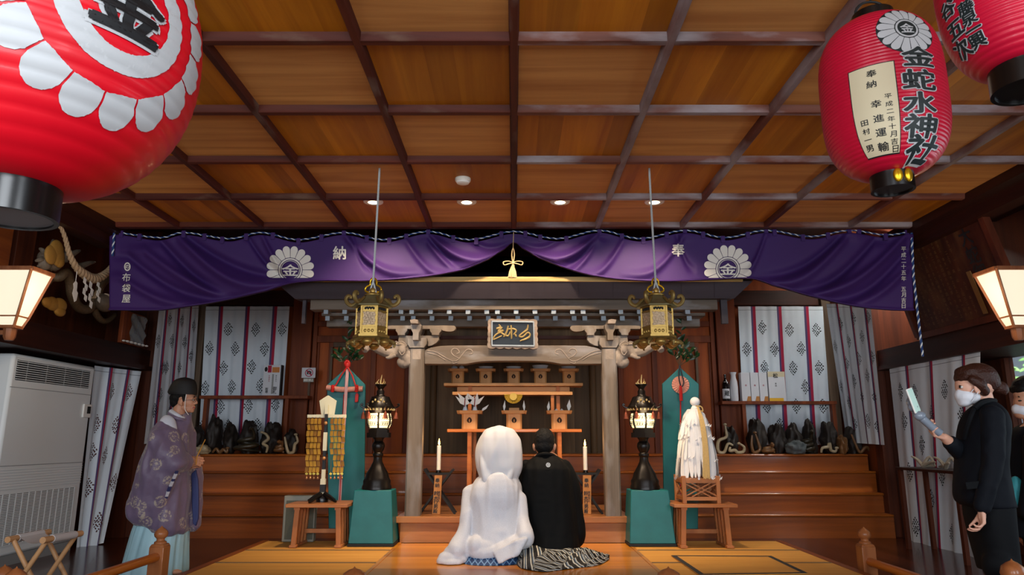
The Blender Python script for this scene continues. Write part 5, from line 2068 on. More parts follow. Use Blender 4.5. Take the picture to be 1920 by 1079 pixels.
# ---- grey grille panel behind the left stand
M['greypanel'] = mat('grey_green_fabric_panel', '#57584a', .7, var=.25, bs=140)
M['greytrim'] = mat('grey_panel_trim', '#8a8a7e', .5)
a = PZ(527, 1018, PZ0); t = thing('grille_panel', 'grey upright fabric-fronted panel behind the left slatted stand', 'panel', (P(558, 1000, a.y).x, a.y + .05, PZ0 + .0035))
b = P(592, 930, a.y)
m_ = MB(); m_.box(a.x, b.x, a.y, a.y + .1, PZ0 + .0035, b.z); m_.build('casing', 'greytrim', t, bevel=.012)
m_ = MB(); m_.box(a.x + .03, b.x - .01, a.y - .004, a.y + .002, PZ0 + .03, b.z - .05); m_.build('fabric_front', 'greypanel', t)

# ================================================================== patterned white curtains
M['linen'] = mat('white_linen', '#d3dde6', .8, var=.05, bs=8)
M['stripe'] = mat('crimson_stripe', '#a8143c', .75)
M['stripeblue'] = mat('dull_violet_stripe_edge', '#4e3f6b', .75)
M['motif'] = mat('dark_leaf_print', '#16181d', .8)
M['motifbrown'] = mat('brown_leaf_print', '#4a1c1c', .8)
M['hem'] = mat('linen_hem_line', '#8f99a4', .8)


def motif_polys(rnd):
    out = []
    for r, n in enumerate((1, 2, 3, 4, 3, 4, 3, 2, 1)):
        y = 1 - r / 4.
        for i in range(n):
            x = (i - (n - 1) / 2) * .42 * (1 if n > 1 else 0)
            out.append((x * (.9 + .2 * rnd.random()), y * .9 + rnd.uniform(-.05, .05), rnd.random() * pi, .235 + rnd.random() * .07))
    return out


def noren(name, label, surf, W_, H_, stripes, spots, group='patterned white curtains', nu=90, nv=30, sw=.066, motm='motif', mw=.062, mh=.105, band=.055):
    """surf(u, v): v 0 top, 1 bottom; stripes: list of u; spots: list of (u, v)"""
    p0 = surf(.5, 1.0)
    t = MB()

    def mf(u, v):
        for s in stripes:
            d = (u - s) * W_
            if -sw / 2 <= d < -sw * .08:
                return 2
            if -sw * .08 <= d < sw / 2:
                return 1
        if band and abs(v * H_ - band) < .004:
            return 4
        return 0
    us = sorted(set([i / nu for i in range(nu + 1)] + [s + k for s in stripes for k in (-sw / 2 / W_, -sw * .08 / W_, sw / 2 / W_)]))
    us = [u for u in us if 0 <= u <= 1]
    vs = sorted(set([j / nv for j in range(nv + 1)] + ([(band - .004) / H_, (band + .004) / H_] if band else [])))
    pts = [surf(u, v) for v in vs for u in us]
    nU = len(us)
    fs = []; ms = []
    for j in range(len(vs) - 1):
        for i in range(nU - 1):
            fs.append((j * nU + i, j * nU + i + 1, (j + 1) * nU + i + 1, (j + 1) * nU + i))
            ms.append(mf((us[i] + us[i + 1]) / 2, (vs[j] + vs[j + 1]) / 2))
    t.add(pts, fs)
    t.m = ms
    rnd = random.Random(len(label))

    def face(u, v):
        e = .002
        p = surf(u, v)
        a = surf(u + e, v) - p
        b = surf(u, v + e) - p
        n = a.cross(b).normalized()
        if n.dot(V((0, 0, CZ)) - p) < 0:
            n = -n
        return p + n * .004
    for (u0, v0) in spots:
        for (x, y, a, r) in motif_polys(rnd):
            if not (0.01 < u0 + x * mw / W_ < .99 and .01 < v0 - y * mh / W_ * W_ / H_ < .99):
                continue
            poly = []
            for k in range(7):
                th = 2 * pi * k / 7
                ex, ey = math.cos(th) * r * .62, math.sin(th) * r * .38
                ca, sa = math.cos(a), math.sin(a)
                poly.append(face(u0 + (x + ex * ca - ey * sa) * mw / W_ * 1.3, v0 - (y * mh + (ex * sa + ey * ca) * mw * 1.3) / H_))
            t.add(poly, [tuple(range(7))], 3)
    o = t.build(name, ['linen', 'stripe', 'stripeblue', motm, 'hem'], angle=180)
    return setp(o, label, 'curtain', group)


def bil(TL, TR, BL, BR, fold=.012, nf=7, ph=0, axis=V((0, 1, 0))):
    def f(u, v):
        p = (TL * (1 - u) + TR * u) * (1 - v) + (BL * (1 - u) + BR * u) * v
        k = fold * (.35 + .65 * v)
        return p + axis * (k * (math.sin(2 * pi * nf * u + ph) + .5 * math.sin(2 * pi * nf * 1.7 * u + 2 + ph + v)))
    return f


def inv(f, tgt, plane):
    """find (u, v) on a flat curtain for a place of the photo"""
    x, y = tgt
    best = None
    u, v = .5, .5
    for it in range(25):
        def e(u, v):
            p = f(u, v)
            d = p - V((0, 0, CZ))
            yc = (d.z * math.cos(TILT) - d.y * math.sin(TILT)); zc_ = d.y * math.cos(TILT) + d.z * math.sin(TILT)
            return V((CX + F * d.x / zc_ - x, 539.5 - F * yc / zc_ - y))
        a = e(u, v); bu = (e(u + .001, v) - a) / .001; bv = (e(u, v + .001) - a) / .001
        det = bu.x * bv.y - bu.y * bv.x
        if abs(det) < 1e-9: break
        u -= (a.x * bv.y - a.y * bv.x) / det
        v -= (bu.x * a.y - bu.y * a.x) / det
    return u, v


def spots_from(f, pts):
    out = []
    for p in pts:
        u, v = inv(f, p, None)
        if -.05 < u < 1.05 and -.05 < v < 1.05:
            out.append((u, v))
    return out


def stripes_from(f, pts):
    return [inv(f, p, None)[0] for p in pts]


Y = 10.42
f = bil(P(386, 575, Y), P(543, 575, Y), P(372, 835, Y), P(525, 835, Y))
ff = bil(P(386, 575, Y), P(543, 575, Y), P(372, 835, Y), P(525, 835, Y), 0)
rowsL = [(428, 618), (479.5, 618), (529, 618), (393, 654), (441, 655), (496, 655), (419, 691), (472, 688), (384.5, 728), (434.5, 726), (488.6, 724), (413.5, 763.5), (466, 762), (517, 760), (380, 800), (428, 800), (482, 798)]
noren('patterned_curtain', 'white curtain with crimson stripes on the back wall, above the left-hand shelf', f, 1.2, 2.0, stripes_from(ff, ((412, 620), (462, 620), (513, 620))), spots_from(ff, rowsL))
f = bil(P(1384, 575, Y), P(1544, 575, Y), P(1396, 835, Y), P(1560, 835, Y))
ff = bil(P(1384, 575, Y), P(1544, 575, Y), P(1396, 835, Y), P(1560, 835, Y), 0)
rowsR = [(1429, 615), (1480, 619), (1530.5, 619), (1400, 655), (1452, 655.6), (1502, 654), (1433.5, 690), (1487, 690.6), (1536, 690), (1408, 726), (1457, 726), (1510, 726), (1438, 762), (1493, 762), (1543, 762), (1412, 798), (1462, 798), (1516, 798)]
noren('patterned_curtain', 'white curtain with crimson stripes on the back wall, behind the sake bottles', f, 1.22, 2.0, stripes_from(ff, ((1414, 620), (1463, 620), (1514, 620))), spots_from(ff, rowsR))
ax = V((1, 0, 0))
mk = lambda fo: bil(PX(299, 572, -4.68), PX(373, 572, -4.68), PX(270, 833, -4.68), PX(357, 828, -4.68), fo, 6, 0, ax)
rowsCL = [(318, 600), (341, 602), (363, 612), (296, 640), (322, 640), (346, 642), (312, 690), (336, 690), (358, 668), (300, 740), (325, 735), (346, 720), (305, 690), (290, 770), (318, 775), (340, 770)]
noren('patterned_curtain', 'white curtain with crimson stripes in the left rear corner, on the side wall', mk(.007), 1.25, 2.1, stripes_from(mk(0), ((307, 640), (331, 640), (354, 640))), spots_from(mk(0), rowsCL), nu=60)
mk = lambda fo: bil(PX(1549, 570, 4.68), PX(1632, 570, 4.68), PX(1588, 830, 4.68), PX(1659, 835, 4.68), fo, 6, 0, ax)
rowsCR = [(1577, 608), (1601, 598), (1628, 595), (1567, 650), (1592, 640), (1617, 632), (1588, 682), (1611, 673), (1636, 670), (1578, 725), (1602, 715), (1627, 705), (1640, 745), (1592, 755), (1617, 745), (1603, 795), (1628, 790), (1645, 800)]
noren('patterned_curtain', 'white curtain with crimson stripes in the right rear corner, on the side wall', mk(.007), 1.25, 2.1, stripes_from(mk(0), ((1573, 600), (1598, 600), (1624, 600))), spots_from(mk(0), rowsCR), nu=60)
# beside the air conditioner, hanging loosely
def acs(fo):
    TL, TR, BL, BR = PX(176, 686, -4.98), PX(264, 697, -4.80), PX(140, 1035, -4.98), PX(192, 1019, -4.80)
    g = bil(TL, TR, BL, BR, fo, 3, 1.2, V((1, 0, 0)))
    return g
noren('patterned_curtain', 'white curtain with crimson stripes hanging beside the white air conditioner', acs(.03), 1.0, 2.0, stripes_from(acs(0), ((197, 760), (232, 735))), spots_from(acs(0), [(210, 735), (243, 737), (183, 795), (216, 798), (198, 855), (233, 853), (168, 915), (182, 980), (213, 905), (176, 848)]), motm='motifbrown', nu=80)
def wos(fo):
    TL, TR, BL, BR = PX(1667, 692, 4.80), PX(1838, 657, 4.80), PX(1702, 1030, 4.80), PX(1834, 1062, 4.80)
    return bil(TL, TR, BL, BR, fo, 5, .5, V((1, 0, 0)))
noren('patterned_curtain', 'large white curtain with crimson stripes hanging behind the woman with a phone', wos(.014), 1.85, 2.0, stripes_from(wos(0), ((1708, 800), (1752, 800), (1806, 700))), spots_from(wos(0), [(1771, 731), (1716, 738), (1697, 790), (1748, 780), (1802, 780), (1730, 835), (1707, 886), (1767, 892), (1745, 937), (1718, 988), (1807, 951), (1784, 1002), (1690, 735), (1822, 850)]), nu=100)
# ================================================================== left side
M['acwhite'] = mat('air_conditioner_white', '#e2e6e6', .4, spec=.4)
M['acgrey'] = mat('air_conditioner_grille_dark', '#15181b', .7)
M['acbase'] = mat('air_conditioner_base', '#8d8f8f', .5)
XA = -4.90
q0 = PX(27, 662, XA); q1 = PX(183, 690, XA)
ya, yb = q0.y, 8.28
zt = 2.03
t = thing('air_conditioner', 'tall white floor-standing air conditioner against the left wall', 'air conditioner', (XA - .22, (ya + yb) / 2, 0))
m_ = MB(); m_.box(XA - .42, XA, ya, yb, .10, zt); m_.build('cabinet', 'acwhite', t, bevel=.03)
m_ = MB(); m_.box(XA - .40, XA - .02, ya + .02, yb - .02, 0, .10); m_.build('base', 'acbase', t)
L = yb - ya
zz = lambda x, y: PX(x, y, XA).z
z1, z0 = zt - .06, zz(106, 722)
m_ = MB(); m_.box(XA - .002, XA + .004, ya + .06, yb - .10, z0, z1); m_.build('air_outlet', 'acgrey', t)
for i in range(9):
    m_ = MB(); z = z0 + (z1 - z0) * (i + .5) / 9
    m_.box(XA, XA + .012, ya + .06, yb - .10, z - .0035, z + .0035); m_.build('outlet_louvre', 'acwhite', t)
m_ = MB()
for i in range(4):
    y = ya + .06 + (L - .16) * (i + .5) / 4
    m_.box(XA + .004, XA + .007, y - .004, y + .004, z0, z1)
m_.build('outlet_divider', 'acbase', t)
for zc in (zz(80, 871), zz(80, 732)):
    m_ = MB(); m_.box(XA - .001, XA + .002, ya + .01, yb - .01, zc - .003, zc + .003); m_.build('panel_seam', 'acbase', t)
m_ = MB()
for i in range(8):
    z = zz(80, 878) - .026 * i
    m_.box(XA - .001, XA + .004, ya + .02, yb - .02, z - .003, z + .003)
m_.build('ribbed_strip', 'acwhite', t)
z1 = zz(80, 920); z0 = .2
n = 30
m_ = MB(); m_.box(XA - .001, XA + .003, ya + .03, yb - .12, z0, z1)
m_.build('intake_opening', 'acgrey', t)
m_ = MB()
for i in range(n + 1):
    z = z0 + (z1 - z0) * i / n
    m_.box(XA + .003, XA + .008, ya + .03, yb - .12, z - .0055, z + .0055)
for i in range(14):
    y = ya + .03 + (L - .15) * i / 13
    m_.box(XA + .003, XA + .009, y - .006, y + .006, z0, z1)
m_.build('intake_grille', 'acwhite', t)
c = PX(161, 771, XA)
m_ = MB(); m_.box(XA, XA + .02, c.y - .07, c.y + .07, c.z - .075, c.z + .075); rc = m_.build('control_unit', 'white', t, bevel=.004)
m_ = MB(); m_.box(XA + .02, XA + .022, c.y - .01, c.y + .055, c.z - .03, c.z + .05); m_.build('display', 'acgrey', rc)

# folding stool
M['palewood'] = mat('pale_beech', '#b98a5e', .5, var=.12, bs=20)
M['canvas'] = mat('white_canvas', '#b9b4b2', .85)
def fs(x, y, Y): return P(x, y, Y)
Yn, Yf = 4.75, 5.15
A0, A1 = P(14, 1013, 4.95), P(92, 998, 5.35)      # left top bar
B0, B1 = P(80, 1014, 4.80), P(152, 1001, 5.20)    # right top bar
zs = (A0.z + A1.z + B0.z + B1.z) / 4
t = thing('folding_stool', 'small folding wooden stool with a white canvas seat in front of the air conditioner', 'stool', ((A0.x + B1.x) / 2, 5.0, 0))
for a, b in ((A0, A1), (B0, B1)):
    m_ = MB(); m_.tube([a, b], .021, 12); m_.build('seat_bar', 'palewood', t)
m_ = MB()
def sg(u, v):
    p = (A0 * (1 - u) + A1 * u) * (1 - v) + (B0 * (1 - u) + B1 * u) * v
    return p + V((0, 0, .016 - .05 * math.sin(pi * v)))
m_.grid(lambda u, v: sg(.22 + .6 * u, v), 10, 14)
for a, b in ((A0, A1), (B0, B1)):
    m_.tube([a + (b - a) * .22, a + (b - a) * .82], .0255, 12)
o = m_.build('canvas_seat', 'canvas', t, angle=50)
for k, u in ((0, .12), (1, .88)):
    pa = A0 + (A1 - A0) * u; pb = B0 + (B1 - B0) * u
    ea = V((pa.x + .36, pa.y, .0)) ; eb = V((pb.x - .36, pb.y, .0))
    ea = V((pb.x + .06, (pa.y + pb.y) / 2 + .03, .012)); eb = V((pa.x - .02, (pa.y + pb.y) / 2 - .03, .012))
    m_ = MB(); m_.tube([pa, ea], .016, 10); m_.build('leg', 'palewood', t)
    m_ = MB(); m_.tube([pb, eb], .016, 10); m_.build('leg', 'palewood', t)

# railings beside the platform
M['railwood'] = wood('orange_rail_wood', '#9a4a12', '#c5701f', 'Y', .35, scale=6, coat=.3, bump=.04)
M['newel'] = wood('newel_wood', '#7c4220', '#a8683c', 'Z', .4, scale=6, coat=.3, bump=.04)


def newel(t, x, y, w_, ztop):
    """square post with an onion finial; ztop is the tip"""
    zp = ztop - .135
    m = MB(); m.box(x - w_ / 2, x + w_ / 2, y - w_ / 2, y + w_ / 2, 0, zp - .02)
    m.loft([[V((x + a * k, y + b * k, z)) for a, b in ((-1, -1), (1, -1), (1, 1), (-1, 1))] for k, z in ((w_ / 2, zp - .02), (w_ / 2 * .8, zp))])
    m.build('post', 'newel', t, bevel=.005)
    m = MB()
    m.lathe([(w_ * .40, zp), (w_ * .40, zp + .012), (w_ * .26, zp + .022), (w_ * .26, zp + .036), (w_ * .40, zp + .052), (w_ * .45, zp + .070), (w_ * .40, zp + .092), (w_ * .22, zp + .112), (w_ * .06, zp + .125), (0, ztop)], (x, y, 0), 24)
    m.build('onion_finial', 'newel', t)


for sd, px, tip, (r0x, r0y), (r1x, r1y) in (('left', 304, 986, (296, 1037), (150, 1084)), ('right', 1619, 988, (1627, 1046), (1752, 1082))):
    X = -2.78 if sd == 'left' else 2.94
    p = PX(px, tip, X)
    t = thing('railing', 'low wooden railing with an onion-topped post along the %s edge of the platform' % sd, 'railing', (X, 4.5, 0), 'platform railings')
    newel(t, X, p.y, .115, p.z)
    a = PX(r0x, r0y, X)
    zr = a.z - .03
    m_ = MB(); m_.tube([V((X, p.y - .02, zr)), V((X, 3.4, zr))], .034, 14); m_.build('handrail', 'railwood', t)
    newel(t, X, 3.3, .115, p.z)
for sd, px in (('left', 665), ('right', 1253)):
    p = P(px, 1062, 5.0)
    t = thing('newel_post', 'onion-topped newel post whose tip shows at the bottom edge, %s of the aisle' % sd, 'post', (p.x, 5.0, PZ0 + .004))
    zt_ = p.z
    m_ = MB(); s_ = .075
    m_.lathe([(s_, PZ0 + .004), (s_, zt_ - .16), (s_ * .6, zt_ - .15), (s_ * .6, zt_ - .13), (s_ * .95, zt_ - .11), (s_ * 1.1, zt_ - .08), (s_ * .95, zt_ - .045), (s_ * .5, zt_ - .024), (s_ * .12, zt_ - .014), (0, zt_)], (p.x, 5.0, 0), 28)
    m_.build('post', 'newel', t)
for px, py, lab in ((10, 1058, 'dark brown onion finial at the bottom left corner, nearest the frame edge'), (32, 1062, 'brown onion finial at the bottom left corner, beside the folding stool')):
    p = P(px, py, 3.9)
    t = thing('newel_post', lab, 'post', (p.x, 3.9 + (.35 if px < 20 else 0), 0))
    yy = 3.9 + (.35 if px < 20 else 0)
    p = P(px, py, yy)
    zt_ = p.z; s_ = .05
    m_ = MB()
    m_.lathe([(s_, 0), (s_, zt_ - .15), (s_ * .6, zt_ - .14), (s_ * .6, zt_ - .12), (s_ * .95, zt_ - .10), (s_ * 1.1, zt_ - .075), (s_ * .95, zt_ - .04), (s_ * .5, zt_ - .02), (s_ * .12, zt_ - .01), (0, zt_)], (p.x, yy, 0), 24)
    m_.build('post', 'newel', t)

# lamps on the lintels
M['shade'] = mat('lit_lamp_paper', '#fff4e0', .7, emit='#ffedc8', es=.62)
M['lampframe'] = wood('lamp_frame_wood', '#7a4428', '#a86c48', 'Z', .45, scale=8)
for sd, sx in (('left', -1), ('right', 1)):
    X = sx * 4.59
    hx0, hx1, hx2 = .215, .095, .062       # half widths: top, knee, bottom
    hy0, hy1, hy2 = .15, .075, .05
    fc = PX(57, 503, -4.385)
    yy = fc.y + hy0
    zt_ = fc.z; zb_ = zt_ - .52
    zk_ = zb_ + .095
    t = thing('wall_lamp', 'lit wooden lamp with white paper panes on the %s-hand lintel' % sd, 'wall lamp', (X, yy, zb_), 'wall lamps')
    def ring(hx, hy, z): return [V((X + a_ * hx, yy + b_ * hy, z)) for a_, b_ in ((-1, -1), (1, -1), (1, 1), (-1, 1))]
    m_ = MB(); m_.loft([ring(hx2, hy2, zb_), ring(hx1, hy1, zk_), ring(hx0, hy0, zt_)]); m_.build('paper_pane', 'shade', t, flat=True)
    m_ = MB()
    R3 = [ring(hx2 + .004, hy2 + .004, zb_), ring(hx1 + .004, hy1 + .004, zk_), ring(hx0 + .004, hy0 + .004, zt_)]
    for ra, rb_ in ((R3[0], R3[1]), (R3[1], R3[2])):
        for i in range(4):
            m_.bar(ra[i], rb_[i], .02)
    for r_, w_ in ((R3[0], .026), (R3[1], .012), (R3[2], .034)):
        for i in range(4):
            m_.bar(r_[i], r_[(i + 1) % 4], w_)
    m_.build('frame', 'lampframe', t)
    m_ = MB(); m_.lathe([(.0, zb_ - .125), (.035, zb_ - .12), (.05, zb_ - .09), (.055, zb_ - .015), (0, zb_ - .015)], (X, yy, 0), 8)
    m_.box(min(X, sx * 4.80), max(X, sx * 4.80), yy - .025, yy + .025, zb_ - .07, zb_ - .03); m_.build('bracket', 'lampframe', t)
    light('wall_lamp_light', 'POINT', (X - sx * .5, yy - .1, zb_ + .2), 7, (1, .76, .48), shadow_soft_size=.12)

# carved dragon with gilt clouds behind the left lamp
M['dragon'] = mat('dark_scaled_carving', '#5e4a34', .6, var=.6, bs=60, bump=.5)
M['dragonface'] = mat('carved_dragon_head', '#6e5f50', .6, var=.4, bs=30, bump=.3)
M['gildcloud'] = mat('gilt_cloud', '#b0813a', .5, .2, var=.15)
XD = -4.95
d = lambda x, y, o=0: PX(x, y, XD + o)
t = thing('dragon_carving', 'dark scaled dragon carving with gilt clouds, on the lintel behind the straw rope', 'carving', d(140, 604))
m_ = MB()
path = spline([d(70, 560), d(80, 540), d(95, 522), d(112, 520, .06), d(124, 512, .08), (d(132, 530, .06)), d(135, 552, .04), d(145, 574), d(160, 581), d(172, 576), d(182, 560, .03), d(188, 538, .05), d(200, 525, .03), d(212, 524)], 8)
m_.tube(path, [.040 + .014 * math.sin(pi * i / (len(path) - 1)) for i in range(len(path))], 14)
path2 = spline([d(172, 560), d(180, 588), d(192, 602), d(206, 600), d(216, 590)], 6)
m_.tube(path2, [.044 * (1 - .4 * i / (len(path2) - 1)) for i in range(len(path2))], 12)
m_.build('scaled_body', 'dragon', t, angle=180)
m_ = MB()
m_.ell(d(92, 485, .12), (.10, .12, .10)); m_.ell(d(99, 497, .14), (.07, .10, .06)); m_.ell(d(85, 493, .14), (.06, .07, .08)); m_.ell(d(104, 490, .17), (.05, .05, .04)); m_.ell(d(96, 478, .17), (.03, .035, .03))
for a in ((85, 480, 74, 466), (92, 474, 100, 450), (98, 476, 112, 462), (84, 488, 66, 490), (86, 496, 70, 500), (96, 502, 104, 508), (120, 490, 122, 470), (130, 480, 150, 470), (150, 500, 178, 492), (138, 498, 155, 506)):
    m_.tube(spline([d(a[0], a[1], .12), d((a[0] + a[2]) / 2 + 2, (a[1] + a[3]) / 2 - 2, .14), d(a[2], a[3], .1)], 4), [.04, .036, .033, .03, .027, .024, .02, .016, .01], 7)
m_.build('head_and_claws', 'dragonface', t)
m_ = MB()
for (x, y, r) in ((96, 478, .10), (106, 470, .11), (109, 482, .10), (112, 490, .07)):
    m_.ell(d(x, y, .24), (.03, r, r))
m_.build('gilt_cloud', 'gildcloud', t)
m_ = MB()
for (x, y, r) in ((90, 568, .07), (98, 570, .09), (112, 572, .09), (112, 584, .07)):
    m_.ell(d(x, y, .16), (.03, r * 1.3, r * .8))
m_.build('gilt_cloud', 'gildcloud', t)
m_ = MB(); m_.ell(d(197, 568, .14), (.10, .12, .11), nu=16, nv=10); m_.build('carved_jewel', 'dragonface', t)

# sacred straw rope with zigzag paper
M['rope'] = mat('twisted_straw', '#a58a6c', .85, var=.3, bs=70, bump=.4)
XR = -4.55
d2 = lambda x, y, o=0: PX(x, y, XR + o)
t = thing('sacred_rope', 'thick twisted straw rope with zigzag paper strips hanging before the dragon carving', 'straw rope', d2(165, 560))
m_ = MB()
m_.rope(spline([d2(96, 412), d2(112, 424), d2(122, 446), d2(130, 476), d2(142, 500), d2(160, 516), d2(176, 523), d2(192, 518), d2(206, 505), d2(217, 486), d2(222, 470)], 5), [.017, .019, .023, .028, .036, .047, .052, .046, .034, .024, .02], .15, (0, 0, 0), 9, 10)
m_.build('rope', 'rope', t)
for (x, y, h, nm) in ((138, 516, 34, 0), (156, 521, 36, 0), (167, 528, 42, 0), (181, 528, 33, 0)):
    m_ = MB()
    zt_ = d2(x, y).z; s = .0065
    ph = h / 4 * s
    yy = d2(x, y).y
    xo = XR + .03
    if x == 138:
        pts = [(0, 0), (.03, -.02), (.035, -.10), (.06, -.12), (.05, -.20), (.02, -.22), (-.03, -.14), (-.02, -.08), (-.035, -.04)]
        m_.prism([V((xo, yy + a, zt_ - .06 + b)) for a, b in pts], (.003, 0, 0)); m_.tube([V((xo, yy, zt_ - .06)), V((xo, yy, zt_ + .04))], .003, 5)
    else:
        for j in range(4):
            a = (j % 2) * .03 - .015
            z_ = zt_ - j * ph
            m_.prism([V((xo + .004 * j, yy + a - .02, z_)), V((xo + .004 * j, yy + a + .025, z_ - .02)), V((xo + .004 * j, yy + a + .02, z_ - ph - .02)), V((xo + .004 * j, yy + a - .025, z_ - ph))], (.003, 0, 0))
    m_.build('zigzag_paper', 'white', t)

# tall plaque in a clear wrapper beside the rope
M['film'] = mat('clear_film', '#aab4b8', .12, spec=.8, trans=.6)
t = thing('framed_plaque', 'small wrapped wooden plaque standing on the left lintel under the purple curtain', 'plaque', PX(248, 650, -4.75))
m_ = MB(); a = PX(228, 648, -4.72); b = PX(268, 592, -4.72)
m_.box(-4.78, -4.73, a.y, PX(268, 655, -4.72).y, 2.345, b.z); m_.build('board', 'brownframe', t, bevel=.005)
m_ = MB(); y0, y1 = a.y, PX(268, 655, -4.72).y
def crk(u, v):
    return V((-4.715 + .01 * math.sin(9 * u + 13 * v) + .006 * math.sin(23 * u * v + 5 * u), y0 + (y1 - y0) * (.3 + .7 * u), 2.35 + (b.z - 2.36) * v * .97))
m_.grid(crk, 16, 24); m_.build('clear_wrapper', 'film', t)
m_ = MB()
for i in range(12):
    y = y0 + (y1 - y0) * i / 11
    m_.ell((-4.70 + .02 * (i % 2), y, 2.352 + .012), (.02, .03, .012), nu=7, nv=5)
m_.build('white_paper_fringe', 'white', t)

# ================================================================== right side
# the big written board leaning out from the wall
M['board'] = wood('old_votive_board', '#2c1008', '#4f2210', 'Z', .5, scale=5, wear='#5d3a1c', wear_amt=.35)
M['boardframe'] = wood('votive_board_frame', '#3a170c', '#5e2b18', 'Z', .45, scale=7)
M['faded'] = mat('faded_gold_writing', '#6b4a22', .6)
bb0, bb1 = PX(1727, 645, 4.78), PX(1880, 590, 4.78)
ht = 1.18
y1_, y0_ = bb0.y, bb1.y - .3
zb_ = 2.38
t = thing('votive_board', 'large dark wooden board covered in faded writing, leaning from the right-hand wall', 'votive board', (4.78, (y0_ + y1_) / 2, zb_))
lean = .32
def bd(u, v, off=0):       # u 0 at the rear (left in the picture), v up
    return V((4.78 - lean * v - off, y1_ + (y0_ - y1_) * u, zb_ + ht * v - off * .2))
m_ = MB(); m_.prism([bd(0, 0), bd(1, 0), bd(1, 1), bd(0, 1)], (.04, 0, .01)); m_.build('panel', 'board', t)
m_ = MB()
for a, b in (((0, 0), (1, 0)), ((1, 0), (1, 1)), ((1, 1), (0, 1)), ((0, 1), (0, 0))):
    m_.bar(bd(*a, .01), bd(*b, .01), .07, .07)
m_.build('frame', 'boardframe', t)
m_ = MB()
bf = lambda a, b: bd(a, b, .008)
Wd = abs(y1_ - y0_)
writ(m_, '奉大蛇御安', lambda a, b: bd(.80 + a / Wd, .86 + b / ht, .006), 0, 0, .2, .02, 0, vertical=True, pitch=.19)
m_.build('large_ink_writing', 'ink', t, flat=True)
m_ = MB()
rnd = random.Random(9)
chars = '金五十円水山川田中大小上下村一二三四六七八木石高本原'
for c_ in range(13):
    u = .06 + c_ * .048
    v = .93
    while v > .06:
        if rnd.random() < .82:
            writ(m_, rnd.choice(chars), lambda a, b: bd(u + a / Wd, v + b / ht, .006), 0, 0, .042, 0, 0)
        v -= .042
m_.build('small_faded_writing', 'faded', t, flat=True)['kind'] = 'stuff'
m_ = MB(); m_.prism([bd(.70, .05, .012), bd(.735, .05, .012), bd(.735, .42, .012), bd(.70, .42, .012)], (-.012, 0, 0)); m_.build('pale_strip', 'faded', t)

# wall shelves, with what stands on them
for sd, x0, x1, yy0, yy1 in (('left', 373, 577, 748, 742), ('right', 1354, 1602, 758.5, 752.5)):
    Y = 10.12
    a, b = P(x0, yy0, Y), P(x1, yy1, Y)
    x_lo, x_hi = max(a.x, -4.58), min(b.x, 4.58)
    t = thing('wall_shelf', 'long narrow dark wooden shelf across the curtain, %s of the altar' % sd, 'shelf', ((a.x + b.x) / 2, Y, a.z), 'wall shelves')
    m_ = MB(); m_.box(x_lo, x_hi, Y, Y + .22, a.z, b.z); m_.build('board', 'brownframe', t, bevel=.004)
    zsh = b.z
    for px in ((386, 538) if sd == 'left' else (1394, 1562)):
        m_ = MB(); c = P(px, 760, Y + .05); m_.box(c.x - .025, c.x + .025, Y + .03, Y + .12, 1.009, a.z); m_.build('support_post', 'brownframe', t)
    if sd == 'left': zl = zsh
    else: zr_ = zsh
Y = 10.2
def box_on(name, lab, cat, x0, x1, y0, Y, dz, z, mt, par=None, grp=None):
    a = P(x0, y0, Y); b = P(x1, y0, Y)
    m = MB(); m.box(a.x, b.x, Y, Y + dz, z + .001, a.z)
    o = m.build(name, mt, bevel=.004)
    return o, a, b
M['label'] = mat('pale_card', '#d4d6dc', .6)
M['orange'] = mat('orange_photo_print', '#c4762a', .5)
M['yellow'] = mat('yellow_box_band', '#e2b01c', .5)
# leaflet holder
a = P(495, 688, Y); b = P(527, 685, Y)
t = thing('leaflet_holder', 'white leaflet holder with two printed columns on the left-hand shelf', 'leaflet holder', ((a.x + b.x) / 2, Y, zl + .001))
m_ = MB(); m_.box(a.x, b.x, Y, Y + .05, zl + .001, b.z); m_.build('card', 'label', t, bevel=.003)
m_ = MB(); m_.box(b.x, b.x + .02, Y, Y + .07, zl + .001, b.z); m_.build('dark_side', 'matblack', t)
def cardtxt(x, y, s, txt, mt, nm, bold=.02, pitch=None):
    m = MB()
    p = P(x, y, Y - .002)
    writ(m, txt, lambda u, v: V((p.x + u, Y - .003, p.z + v)), 0, 0, s, bold, 0, pitch=pitch)
    return m.build(nm, mt, t, flat=True)
m_ = MB(); c0 = P(511, 689, Y); c1 = P(524, 699, Y); m_.box(c0.x, c1.x, Y - .003, Y, c1.z, c0.z); m_.build('orange_photo', 'orange', t)
m_ = MB(); c0 = P(503, 686, Y); c1 = P(509, 699, Y); m_.box(c0.x, c1.x, Y - .003, Y, c1.z, c0.z); m_.build('crimson_band', 'stripe', t)
m_ = MB(); c0 = P(499, 693, Y - .003); m_.ell(c0, (.022, .003, .035), nu=10, nv=8); m_.build('black_bird_print', 'matblack', t)
cardtxt(505, 705, .022, '祈祷受付', 'stripe', 'red_print', .01, .026); cardtxt(518, 705, .022, '御守授与', 'ink', 'ink_print', .005, .026); cardtxt(500, 730, .045, '祝寿', 'ink', 'ink_lettering', .03, .04); cardtxt(515, 729, .06, '御札', 'ink', 'ink_lettering', .02, .05)
m_ = MB(); c0 = P(510.5, 702, Y); c1 = P(511.2, 739, Y); m_.box(c0.x, c1.x, Y - .002, Y, c1.z, c0.z); m_.build('divider', 'acbase', t)
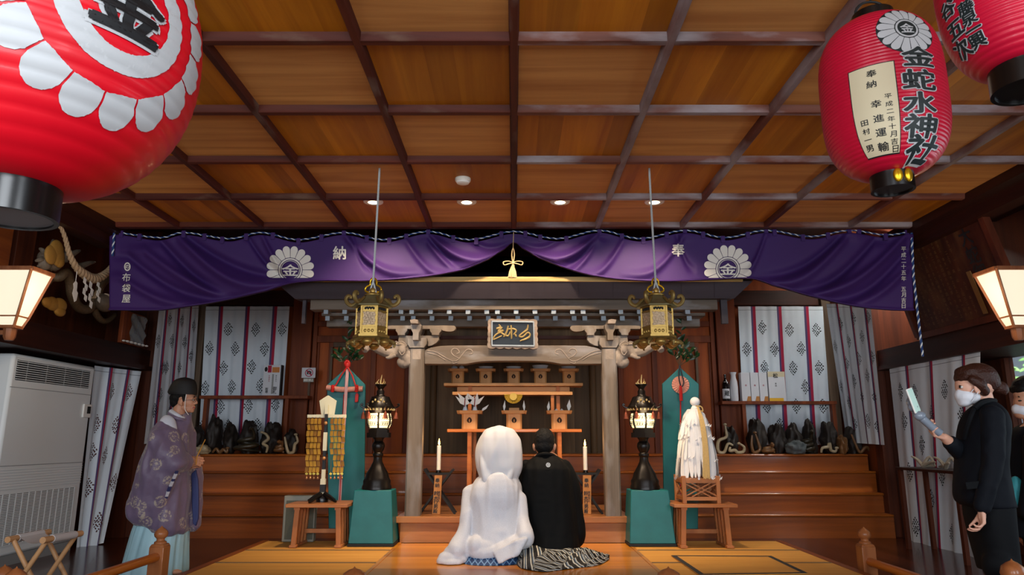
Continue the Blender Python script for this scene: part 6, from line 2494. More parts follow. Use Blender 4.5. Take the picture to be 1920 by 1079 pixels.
# no-photography sign on its post
Y = 10.2
a = P(565, 712, Y); b = P(592, 690, Y)
t = thing('no_photo_sign', 'small white crossed-out camera sign on a post at the left shelf', 'sign', (P(578, 742, Y).x, Y, zl + .001))
m_ = MB(); m_.box(P(576, 740, Y).x, P(580, 740, Y).x, Y + .005, Y + .03, zl + .001, a.z); m_.build('post', 'postgrey', t)
m_ = MB(); m_.box(a.x, b.x, Y, Y + .012, P(578, 709, Y).z, b.z); m_.build('panel', 'label', t)
m_ = MB(); m_.box(P(569, 712, Y).x, P(588, 712, Y).x, Y - .004, Y + .012, P(578, 717, Y).z, P(578, 709.5, Y).z); m_.build('caption_strip', 'greytrim', t)
c = P(579.5, 699.5, Y - .002)
m_ = MB(); r = .058
put2d(m_, *disc2d(0, 0, r, 36, r * .82), lambda u, v: V((c.x + u, Y - .003, c.z + v)))
m_.prism([V((c.x + u, Y - .004, c.z + v)) for u, v in ((-.046, .035), (-.035, .046), (.046, -.035), (.035, -.046))], (0, -.001, 0)); m_.build('red_ban_ring', 'stripe', t, flat=True)
m_ = MB(); m_.box(c.x - .032, c.x + .032, Y - .0025, Y, c.z - .022, c.z + .02); m_.box(c.x - .012, c.x + .014, Y - .0025, Y, c.z + .02, c.z + .03); m_.build('camera_symbol', 'ink', t)
m_ = MB(); put2d(m_, *disc2d(0, 0, .014, 20), lambda u, v: V((c.x + u, Y - .0032, c.z - .002 + v))); m_.build('camera_lens', 'label', t, flat=True)
m_ = MB(); writ(m_, '撮影禁止', lambda u, v: V((P(571.5, 713, Y).x + u, Y - .005, P(571.5, 713.3, Y).z + v)), 0, 0, .04, .03, 0, vertical=False, pitch=.036); m_.build('caption_lettering', 'white', t, flat=True)
# right shelf: bottles and boxes
Y = 10.2
M['bottle'] = mat('dark_sake_bottle', '#140f10', .12, coat=.5)
c = P(1364.5, 752, Y); x = c.x; z = zr_ + .001
h = P(1364, 702, Y).z - z
t = thing('sake_bottle', 'dark sake bottle with a white label at the left end of the right-hand shelf', 'bottle', (x, Y + .06, z))
m_ = MB(); m_.lathe([(.05, z), (.053, z + .01), (.053, z + .62 * h), (.045, z + .70 * h), (.02, z + .80 * h), (.017, z + .93 * h), (.02, z + .95 * h), (.02, z + h), (0, z + h)], (x, Y + .06, 0), 24); m_.build('glass', 'bottle', t)
m_ = MB(); m_.lathe([(.0545, z + .10 * h), (.0545, z + .46 * h)], (x, Y + .06, 0), 24, a0=-pi * .95, a1=-pi * .05); m_.build('label', 'label', t)
m_ = MB(); m_.lathe([(.049, z + .60 * h), (.042, z + .72 * h)], (x, Y + .06, 0), 24, a0=-pi * .8, a1=-pi * .2); m_.build('neck_label', 'label', t)
m_ = MB(); writ(m_, '蔵', lambda u, v: V((x + .0555 * math.sin(u / .0555), Y + .06 - .0555 * math.cos(u / .0555), z + .29 * h + v)), 0, 0, .085, .03, 0, .012); m_.build('label_lettering', 'ink', t, flat=True)
x = P(1380, 752, Y).x; h = P(1380, 698, Y).z - z
t = thing('wrapped_bottle', 'sake bottle wrapped in white paper next to the dark bottle', 'bottle', (x, Y + .06, z))
m_ = MB(); m_.lathe([(.05, z), (.056, z + .02), (.058, z + .5 * h), (.05, z + .68 * h), (.036, z + .80 * h), (.034, z + .9 * h), (.05, z + h), (.046, z + h), (0, z + .93 * h)], (x, Y + .06, 0), 24, rfn=lambda a, zz_: 1 + .05 * math.sin(7 * a + 9 * zz_) * min(1, max(0, (zz_ - z) / h - .3) * 2)); m_.build('paper_wrapper', 'label', t)
for i, (x0, x1, y0) in enumerate(((1388.5, 1405, 699), (1406, 1421, 699), (1422, 1437, 699))):
    a = P(x0, y0, Y); b = P(x1, y0, Y)
    t = thing('gift_box', ('tall white gift box with a gold corner, beside the wrapped bottle', 'middle one of the three narrow white gift boxes on the right-hand shelf', 'tall white gift box with a gold corner, touching the wide pine-marked box')[i], 'gift box', ((a.x + b.x) / 2, Y + .05, z), 'narrow gift boxes')
    m_ = MB(); m_.box(a.x, b.x, Y, Y + .1, z, a.z); m_.build('box', 'label', t, bevel=.003)
    m_ = MB(); w_ = b.x - a.x
    m_.prism([V((b.x - .065, Y - .002, z)), V((b.x, Y - .002, z)), V((b.x, Y - .002, z + .07)), V((b.x - .045, Y - .002, z + .07))], (0, .002, 0)); m_.build('gold_corner', 'plate', t)
    m_ = MB(); writ(m_, '寿', lambda u, v: V(((a.x + b.x) / 2 + u, Y - .002, (a.z + z) / 2 + .02 + v)), 0, 0, .03, .01, 0)
    m_.build('print', 'stripe', t, flat=True)
a = P(1438.5, 697.5, Y); b = P(1470, 697.5, Y)
t = thing('gift_box', 'wide white gift box with a yellow band and the sign for pine', 'gift box', ((a.x + b.x) / 2, Y + .05, z))
m_ = MB(); m_.box(a.x, b.x, Y - .01, Y + .1, z, a.z); m_.build('box', 'label', t, bevel=.003)
m_ = MB(); m_.box(a.x, b.x - .04, Y - .013, Y - .01, z, z + .045); m_.build('yellow_band', 'yellow', t)
m_ = MB(); m_.box(a.x, b.x, Y - .0125, Y - .01, a.z - .075, a.z); m_.build('cream_top', 'panelpaper', t)
m_ = MB(); writ(m_, '松', lambda u, v: V((P(1453, 704, Y).x + u, Y - .014, P(1453, 705, Y).z + v)), 0, 0, .075, .03, 0)
m_.build('large_lettering', 'ink', t, flat=True)
m_ = MB(); writ(m_, '奉納', lambda u, v: V((P(1454, 720, Y).x + u, Y - .012, P(1454, 720, Y).z + v)), 0, 0, .028, .01, 0, pitch=.03); m_.build('small_lettering', 'ink', t, flat=True)

# little table by the curtain on the right
a = PX(1702, 876, 4.55); b = PX(1792, 876, 4.40)
X0, X1 = 4.40, 4.74
ya_, yb_ = b.y, a.y
zt_ = a.z
t = thing('narrow_table', 'narrow dark red table against the curtain, before the woman with a phone', 'table', ((X0 + X1) / 2, (ya_ + yb_) / 2, 0))
m_ = MB(); m_.box(X0, X1, ya_, yb_, zt_ - .03, zt_); m_.build('table_top', 'darkwood', t, bevel=.004)
for y in (ya_ + .06, yb_ - .06):
    for x in (X0 + .03, X1 - .03):
        m_ = MB(); m_.box(x - .02, x + .02, y - .025, y + .025, 0, zt_ - .03); m_.build('leg', 'darkwood_z', t)
M['bone'] = mat('pale_driftwood', '#a39784', .7, var=.2, bs=25)
for i, (u, lab) in enumerate(((.32, 'pale branching driftwood piece on the narrow dark table'), (.68, 'small brown and pale wood piece on the narrow dark table, nearer the woman'))):
    y = yb_ + (ya_ - yb_) * u
    m_ = MB(); rnd = random.Random(i + 20)
    z = zt_ + .001
    for k in range(4):
        a_ = rnd.random() * 6.28; l_ = .12 + .08 * rnd.random()
        m_.tube(spline([V((X0 + .12, y, z + .022)), V((X0 + .12 + .3 * l_ * math.cos(a_), y + .6 * l_ * math.sin(a_), z + .03 + .03 * k)), V((X0 + .12 + .4 * l_ * math.cos(a_), y + 1.2 * l_ * math.sin(a_), z + .022 + .05 * (k % 3)))], 4), [.022, .021, .02, .019, .017, .015, .013, .011, .008], 7)
    setp(m_.build('driftwood', 'bone'), lab, 'driftwood')

# trees seen through the window
M['foliage'] = mat('sunlit_leaves', '#5d8a4a', .6, var=.5, bs=9)
rnd = random.Random(12)
m_ = MB()
for i in range(2600):
    c = V((8.4 + rnd.random() * 2.4, 6.0 + rnd.random() * 6.5, .2 + rnd.random() * 4.2))
    leaf(m_, c, V((rnd.uniform(-1, 1), rnd.uniform(-1, 1), rnd.uniform(-.6, .6))), .16, .09, V((-.6, -.3, .8)))
setp(m_.build('garden_foliage', 'foliage', flat=True), 'bright green leaves outside the right-hand window', 'foliage', None, 'stuff')
light('garden_sun', 'AREA', (6.4, 9.0, 4.6), 2200, (1, .98, .9), (math.radians(38), 0, math.radians(-50)), shape='RECTANGLE', size=3, size_y=3)

# ================================================================== snake figures and stones on the top step
M['snake1'] = mat('dark_olive_glaze', '#2a2416', .4, var=.5, bs=40, coat=.2)
M['snake2'] = mat('brown_glaze', '#6e4c2c', .4, var=.5, bs=40, coat=.2)
M['snake3'] = mat('pale_snake_glaze', '#a5977a', .4, var=.3, bs=30, coat=.2)
M['rock'] = mat('dark_stone', '#211812', .6, var=.7, bs=12, bump=1.0)
M['rockgrey'] = mat('grey_stone', '#4d5355', .7, var=.4, bs=16, bump=.6)
Zs = 1.0085


def rockf(px, top, Y, wpx, lab, mt='rock', seed=0):
    c = P(px, top, Y)
    h = c.z - Zs
    w_ = wpx * Y / F / 2 * .76
    rnd = random.Random(seed)
    m = MB()
    o_ = V((rnd.random() * 9, rnd.random() * 9, 0))
    m.ell((0, 0, 0), (1, 1, 1), nu=40, nv=24)
    vs = []
    for p in m.v:
        p = V(p)
        k = 1 + .36 * noise.noise(p * 1.8 + o_) + .13 * noise.noise(p * 4.2 + o_) + .05 * noise.noise(p * 10 + o_)
        vs.append((c.x + p.x * w_ * k, Y + p.y * .13 * k, max(Zs, Zs + h * .42 + p.z * h * .55 * k)))
    m.v = vs
    return setp(m.build('stone', mt, angle=60), lab, 'stone', 'stones on the top step')


def snakef(px, base, Y, wpx, hpx, shape, mt, lab, turns=2):
    c = P(px, base, Y)
    s = Y / F
    m = MB()
    if shape == 'coil':
        pts = []
        n = 26 * turns
        for i in range(n + 1):
            a = 2 * pi * turns * i / n
            k = i / n
            r = wpx * s / 2 * (1 - .55 * k)
            pts.append(V((c.x + r * math.cos(a), Y + r * .7 * math.sin(a), Zs + .026 + k * hpx * s * .55)))
        e = pts[-1]
        pts += [e + V((.01, -.03, .05)), e + V((.0, -.06, hpx * s * .3)), e + V((-.01, -.10, hpx * s * .36)), e + V((-.012, -.13, hpx * s * .33))]
        sp = spline(pts, 2)
        rr = [.012 + .016 * min(1, i / (len(sp) * .3)) for i in range(len(sp))]
        rr[-8:] = [.026, .024, .022, .024, .028, .026, .018, .008]
        m.tube(sp, rr, 9)
    else:
        lo_ = min(b for a, b in shape)
        pts = [V((c.x + a * wpx * s, Y - .02 * abs(b), Zs + .02 + (b - lo_) * hpx * s)) for a, b in shape]
        sp = spline(pts, 6)
        k = len(sp)
        m.tube(sp, [.007 + .016 * math.sin(pi * min(1, (i / (k - 1)) * .8 + .12)) for i in range(k)], 9)
        m.ell(sp[-1], (.026, .03, .018), nu=10, nv=8)
    return setp(m.build('snake_figure', mt), lab, 'snake figure', 'snake figures on the top step')


Yb = 9.99
for i, (px, top, w_, lab) in enumerate(((405, 778, 36, 'tall dark rounded stone at the back, beside the priest\'s hat level, left row'),
                                        (372, 800, 34, 'low dark stone at the far left end of the left-hand row'),
                                        (435, 792, 30, 'dark jagged stone just right of the tall rounded one, left row'),
                                        (470, 789, 44, 'dark humped stone behind the big coiled snake, left row'),
                                        (512, 791, 44, 'dark stone under the right edge of the left-hand curtain'),
                                        (548, 806, 36, 'dark stone at the right end of the left-hand row'))):
    if i == 0: lab = 'tallest dark rounded stone of the left-hand row, against the white curtain'
    rockf(px, top, Yb, w_, lab, seed=i)
for i, (px, top, w_, lab) in enumerate(((1416, 783, 42, 'peaked dark stone near the left end of the right-hand row'),
                                        (1455, 793, 40, 'dark stone below the wide gift box, right-hand row'),
                                        (1486, 797, 40, 'low dark stone in the middle of the right-hand row'),
                                        (1514, 787, 30, 'dark stone in the right-hand row, under the curtain\'s right stripe'),
                                        (1552, 792, 40, 'dark stone under the right support of the right-hand shelf'),
                                        (1595, 799, 34, 'dark stone under the corner curtain, right-hand row'),
                                        (1630, 808, 34, 'dark stone at the far right end of the right-hand row'),
                                        (1368, 800, 34, 'dark stone at the far left end of the right-hand row'))):
    rockf(px, top, Yb, w_, lab, seed=20 + i)
Yc = 9.80
rockf(1492, 826, 9.75, 46, 'flat grey stone lying in front in the middle of the right-hand row', 'rockgrey', 41)
rockf(1577, 816, 9.77, 18, 'upright speckled brown stone near the right end of the right-hand row', 'snake2', 42)
rockf(381, 834, 9.75, 34, 'pale brown rounded stone in front at the left end of the left-hand row', 'snake3', 43)
snakef(462, 848, Yc - .04, 50, 46, 'coil', 'snake1', 'big thick olive coiled snake figure in the middle of the left-hand row', 2)
snakef(412, 848, Yc - .06, 26, 26, ((-.5, .1), (-.25, .35), (0, .1), (.25, .3), (.5, .12), (.55, .4)), 'snake2', 'small reddish wavy snake figure, left-hand row, nearer the priest')
snakef(496, 848, Yc - .04, 16, 40, ((.2, .05), (.3, .3), (-.2, .45), (.35, .65), (.1, .85), (-.4, .95)), 'snake3', 'thin pale zigzag snake figure right of the big olive coil')
snakef(545, 848, Yc, 20, 40, ((-.6, .8), (-.45, .45), (-.2, .1), (.25, .12), (.35, .45), (.6, .6), (.4, .9)), 'snake3', 'pale snake figure bent in a hook at the right end of the left-hand row')
snakef(523, 848, Yc - .02, 16, 20, 'coil', 'snake2', 'small brown coiled snake figure, second from the right in the left-hand row', 2)
snakef(1360, 848, Yc, 26, 50, ((.55, .45), (.2, .5), (-.1, .2), (-.5, .25), (-.45, .6), (.1, .75), (.1, 1.0), (.05, 1.2)), 'snake3', 'tall pale rearing snake figure at the left end of the right-hand row')
snakef(1383, 848, Yc - .08, 26, 24, ((-.5, .5), (-.55, .2), (-.2, .25), (0, .08), (.4, .15), (.45, .5), (.1, .75)), 'snake3', 'small grey-white looped snake figure left of the flat grey stone')
snakef(1417, 848, Yc, 18, 44, ((-.3, .9), (-.4, .5), (-.2, .2), (.4, .3), (.3, .6), (0, 1.0)), 'snake2', 'brown snake figure curled before the peaked stone, right-hand row')
snakef(1441, 848, Yc - .04, 22, 14, 'coil', 'snake2', 'low brown coiled snake figure just left of the flat grey stone', 2)
snakef(1515, 840, Yc, 24, 40, 'coil', 'snake1', 'olive coiled snake figure right of the flat grey stone', 3)
snakef(1553, 848, Yc - .06, 26, 20, ((-.5, .1), (-.4, .5), (0, .6), (.1, .9), (.2, .3), (.5, .2), (.6, .5)), 'snake3', 'small greenish-white wavy snake figure left of the speckled stone')
snakef(1622, 848, Yc, 46, 46, ((-.5, .8), (-.35, .4), (-.2, .1), (.05, .3), (.3, .1), (.5, .35), (.4, .65), (-.05, .75), (-.02, 1.05)), 'snake2', 'long brown wavy snake figure at the right end of the right-hand row')
p = P(1896, 1048, 3.9)
t = thing('newel_post', 'pale onion finial at the bottom right corner, in front of the woman in a suit', 'post', (p.x, 3.9, 0))
s_ = .055; zt_ = p.z
m_ = MB()
m_.lathe([(s_, 0), (s_, zt_ - .15), (s_ * .6, zt_ - .14), (s_ * .6, zt_ - .12), (s_ * .95, zt_ - .10), (s_ * 1.1, zt_ - .075), (s_ * .95, zt_ - .04), (s_ * .5, zt_ - .02), (s_ * .12, zt_ - .01), (0, zt_)], (p.x, 3.9, 0), 24)
m_.build('post', 'newel', t)
# ================================================================== people
M['skin'] = mat('skin', '#c08a6c', .5, sss=.12, var=.06, bs=30)
M['skinp'] = mat('skin_light', '#cf9c84', .5, sss=.12, var=.05, bs=30)
M['lip'] = mat('lip_tone', '#9c5348', .5)
M['hairblack'] = mat('black_hair', '#060505', .6, var=.5, bs=150, bump=.7, spec=.25)
M['hairbrown'] = mat('dark_brown_hair', '#35190f', .5, var=.5, bs=110, bump=.6, spec=.3)
M['eyewhite'] = mat('eye_white', '#d8d4cc', .3)


def cap(m, a, b, r0, r1=None, n=12):
    r1 = r0 if r1 is None else r1
    a = V(a); b = V(b)
    m.tube([a, b], [r0, r1], n)
    m.ell(a, r0 * .995, nu=n, nv=8)
    m.ell(b, r1 * .995, nu=n, nv=8)


def limb(m, pts, rs, n=14):
    sp = spline(pts, 5)
    k = len(sp)
    rr = [lerp_tab([(i / (len(rs) - 1), r) for i, r in enumerate(rs)], i / (k - 1)) for i in range(k)]
    m.tube(sp, rr, n)
    m.ell(sp[0], rr[0] * .99, nu=n, nv=8)
    m.ell(sp[-1], rr[-1] * .99, nu=n, nv=8)


def hand(m, w, d, n, L=.18, curl=(.5, .55, .6, .7), thumb_out=.7, thumb_curl=.5, flip_=1, spread=.12):
    """palm, four fingers of unequal length bent at three joints, thumb from the side of the palm"""
    d = V(d).normalized()
    n = (V(n) - d * V(n).dot(d)).normalized()
    s = d.cross(n) * flip_
    k = L / .18
    ends = []
    for i in range(4):
        off = (i - 1.5) * .0195 * k
        base = w + s * off * .55
        kn = w + d * (.088 - .006 * abs(i - 1.2)) * k + s * off
        cap(m, base, kn, .0135 * k, .0115 * k)
        ends.append(kn)
    cap(m, w - d * .01 * k, w + d * .05 * k, .024 * k, .021 * k)
    lens = ((.040, .026, .020), (.045, .030, .022), (.042, .028, .021), (.033, .021, .018))
    for i in range(4):
        p = ends[i]
        a = 0
        dd = (d + s * (i - 1.5) * spread).normalized()
        for j, l in enumerate(lens[i]):
            a += curl[i] * (1, 1.25, .8)[j]
            v = dd * math.cos(a) + n * math.sin(a)
            q = p + v * l * k
            cap(m, p, q, (.0092, .0084, .0076)[j] * k, (.0086, .0077, .0066)[j] * k, 10)
            p = q
    # thumb
    tb_ = w + d * .022 * k - s * .018 * k
    v1 = (d * .75 - s * thumb_out + n * .35).normalized()
    t1 = tb_ + v1 * .045 * k
    v2 = (v1 + d * .45 + n * thumb_curl + s * .35 * thumb_curl).normalized()
    t2 = t1 + v2 * .034 * k
    v3 = (v2 + n * thumb_curl * .5 + s * .3 * thumb_curl).normalized()
    t3 = t2 + v3 * .026 * k
    cap(m, tb_, t1, .0145 * k, .0115 * k); cap(m, t1, t2, .0108 * k, .0096 * k); cap(m, t2, t3, .0094 * k, .0074 * k)


def levels(m, lv, mp, n=48, sup=2.4, zmin=None, fold=0, nf=9, seed=0):
    """rings of a garment from (photo y, left x, right x, half depth, depth offset)"""
    rings = []
    lv = sorted(lv)
    keys = [l[0] for l in lv]
    K = 6
    ys = []
    for a, b in zip(keys[:-1], keys[1:]):
        for j in range(K):
            ys.append(a + (b - a) * j / K)
    ys.append(keys[-1])
    tabs = [[(l[0], l[i]) for l in lv] for i in range(1, 5)]
    for y in ys:
        xl, xr, ry, dy = [smooth_tab(t, y) for t in tabs]
        a = mp(xl, y, dy); b = mp(xr, y, dy)
        c = (a + b) / 2
        rx = abs(b.x - a.x) / 2
        ring = []
        for j in range(n):
            th = 2 * pi * j / n
            ct, st = math.cos(th), math.sin(th)
            k = 1 + fold * math.sin(nf * th + seed + y * .004) + fold * .6 * math.sin((nf * 2 + 1) * th + y * .011 + seed)
            px = c.x + rx * math.copysign(abs(ct) ** (2 / sup), ct) * k
            py = c.y + ry * math.copysign(abs(st) ** (2 / sup), st) * k
            ring.append(V((px, py, max(c.z, zmin) if zmin is not None else c.z)))
        rings.append(ring)
    m.loft(rings)


def wrinkle(amp, sc_, seed=0, aniso=(1, 1, .35), amp2=0):
    o = V((seed * 3.1, seed * 1.7, 0))

    def f(p, n):
        q = V((p.x * aniso[0], p.y * aniso[1], p.z * aniso[2])) * sc_ + o
        r = noise.noise(q)
        v = (1 - abs(r) * 2) * .6 + noise.noise(q * 2.3) * .4
        return amp * v + amp2 * noise.noise(p * 22 + o)
    return f


def brocade(name, base, thread, scale=6, rough=.45):
    m, nt, b = newmat(name)
    N, L = nt.nodes, nt.links
    tc = N.new('ShaderNodeTexCoord')
    vo = N.new('ShaderNodeTexVoronoi'); vo.inputs['Scale'].default_value = scale
    vo.inputs['Randomness'].default_value = .8
    L.new(tc.outputs['Object'], vo.inputs['Vector'])
    rp = N.new('ShaderNodeValToRGB')
    e = rp.color_ramp.elements
    e[0].position = .0; e[0].color = (1, 1, 1, 1)
    e[1].position = .42; e[1].color = (0, 0, 0, 1)
    for pos, v in ((.17, 1), (.19, .15), (.24, .15), (.26, 1), (.36, .9), (.38, 0)):
        q = rp.color_ramp.elements.new(pos); q.color = (v, v, v, 1)
    L.new(vo.outputs['Distance'], rp.inputs['Fac'])
    n = N.new('ShaderNodeTexNoise'); n.inputs['Scale'].default_value = 60; n.inputs['Detail'].default_value = 5
    L.new(tc.outputs['Object'], n.inputs['Vector'])
    r2 = N.new('ShaderNodeValToRGB'); r2.color_ramp.elements[0].position = .45; r2.color_ramp.elements[1].position = .55
    L.new(n.outputs['Fac'], r2.inputs['Fac'])
    mu = N.new('ShaderNodeMath'); mu.operation = 'MULTIPLY'
    L.new(rp.outputs['Color'], mu.inputs[0]); L.new(r2.outputs['Color'], mu.inputs[1])
    m2 = N.new('ShaderNodeMath'); m2.operation = 'MULTIPLY'; m2.inputs[1].default_value = .75
    L.new(mu.outputs[0], m2.inputs[0])
    mx = N.new('ShaderNodeMix'); mx.data_type = 'RGBA'
    L.new(m2.outputs[0], mx.inputs[0]); mx.inputs[6].default_value = lin(base); mx.inputs[7].default_value = lin(thread)
    L.new(mx.outputs[2], b.inputs['Base Color'])
    b.inputs['Roughness'].default_value = rough
    b.inputs['Sheen Weight'].default_value = .25
    bp = N.new('ShaderNodeBump'); bp.inputs['Strength'].default_value = .35; bp.inputs['Distance'].default_value = .004
    L.new(n.outputs['Fac'], bp.inputs['Height']); L.new(bp.outputs['Normal'], b.inputs['Normal'])
    return m


# ------------------------------------------------------------------ the priest
YPR = 6.86
def Q(x, y, d=0): return P(220 + x / 2.705, 680 + y / 2.705, YPR + d)
b = MB()
# head in profile, facing the altar's right
b.ell(Q(334, 168), (.098, .082, .108)); b.ell(Q(356, 195), (.075, .068, .085)); b.ell(Q(372, 205), (.042, .055, .062))
b.ell(Q(366, 238), (.042, .048, .034)); b.ell(Q(346, 228), (.05, .056, .042)); b.ell(Q(378, 246), (.020, .026, .018))
b.tube([Q(392, 184), Q(399, 202), Q(403, 207)], [.011, .014, .013], 10); b.ell(Q(400, 207), (.014, .014, .011)); b.ell(Q(392, 210, -.012), (.012, .009, .009)); b.ell(Q(392, 210, .012), (.012, .009, .009))
b.ell(Q(388, 226), (.016, .024, .0085)); b.ell(Q(386.5, 233), (.015, .022, .008)); b.ell(Q(390, 178), (.016, .045, .012))
for sg in (-1, 1):
    b.ell(Q(321, 200, sg * .082), (.021, .010, .032), Matrix.Rotation(.25, 3, 'Y')); b.ell(Q(324, 214, sg * .078), (.012, .010, .014))
limb(b, [Q(318, 222), Q(312, 262), Q(306, 300)], [.058, .058, .068])
# trunk, arms, legs under the robe
limb(b, [Q(290, 330), Q(282, 420), Q(270, 540), Q(262, 640)], [.13, .15, .14, .15], 18)
for sg in (-1, 1):
    limb(b, [Q(292, 345, sg * .12), Q(268, 410, sg * .17), Q(256, 480, sg * .18)], [.05, .048, .044])
    limb(b, [Q(256, 480, sg * .18), Q(305, 500, sg * .13), Q(352, 508, sg * .045)], [.046, .040, .029])
    limb(b, [Q(255, 650, sg * .1), Q(250, 820, sg * .11), Q(240, 1000, sg * .11), Q(240, 1055, sg * .11)], [.09, .07, .055, .04])
    b.ell(Q(262, 1064, sg * .11), (.12, .045, .03))
hand(b, Q(352, 508, -.045), V((1, .25, .12)), V((.1, .9, -.35)), .215, (.75, .8, .85, .9), .5, .6, flip_=-1)
hand(b, Q(355, 500, .05), V((1, -.25, -.05)), V((.05, -.9, -.35)), .215, (.65, .7, .75, .8), .5, .6, flip_=1)
r = eval_mods(b, 'priest', .0052, 3)


def pf(c):
    a = Q(388, 229.5); return 1 if abs(c.z - a.z) < .008 and c.x > a.x - .004 and abs(c.y - YPR) < .022 else 0
paint(r, pf)
priest = r.build('person', ['skin', 'lip'], angle=180)
setp(priest, 'priest in a purple brocade robe and black court hat standing on the left, hands together', 'person')
# eyes, brows, glasses
for sg in (-1, 1):
    m_ = MB(); m_.ell(Q(386, 191, sg * .036), (.009, .014, .009)); m_.build('eye', 'eyewhite', priest)
    m_ = MB(); m_.ell(Q(389.5, 191, sg * .037), (.006, .007, .007)); m_.build('iris', 'matblack', priest)
m_ = MB()
for sg in (-1, 1): m_.tube([Q(387, 177, sg * .055), Q(393, 175, sg * .036), Q(394, 177, sg * .015)], [.004, .005, .004], 6)
m_.build('eyebrow', 'hairblack', priest)
m_ = MB()
for sg in (-1, 1):
    m_.tube([Q(394 - 3 * math.sin(a) ** 2 * 0, 192, sg * .038) + V((-.012 * (math.cos(a) * .5 + .5), .024 * math.cos(a) * sg, .017 * math.sin(a))) for a in [2 * pi * i / 16 for i in range(16)]], .0016, 5, True)
    m_.tube([Q(388, 190, sg * .062), Q(360, 191, sg * .083), Q(322, 195, sg * .086)], .0016, 5)
m_.tube([Q(396, 190, -.014), Q(397, 189, 0), Q(396, 190, .014)], .0016, 5)
m_.build('glasses', 'castiron', priest)
m_ = MB(); m_.ell(Q(330, 166), (.100, .089, .062)); m_.ell(Q(312, 180), (.085, .088, .068)); m_.ell(Q(300, 200), (.058, .078, .062)); m_.ell(Q(292, 214), (.03, .056, .03))
for sg in (-1, 1): m_.ell(Q(336, 184, sg * .076), (.014, .012, .035))
hr = eval_mods(m_, 'h', .008, 2); hr.build('hair', 'hairblack', priest, angle=180)
m_ = MB(); levels(m_, [(164, 266, 400, .094, 0), (152, 259, 402, .098, 0), (132, 267, 402, .096, 0), (112, 277, 400, .09, 0), (96, 288, 394, .078, 0), (86, 302, 384, .06, 0), (79, 322, 364, .035, 0), (76, 338, 350, .012, 0)], Q, 40, 2.1)
hat = m_.build('court_hat', 'matblack', priest)
m_ = MB()
for sg in (-1, 1): m_.tube(spline([Q(350, 162, sg * .09), Q(344, 205, sg * .078), Q(344, 240, sg * .06), Q(358, 262, sg * .03), Q(362, 268, 0)], 5), .0035, 6)
m_.build('hat_cord', 'white', hat)
M['robe'] = brocade('purple_brocade', '#6b5a72', '#b3a48e', 6.5, .5)
M['robelining'] = mat('deep_blue_lining', '#2b3566', .6)
M['hakamablue'] = mat('pale_blue_silk', '#a4cad4', .55, var=.08, bs=6)
M['innerwhite'] = mat('white_under_robe', '#c9ccd6', .7)
m_ = MB(); levels(m_, [(262, 285, 350, .075, 0), (280, 262, 362, .10, 0), (300, 238, 366, .14, 0), (350, 225, 368, .20, 0), (420, 215, 372, .23, 0), (520, 210, 370, .24, 0), (640, 205, 362, .25, 0), (760, 200, 355, .25, 0), (838, 205, 352, .24, 0), (862, 225, 345, .20, 0)], Q, 48, 2.3, fold=.012, nf=7)
# near sleeve
levels(m_, [(310, 214, 275, .06, -.16), (350, 186, 295, .09, -.20), (420, 158, 318, .10, -.23), (470, 132, 340, .11, -.24), (515, 112, 352, .11, -.25), (560, 98, 300, .11, -.25), (640, 80, 272, .10, -.25), (720, 60, 245, .09, -.24), (780, 50, 222, .08, -.22), (815, 85, 210, .06, -.20), (838, 165, 204, .04, -.18)], Q, 40, 2.2)
limb(m_, [Q(215, 390, -.24), Q(250, 470, -.26), Q(310, 500, -.18), Q(350, 504, -.07)], [.10, .11, .09, .062])
# far sleeve
levels(m_, [(438, 366, 390, .05, .12), (470, 355, 402, .08, .14), (520, 362, 414, .08, .15), (640, 362, 417, .07, .15), (760, 362, 417, .06, .14), (830, 362, 413, .05, .12), (858, 366, 392, .03, .12)], Q, 36, 2.2)
limb(m_, [Q(270, 400, .22), Q(280, 480, .24), Q(340, 490, .16), Q(362, 494, .10)], [.10, .10, .085, .062])
r = eval_mods(m_, 'robe', .012, 2, wrinkle(.036, 5.5, 2, (1.3, 1, .4), .003))
r.build('brocade_robe', 'robe', priest, angle=180)
m_ = MB()
for i in range(22):
    k0, k1 = i / 22, (i + .92) / 22
    pt = lambda k: Q(303 - 103 * k - 8 * math.sin(pi * k), 552 + 284 * k, -.355 + .16 * k)
    m_.bar(pt(k0), pt(k1), .026, .012, mi=0 if (i * 5) % 7 > 2 else 1)
m_.build('sleeve_lacing', ['innerwhite', 'robelining'], priest)
m_ = MB()
m_.ell(Q(256, 322, -.16), (.075, .07, .10), Matrix.Rotation(-.35, 3, 'Y')); m_.ell(Q(272, 345, -.175), (.05, .06, .08))
eval_mods(m_, 'u', .012, 3, wrinkle(.006, 9, 1)).build('white_shoulder', 'innerwhite', priest, angle=180)
m_ = MB()
for k in range(2):
    m_.tube(spline([Q(272 + 6 * k, 250, -.06), Q(300 + 5 * k, 268, -.10), Q(330, 284, -.07), Q(352, 290, -.0)], 5), .018, 8)
m_.tube(spline([Q(270, 250, -.05), Q(285, 244, .02), Q(300, 260, .08), Q(345, 288, .03)], 5), .018, 8)
m_.build('white_collar', 'innerwhite', priest)
m_ = MB(); m_.tube(spline([Q(262, 258, -.05), Q(290, 278, -.115), Q(330, 290, -.09), Q(358, 292, -.0), Q(345, 288, .05)], 5), .016, 8); m_.build('collar_band', 'robe', priest)
m_ = MB()
m_.prism([Q(x, y, .045) for x, y in ((374, 565), (396, 545), (407, 600), (410, 700), (408, 795), (395, 832), (381, 818), (376, 700))], (0, .03, 0))
m_.build('sleeve_lining', 'robelining', priest, bevel=.008)
